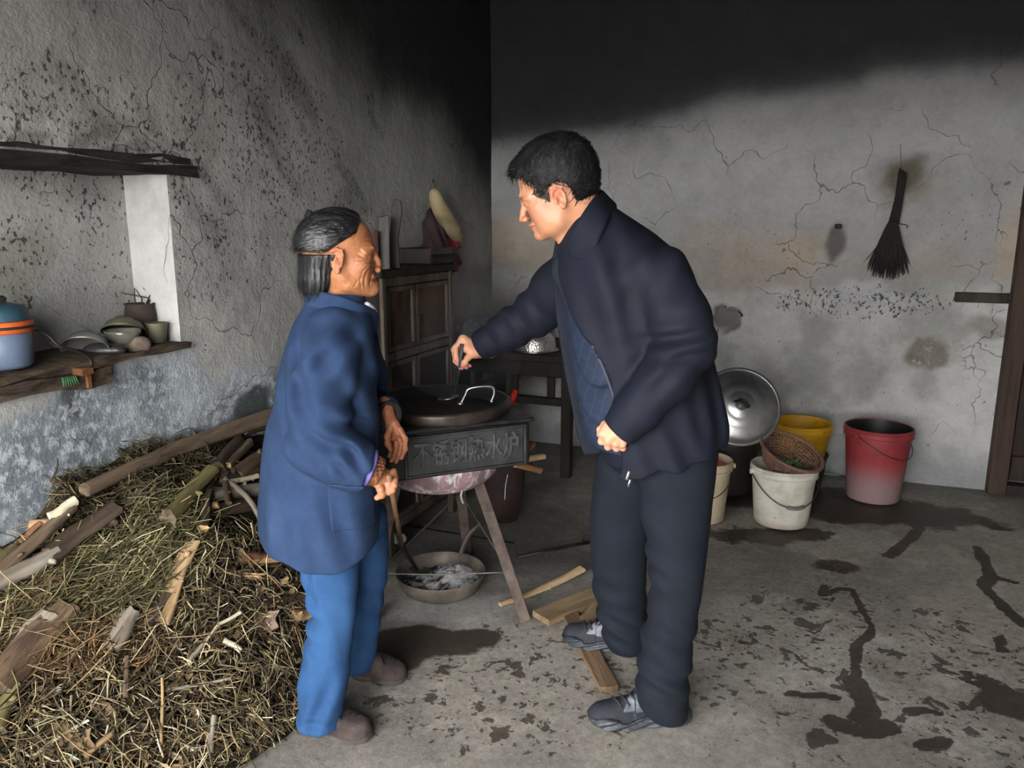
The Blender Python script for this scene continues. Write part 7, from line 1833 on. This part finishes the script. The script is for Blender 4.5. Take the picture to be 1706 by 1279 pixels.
# ---- larger leaves, husks and scraps in the heap: each its own thing
def flake(name, label, px, py, w, h, ang, mat, cat, lift=.02, curl=.3, seed=0):
    c = S1(px, py, lift); r = np.random.default_rng(seed + int(px)); n = np.array([.25, -.75, .6]) + r.normal(0, .12, 3); R = axes(n, (math.cos(math.radians(ang)), 0, math.sin(math.radians(ang)))); V = []; F = []; k = 7; ph = r.uniform(0, 6, 4)
    for s_ in (0, 1):
        for i in range(k):
            for j in range(k):
                a = i / (k - 1) * 2 - 1; b = j / (k - 1) * 2 - 1; ww = w * (1 + .12 * math.sin(3 * b + ph[0])) ; hh = h * (1 + .14 * math.sin(3 * a + ph[1]))
                V.append(c + R @ np.array([a * ww, b * hh, curl * w * (a * a - .3) + .10 * w * math.sin(4 * b + ph[2]) - s_ * .003]))
    for s_ in (0, 1):
        o = s_ * k * k
        for i in range(k - 1):
            for j in range(k - 1): q = (o + i * k + j, o + (i + 1) * k + j, o + (i + 1) * k + j + 1, o + i * k + j + 1); F.append(q if not s_ else q[::-1])
    rim = [i * k for i in range(k)] + [(k - 1) * k + j for j in range(1, k)] + [i * k + k - 1 for i in range(k - 2, -1, -1)] + [j for j in range(k - 2, 0, -1)]
    for a, b in zip(rim, rim[1:] + rim[:1]): F.append((a, b, b + k * k, a + k * k))
    return tag(mesh_obj(name, V, F, mat), label, cat)
MHUSK = simple('dry_husk', lin(178, 160, 122), lin(132, 112, 80), 30, .9, .4, 60); MCARD = simple('old_cardboard', lin(124, 102, 78), lin(92, 72, 54), 14, .9, .3); MPINK = simple('faded_pinkish_leaf', lin(146, 122, 108), lin(106, 86, 76), 24, .9, .6, 50); MWHT = simple('white_shard', lin(222, 220, 206), lin(190, 186, 170), 20, .7, .1); MMINT = simple('pale_green_shard', lin(150, 168, 156), lin(118, 138, 128), 20, .6, .1)
flake('dry_husk', 'pale yellow dry husk flake beside the split plank on the heap', 265, 998, .018, .026, 60, MHUSK, 'husk', .03)
flake('dry_leaf', 'crumpled pinkish dry leaf near the trousers on the heap', 440, 1050, .042, .030, 10, MPINK, 'leaf', .03, .6)
flake('dry_leaf', 'curled pale leaf lying beside the knee on the heap', 468, 980, .026, .010, 30, MHUSK, 'leaf', .02)
flake('white_shard', 'white shard at the lower edge of the heap', 317, 1255, .022, .008, 5, MWHT, 'shard', .015, .1)
flake('white_shard', 'small whitish chip lying above the curled leaf on the heap', 430, 985, .008, .006, 20, MWHT, 'shard', .02, .1)
flake('green_shard', 'pale green shard in the lower left of the heap', 93, 1164, .009, .016, 80, MMINT, 'shard', .02, .1)
flake('green_shard', 'pale green scrap at the bottom edge near the cardboard', 115, 1272, .016, .007, 0, MMINT, 'shard', .015, .1)
flake('cardboard_scrap', 'brown cardboard scrap, leftmost of three at the bottom of the heap', 94, 1240, .030, .026, 40, MCARD, 'cardboard', .02, .1)
flake('cardboard_scrap', 'brown cardboard scrap between two others at the bottom edge', 130, 1252, .034, .026, 20, MCARD, 'cardboard', .02, .1, 3)
flake('cardboard_scrap', 'rounded brown cardboard scrap above the other two', 170, 1208, .032, .028, 60, MCARD, 'cardboard', .02, .15, 5)
flake('bark_sheet', 'broad brown bark sheet behind the blue jacket hem', 440, 905, .060, .040, 15, wood_mat('bark_sheet_wood', lin(120, 92, 72), lin(84, 62, 48)), 'bark', .03, .25)
flake('bark_sheet', 'thin tan bark strip below the mossy stick', 425, 950, .075, .010, 12, W_TAN, 'bark', .035, .2)
flake('bark_sheet', 'narrow tan splinter lying flat under the bark strip', 405, 972, .060, .008, 3, W_TAN, 'bark', .03, .1)
W_OLDEND = wood_mat('aged_cut_end', lin(104, 90, 72), lin(64, 54, 44), 40, .9, .4, (1, 1, 1))
# ---- sticks and logs: (ends in the photo, radii in px, material, label)
def lg(x0, y0, x1, y1, r0, r1, mat, label, lift0=.03, lift1=.03, bend=.03, endm=None, name='firewood_log', n=10, flat=1.0, knots=1, group='firewood sticks on the heap'):
    a = S1(x0, y0, lift0 * .6); b = S1(x1, y1, lift1 * .6); a = a + (O_CAM - a) * .004; b = b + (O_CAM - b) * .008; k = np.linalg.norm((a + b) / 2 - O_CAM) / F_PX
    a = a + D2 * max(0, U_LEFT + r0 * k + .01 - a @ D2); b = b + D2 * max(0, U_LEFT + r1 * k + .01 - b @ D2)
    return log(name, label, a, b, r0 * k, r1 * k, mat, endm or W_OLDEND, group, bend, knots, n=n, flat=flat)
lg(146, 862, 450, 724, 9, 13, W_BARK, 'longest grey branch running up the heap to the blue jacket', .14, .13, .03, n=12, knots=3)
lg(4, 985, 128, 876, 10, 8, W_BARK, 'stick with a peeled white upper end at the left of the heap', .09, .10, .03, W_PALE)
lg(92, 905, 130, 876, 8.5, 7, W_PALE, 'white peeled splinter on the upper left of the heap', .125, .13, .02, W_PALE)
lg(-10, 1003, 100, 948, 14, 12, W_GREY, 'smooth grey-brown log at the left edge, below the peeled stick', .08, .08)
lg(84, 950, 196, 868, 19, 15, W_DARK, 'thick dark log under the longest branch', .07, .07, flat=.6, n=12)
lg(182, 890, 236, 828, 5, 4, W_DARK, 'thin dark stick crossing below the longest branch', .045, .04)
lg(-10, 950, 28, 926, 15, 14, W_MOSS, 'short mossy log end at the left edge of the heap', .02, .02)
lg(15, 965, 46, 938, 6, 6, W_GREY, 'small grey stick beside the mossy log end', .03, .03)
lg(52, 884, 95, 880, 7, 6, W_TAN, 'short tan stick lying level near the wall', .03, .03, endm=W_TAN)
lg(32, 920, 70, 885, 4, 4, W_RED, 'thin reddish stick near the wall at the left', .04, .04)
lg(282, 896, 356, 812, 13, 11, W_MOSS, 'greenish mossy stick leaning up the middle of the heap', .10, .10, knots=2)
lg(342, 908, 348, 838, 8, 7, W_DARK, 'short upright stick with a pale cut lower end', .09, .06, endm=W_END)
lg(362, 790, 398, 744, 12, 10, W_DARK, 'dark stub pointing up under the longest branch', .03, .04)
lg(376, 788, 416, 752, 8, 7, W_BARK, 'stick with a pale round cut end near the jacket', .04, .06, endm=W_END)
lg(392, 800, 440, 764, 11, 10, W_BARK, 'brown log sticking out from behind the jacket', .03, .03)
lg(372, 814, 438, 782, 11, 10, W_DARK, 'dark log below the brown one beside the jacket', .03, .03)
lg(352, 834, 438, 822, 11, 11, W_GREY, 'grey log lying level behind the jacket', .03, .03)
lg(384, 819, 430, 806, 4, 4, W_PALE, 'thin white peeled stick beside the jacket', .06, .05, endm=W_PALE)
lg(358, 856, 436, 846, 10, 11, W_DARK, 'lowest dark log lying level behind the jacket', .02, .02)
lg(336, 748, 400, 716, 9, 8, W_DARK, 'dark branch along the wall above the longest branch', .02, .02)
lg(395, 716, 450, 700, 11, 11, W_DARK, 'dark log against the wall at the far end of the heap', .01, .01)
lg(372, 775, 382, 850, 6, 5, W_DARK, 'thin dark stick slanting down among the logs', .04, .04)
lg(352, 858, 366, 858, 6, 5, W_TAN, 'tiny tan stub end among the dark logs', .05, .06, endm=W_TAN, knots=0)
lg(374, 818, 440, 896, 5, 4, W_GREY, 'bent pale grey root curving down behind the jacket', .07, .07, .25)
lg(266, 1046, 322, 918, 15, 12, W_TAN, 'split tan plank slanting down the middle of the heap', .035, .045, flat=.4, endm=W_TAN)
lg(245, 1052, 282, 1000, 8, 8, W_DARK, 'dark stick beside the split tan plank', .03, .03)
lg(-12, 1150, 112, 1024, 27, 20, wood_mat('shaggy_bark', lin(112, 92, 72), lin(66, 54, 44), 20, .95, .9), 'thick shaggy log at the left edge, lower part of the heap', .02, .02, n=14, knots=2)
lg(34, 1090, 84, 1034, 18, 15, W_GREY, 'grey stump behind the shaggy log', .02, .03)
lg(182, 1094, 224, 1030, 17, 14, W_GREY, 'weathered grey wood chunk among the brown straw', .02, .03, n=12)
lg(-8, 1225, 28, 1150, 14, 10, W_MOSS, 'mossy stick at the left edge near the bottom', .02, .02)
lg(316, 1118, 364, 1062, 4, 3, W_GREY, 'thin straight grey twig in the litter', .05, .06, knots=0, endm=W_PALE)
lg(374, 1082, 403, 1097, 4, 4, W_PALE, 'short white peeled twig in the litter', .05, .045, endm=W_PALE, knots=0)
lg(212, 1182, 214, 1110, 4, 3, W_BARK, 'upright brown twig in the litter', .06, .05, knots=0)
lg(270, 1262, 272, 1150, 3, 2, W_TAN, 'long thin upright tan stalk near the bottom', .06, .06, knots=0, endm=W_TAN)
lg(352, 1268, 358, 1205, 5, 4, W_GREY, 'grey twig at the bottom right of the litter', .04, .04, knots=0)
lg(280, 1166, 386, 1146, 2.6, 2, W_GREY, 'long thin twig lying level across the litter', .05, .05, knots=0)
lg(366, 1062, 402, 1042, 2.5, 2.5, W_PALE, 'pale thin stalk bent over the litter', .07, .07, knots=0, endm=W_PALE)
lg(488, 1036, 522, 1032, 9, 9, W_TAN, 'tan log end peeping out behind the blue trousers', .03, .03, endm=W_TAN)
lg(420, 1010, 510, 1000, 9, 9, W_DARK, 'dark log half buried behind the blue trousers', .01, .01)
lg(396, 930, 470, 936, 10, 9, W_RED, 'reddish brown log under the bark sheet', .01, .01)
lg(142, 1275, 186, 1238, 5, 4, W_TAN, 'tan stick slanting at the bottom edge of the litter', .04, .04, knots=0, endm=W_TAN)
lg(60, 1278, 150, 1222, 2.5, 2, W_PALE, 'long pale stalk curving at the bottom left', .05, .06, .12, knots=0, endm=W_PALE)

# ---- crumbled leaves and chips: too many and too small to pick apart
def leaf_litter():
    r = np.random.default_rng(77); n = 2300; px = r.uniform(-300, 520, n); py = r.uniform(880, 1330, n); Pp = PS(px, py); h = hgrid(Pp @ D2, Pp @ D1); Pp = Pp[(h > .006) & (Pp @ D2 > U_LEFT + .03)]; V = []; F = []; C = []
    cols = [lin(*q) for q in ((96, 78, 58), (130, 108, 80), (70, 58, 44), (168, 150, 118), (104, 84, 70), (58, 50, 40), (150, 128, 92), (84, 82, 58))]
    for p in Pp:
        nrm = np.array([.3, -.55, .75]) + r.normal(0, .35, 3); R = axes(nrm, r.normal(size=3)); l = r.uniform(.006, .020); w = l * r.uniform(.25, .6); c = p + [0, 0, r.uniform(.0, .022)]; k = r.uniform(-.3, .5) * w; b = len(V)
        V += [c + R @ np.array(q) for q in ((-l, 0, 0), (-l * .3, w, k), (l * .5, w * .8, k), (l, 0, 0), (l * .5, -w * .8, k), (-l * .3, -w, k), (-l * .2, 0, 0), (l * .5, 0, 0))]
        F += [(b, b + 6, b + 1), (b + 1, b + 6, b + 7, b + 2), (b + 2, b + 7, b + 3), (b + 3, b + 7, b + 4), (b + 4, b + 7, b + 6, b + 5), (b + 5, b + 6, b)]; q = np.array(cols[r.integers(0, len(cols))]) * r.uniform(.5, 1.1); C += [q] * 8
    tag(mesh_obj('leaf_litter', V, F, M_STRAW, None, False, {'col': np.array(C)}), 'crumbled dry leaves and bark chips strewn over the heap', 'leaf litter', kind='stuff')
leaf_litter()
# ================================================================== STEAM AND SMOKE over the wok
def smoke_mat(name, dens):
    m = bpy.data.materials.new(name); m.use_nodes = True; nt = m.node_tree; nt.nodes.clear()
    o = nt.nodes.new('ShaderNodeOutputMaterial'); v = nt.nodes.new('ShaderNodeVolumeScatter'); v.inputs['Color'].default_value = (.82, .88, 1.0, 1); v.inputs['Density'].default_value = dens; v.inputs['Anisotropy'].default_value = .2
    nt.links.new(v.outputs[0], o.inputs['Volume']); return m
def smoke(label, c, r, dens, seed):
    f = lambda p: ell(p, c, r) + .12 * min(r) * snoise(p, 2.2 / min(r), seed)
    o = sdf_obj('smoke', f, np.asarray(c) - np.array(r) * 1.5, np.asarray(c) + np.array(r) * 1.5, min(r) / 8, smoke_mat('thin_smoke_%d' % seed, dens)); tag(o, label, 'smoke', kind='stuff')
smoke('thin bluish steam rising out of the wok', (SCX + .06, SCY + .12, .98), (.24, .16, .22), .40, 1)
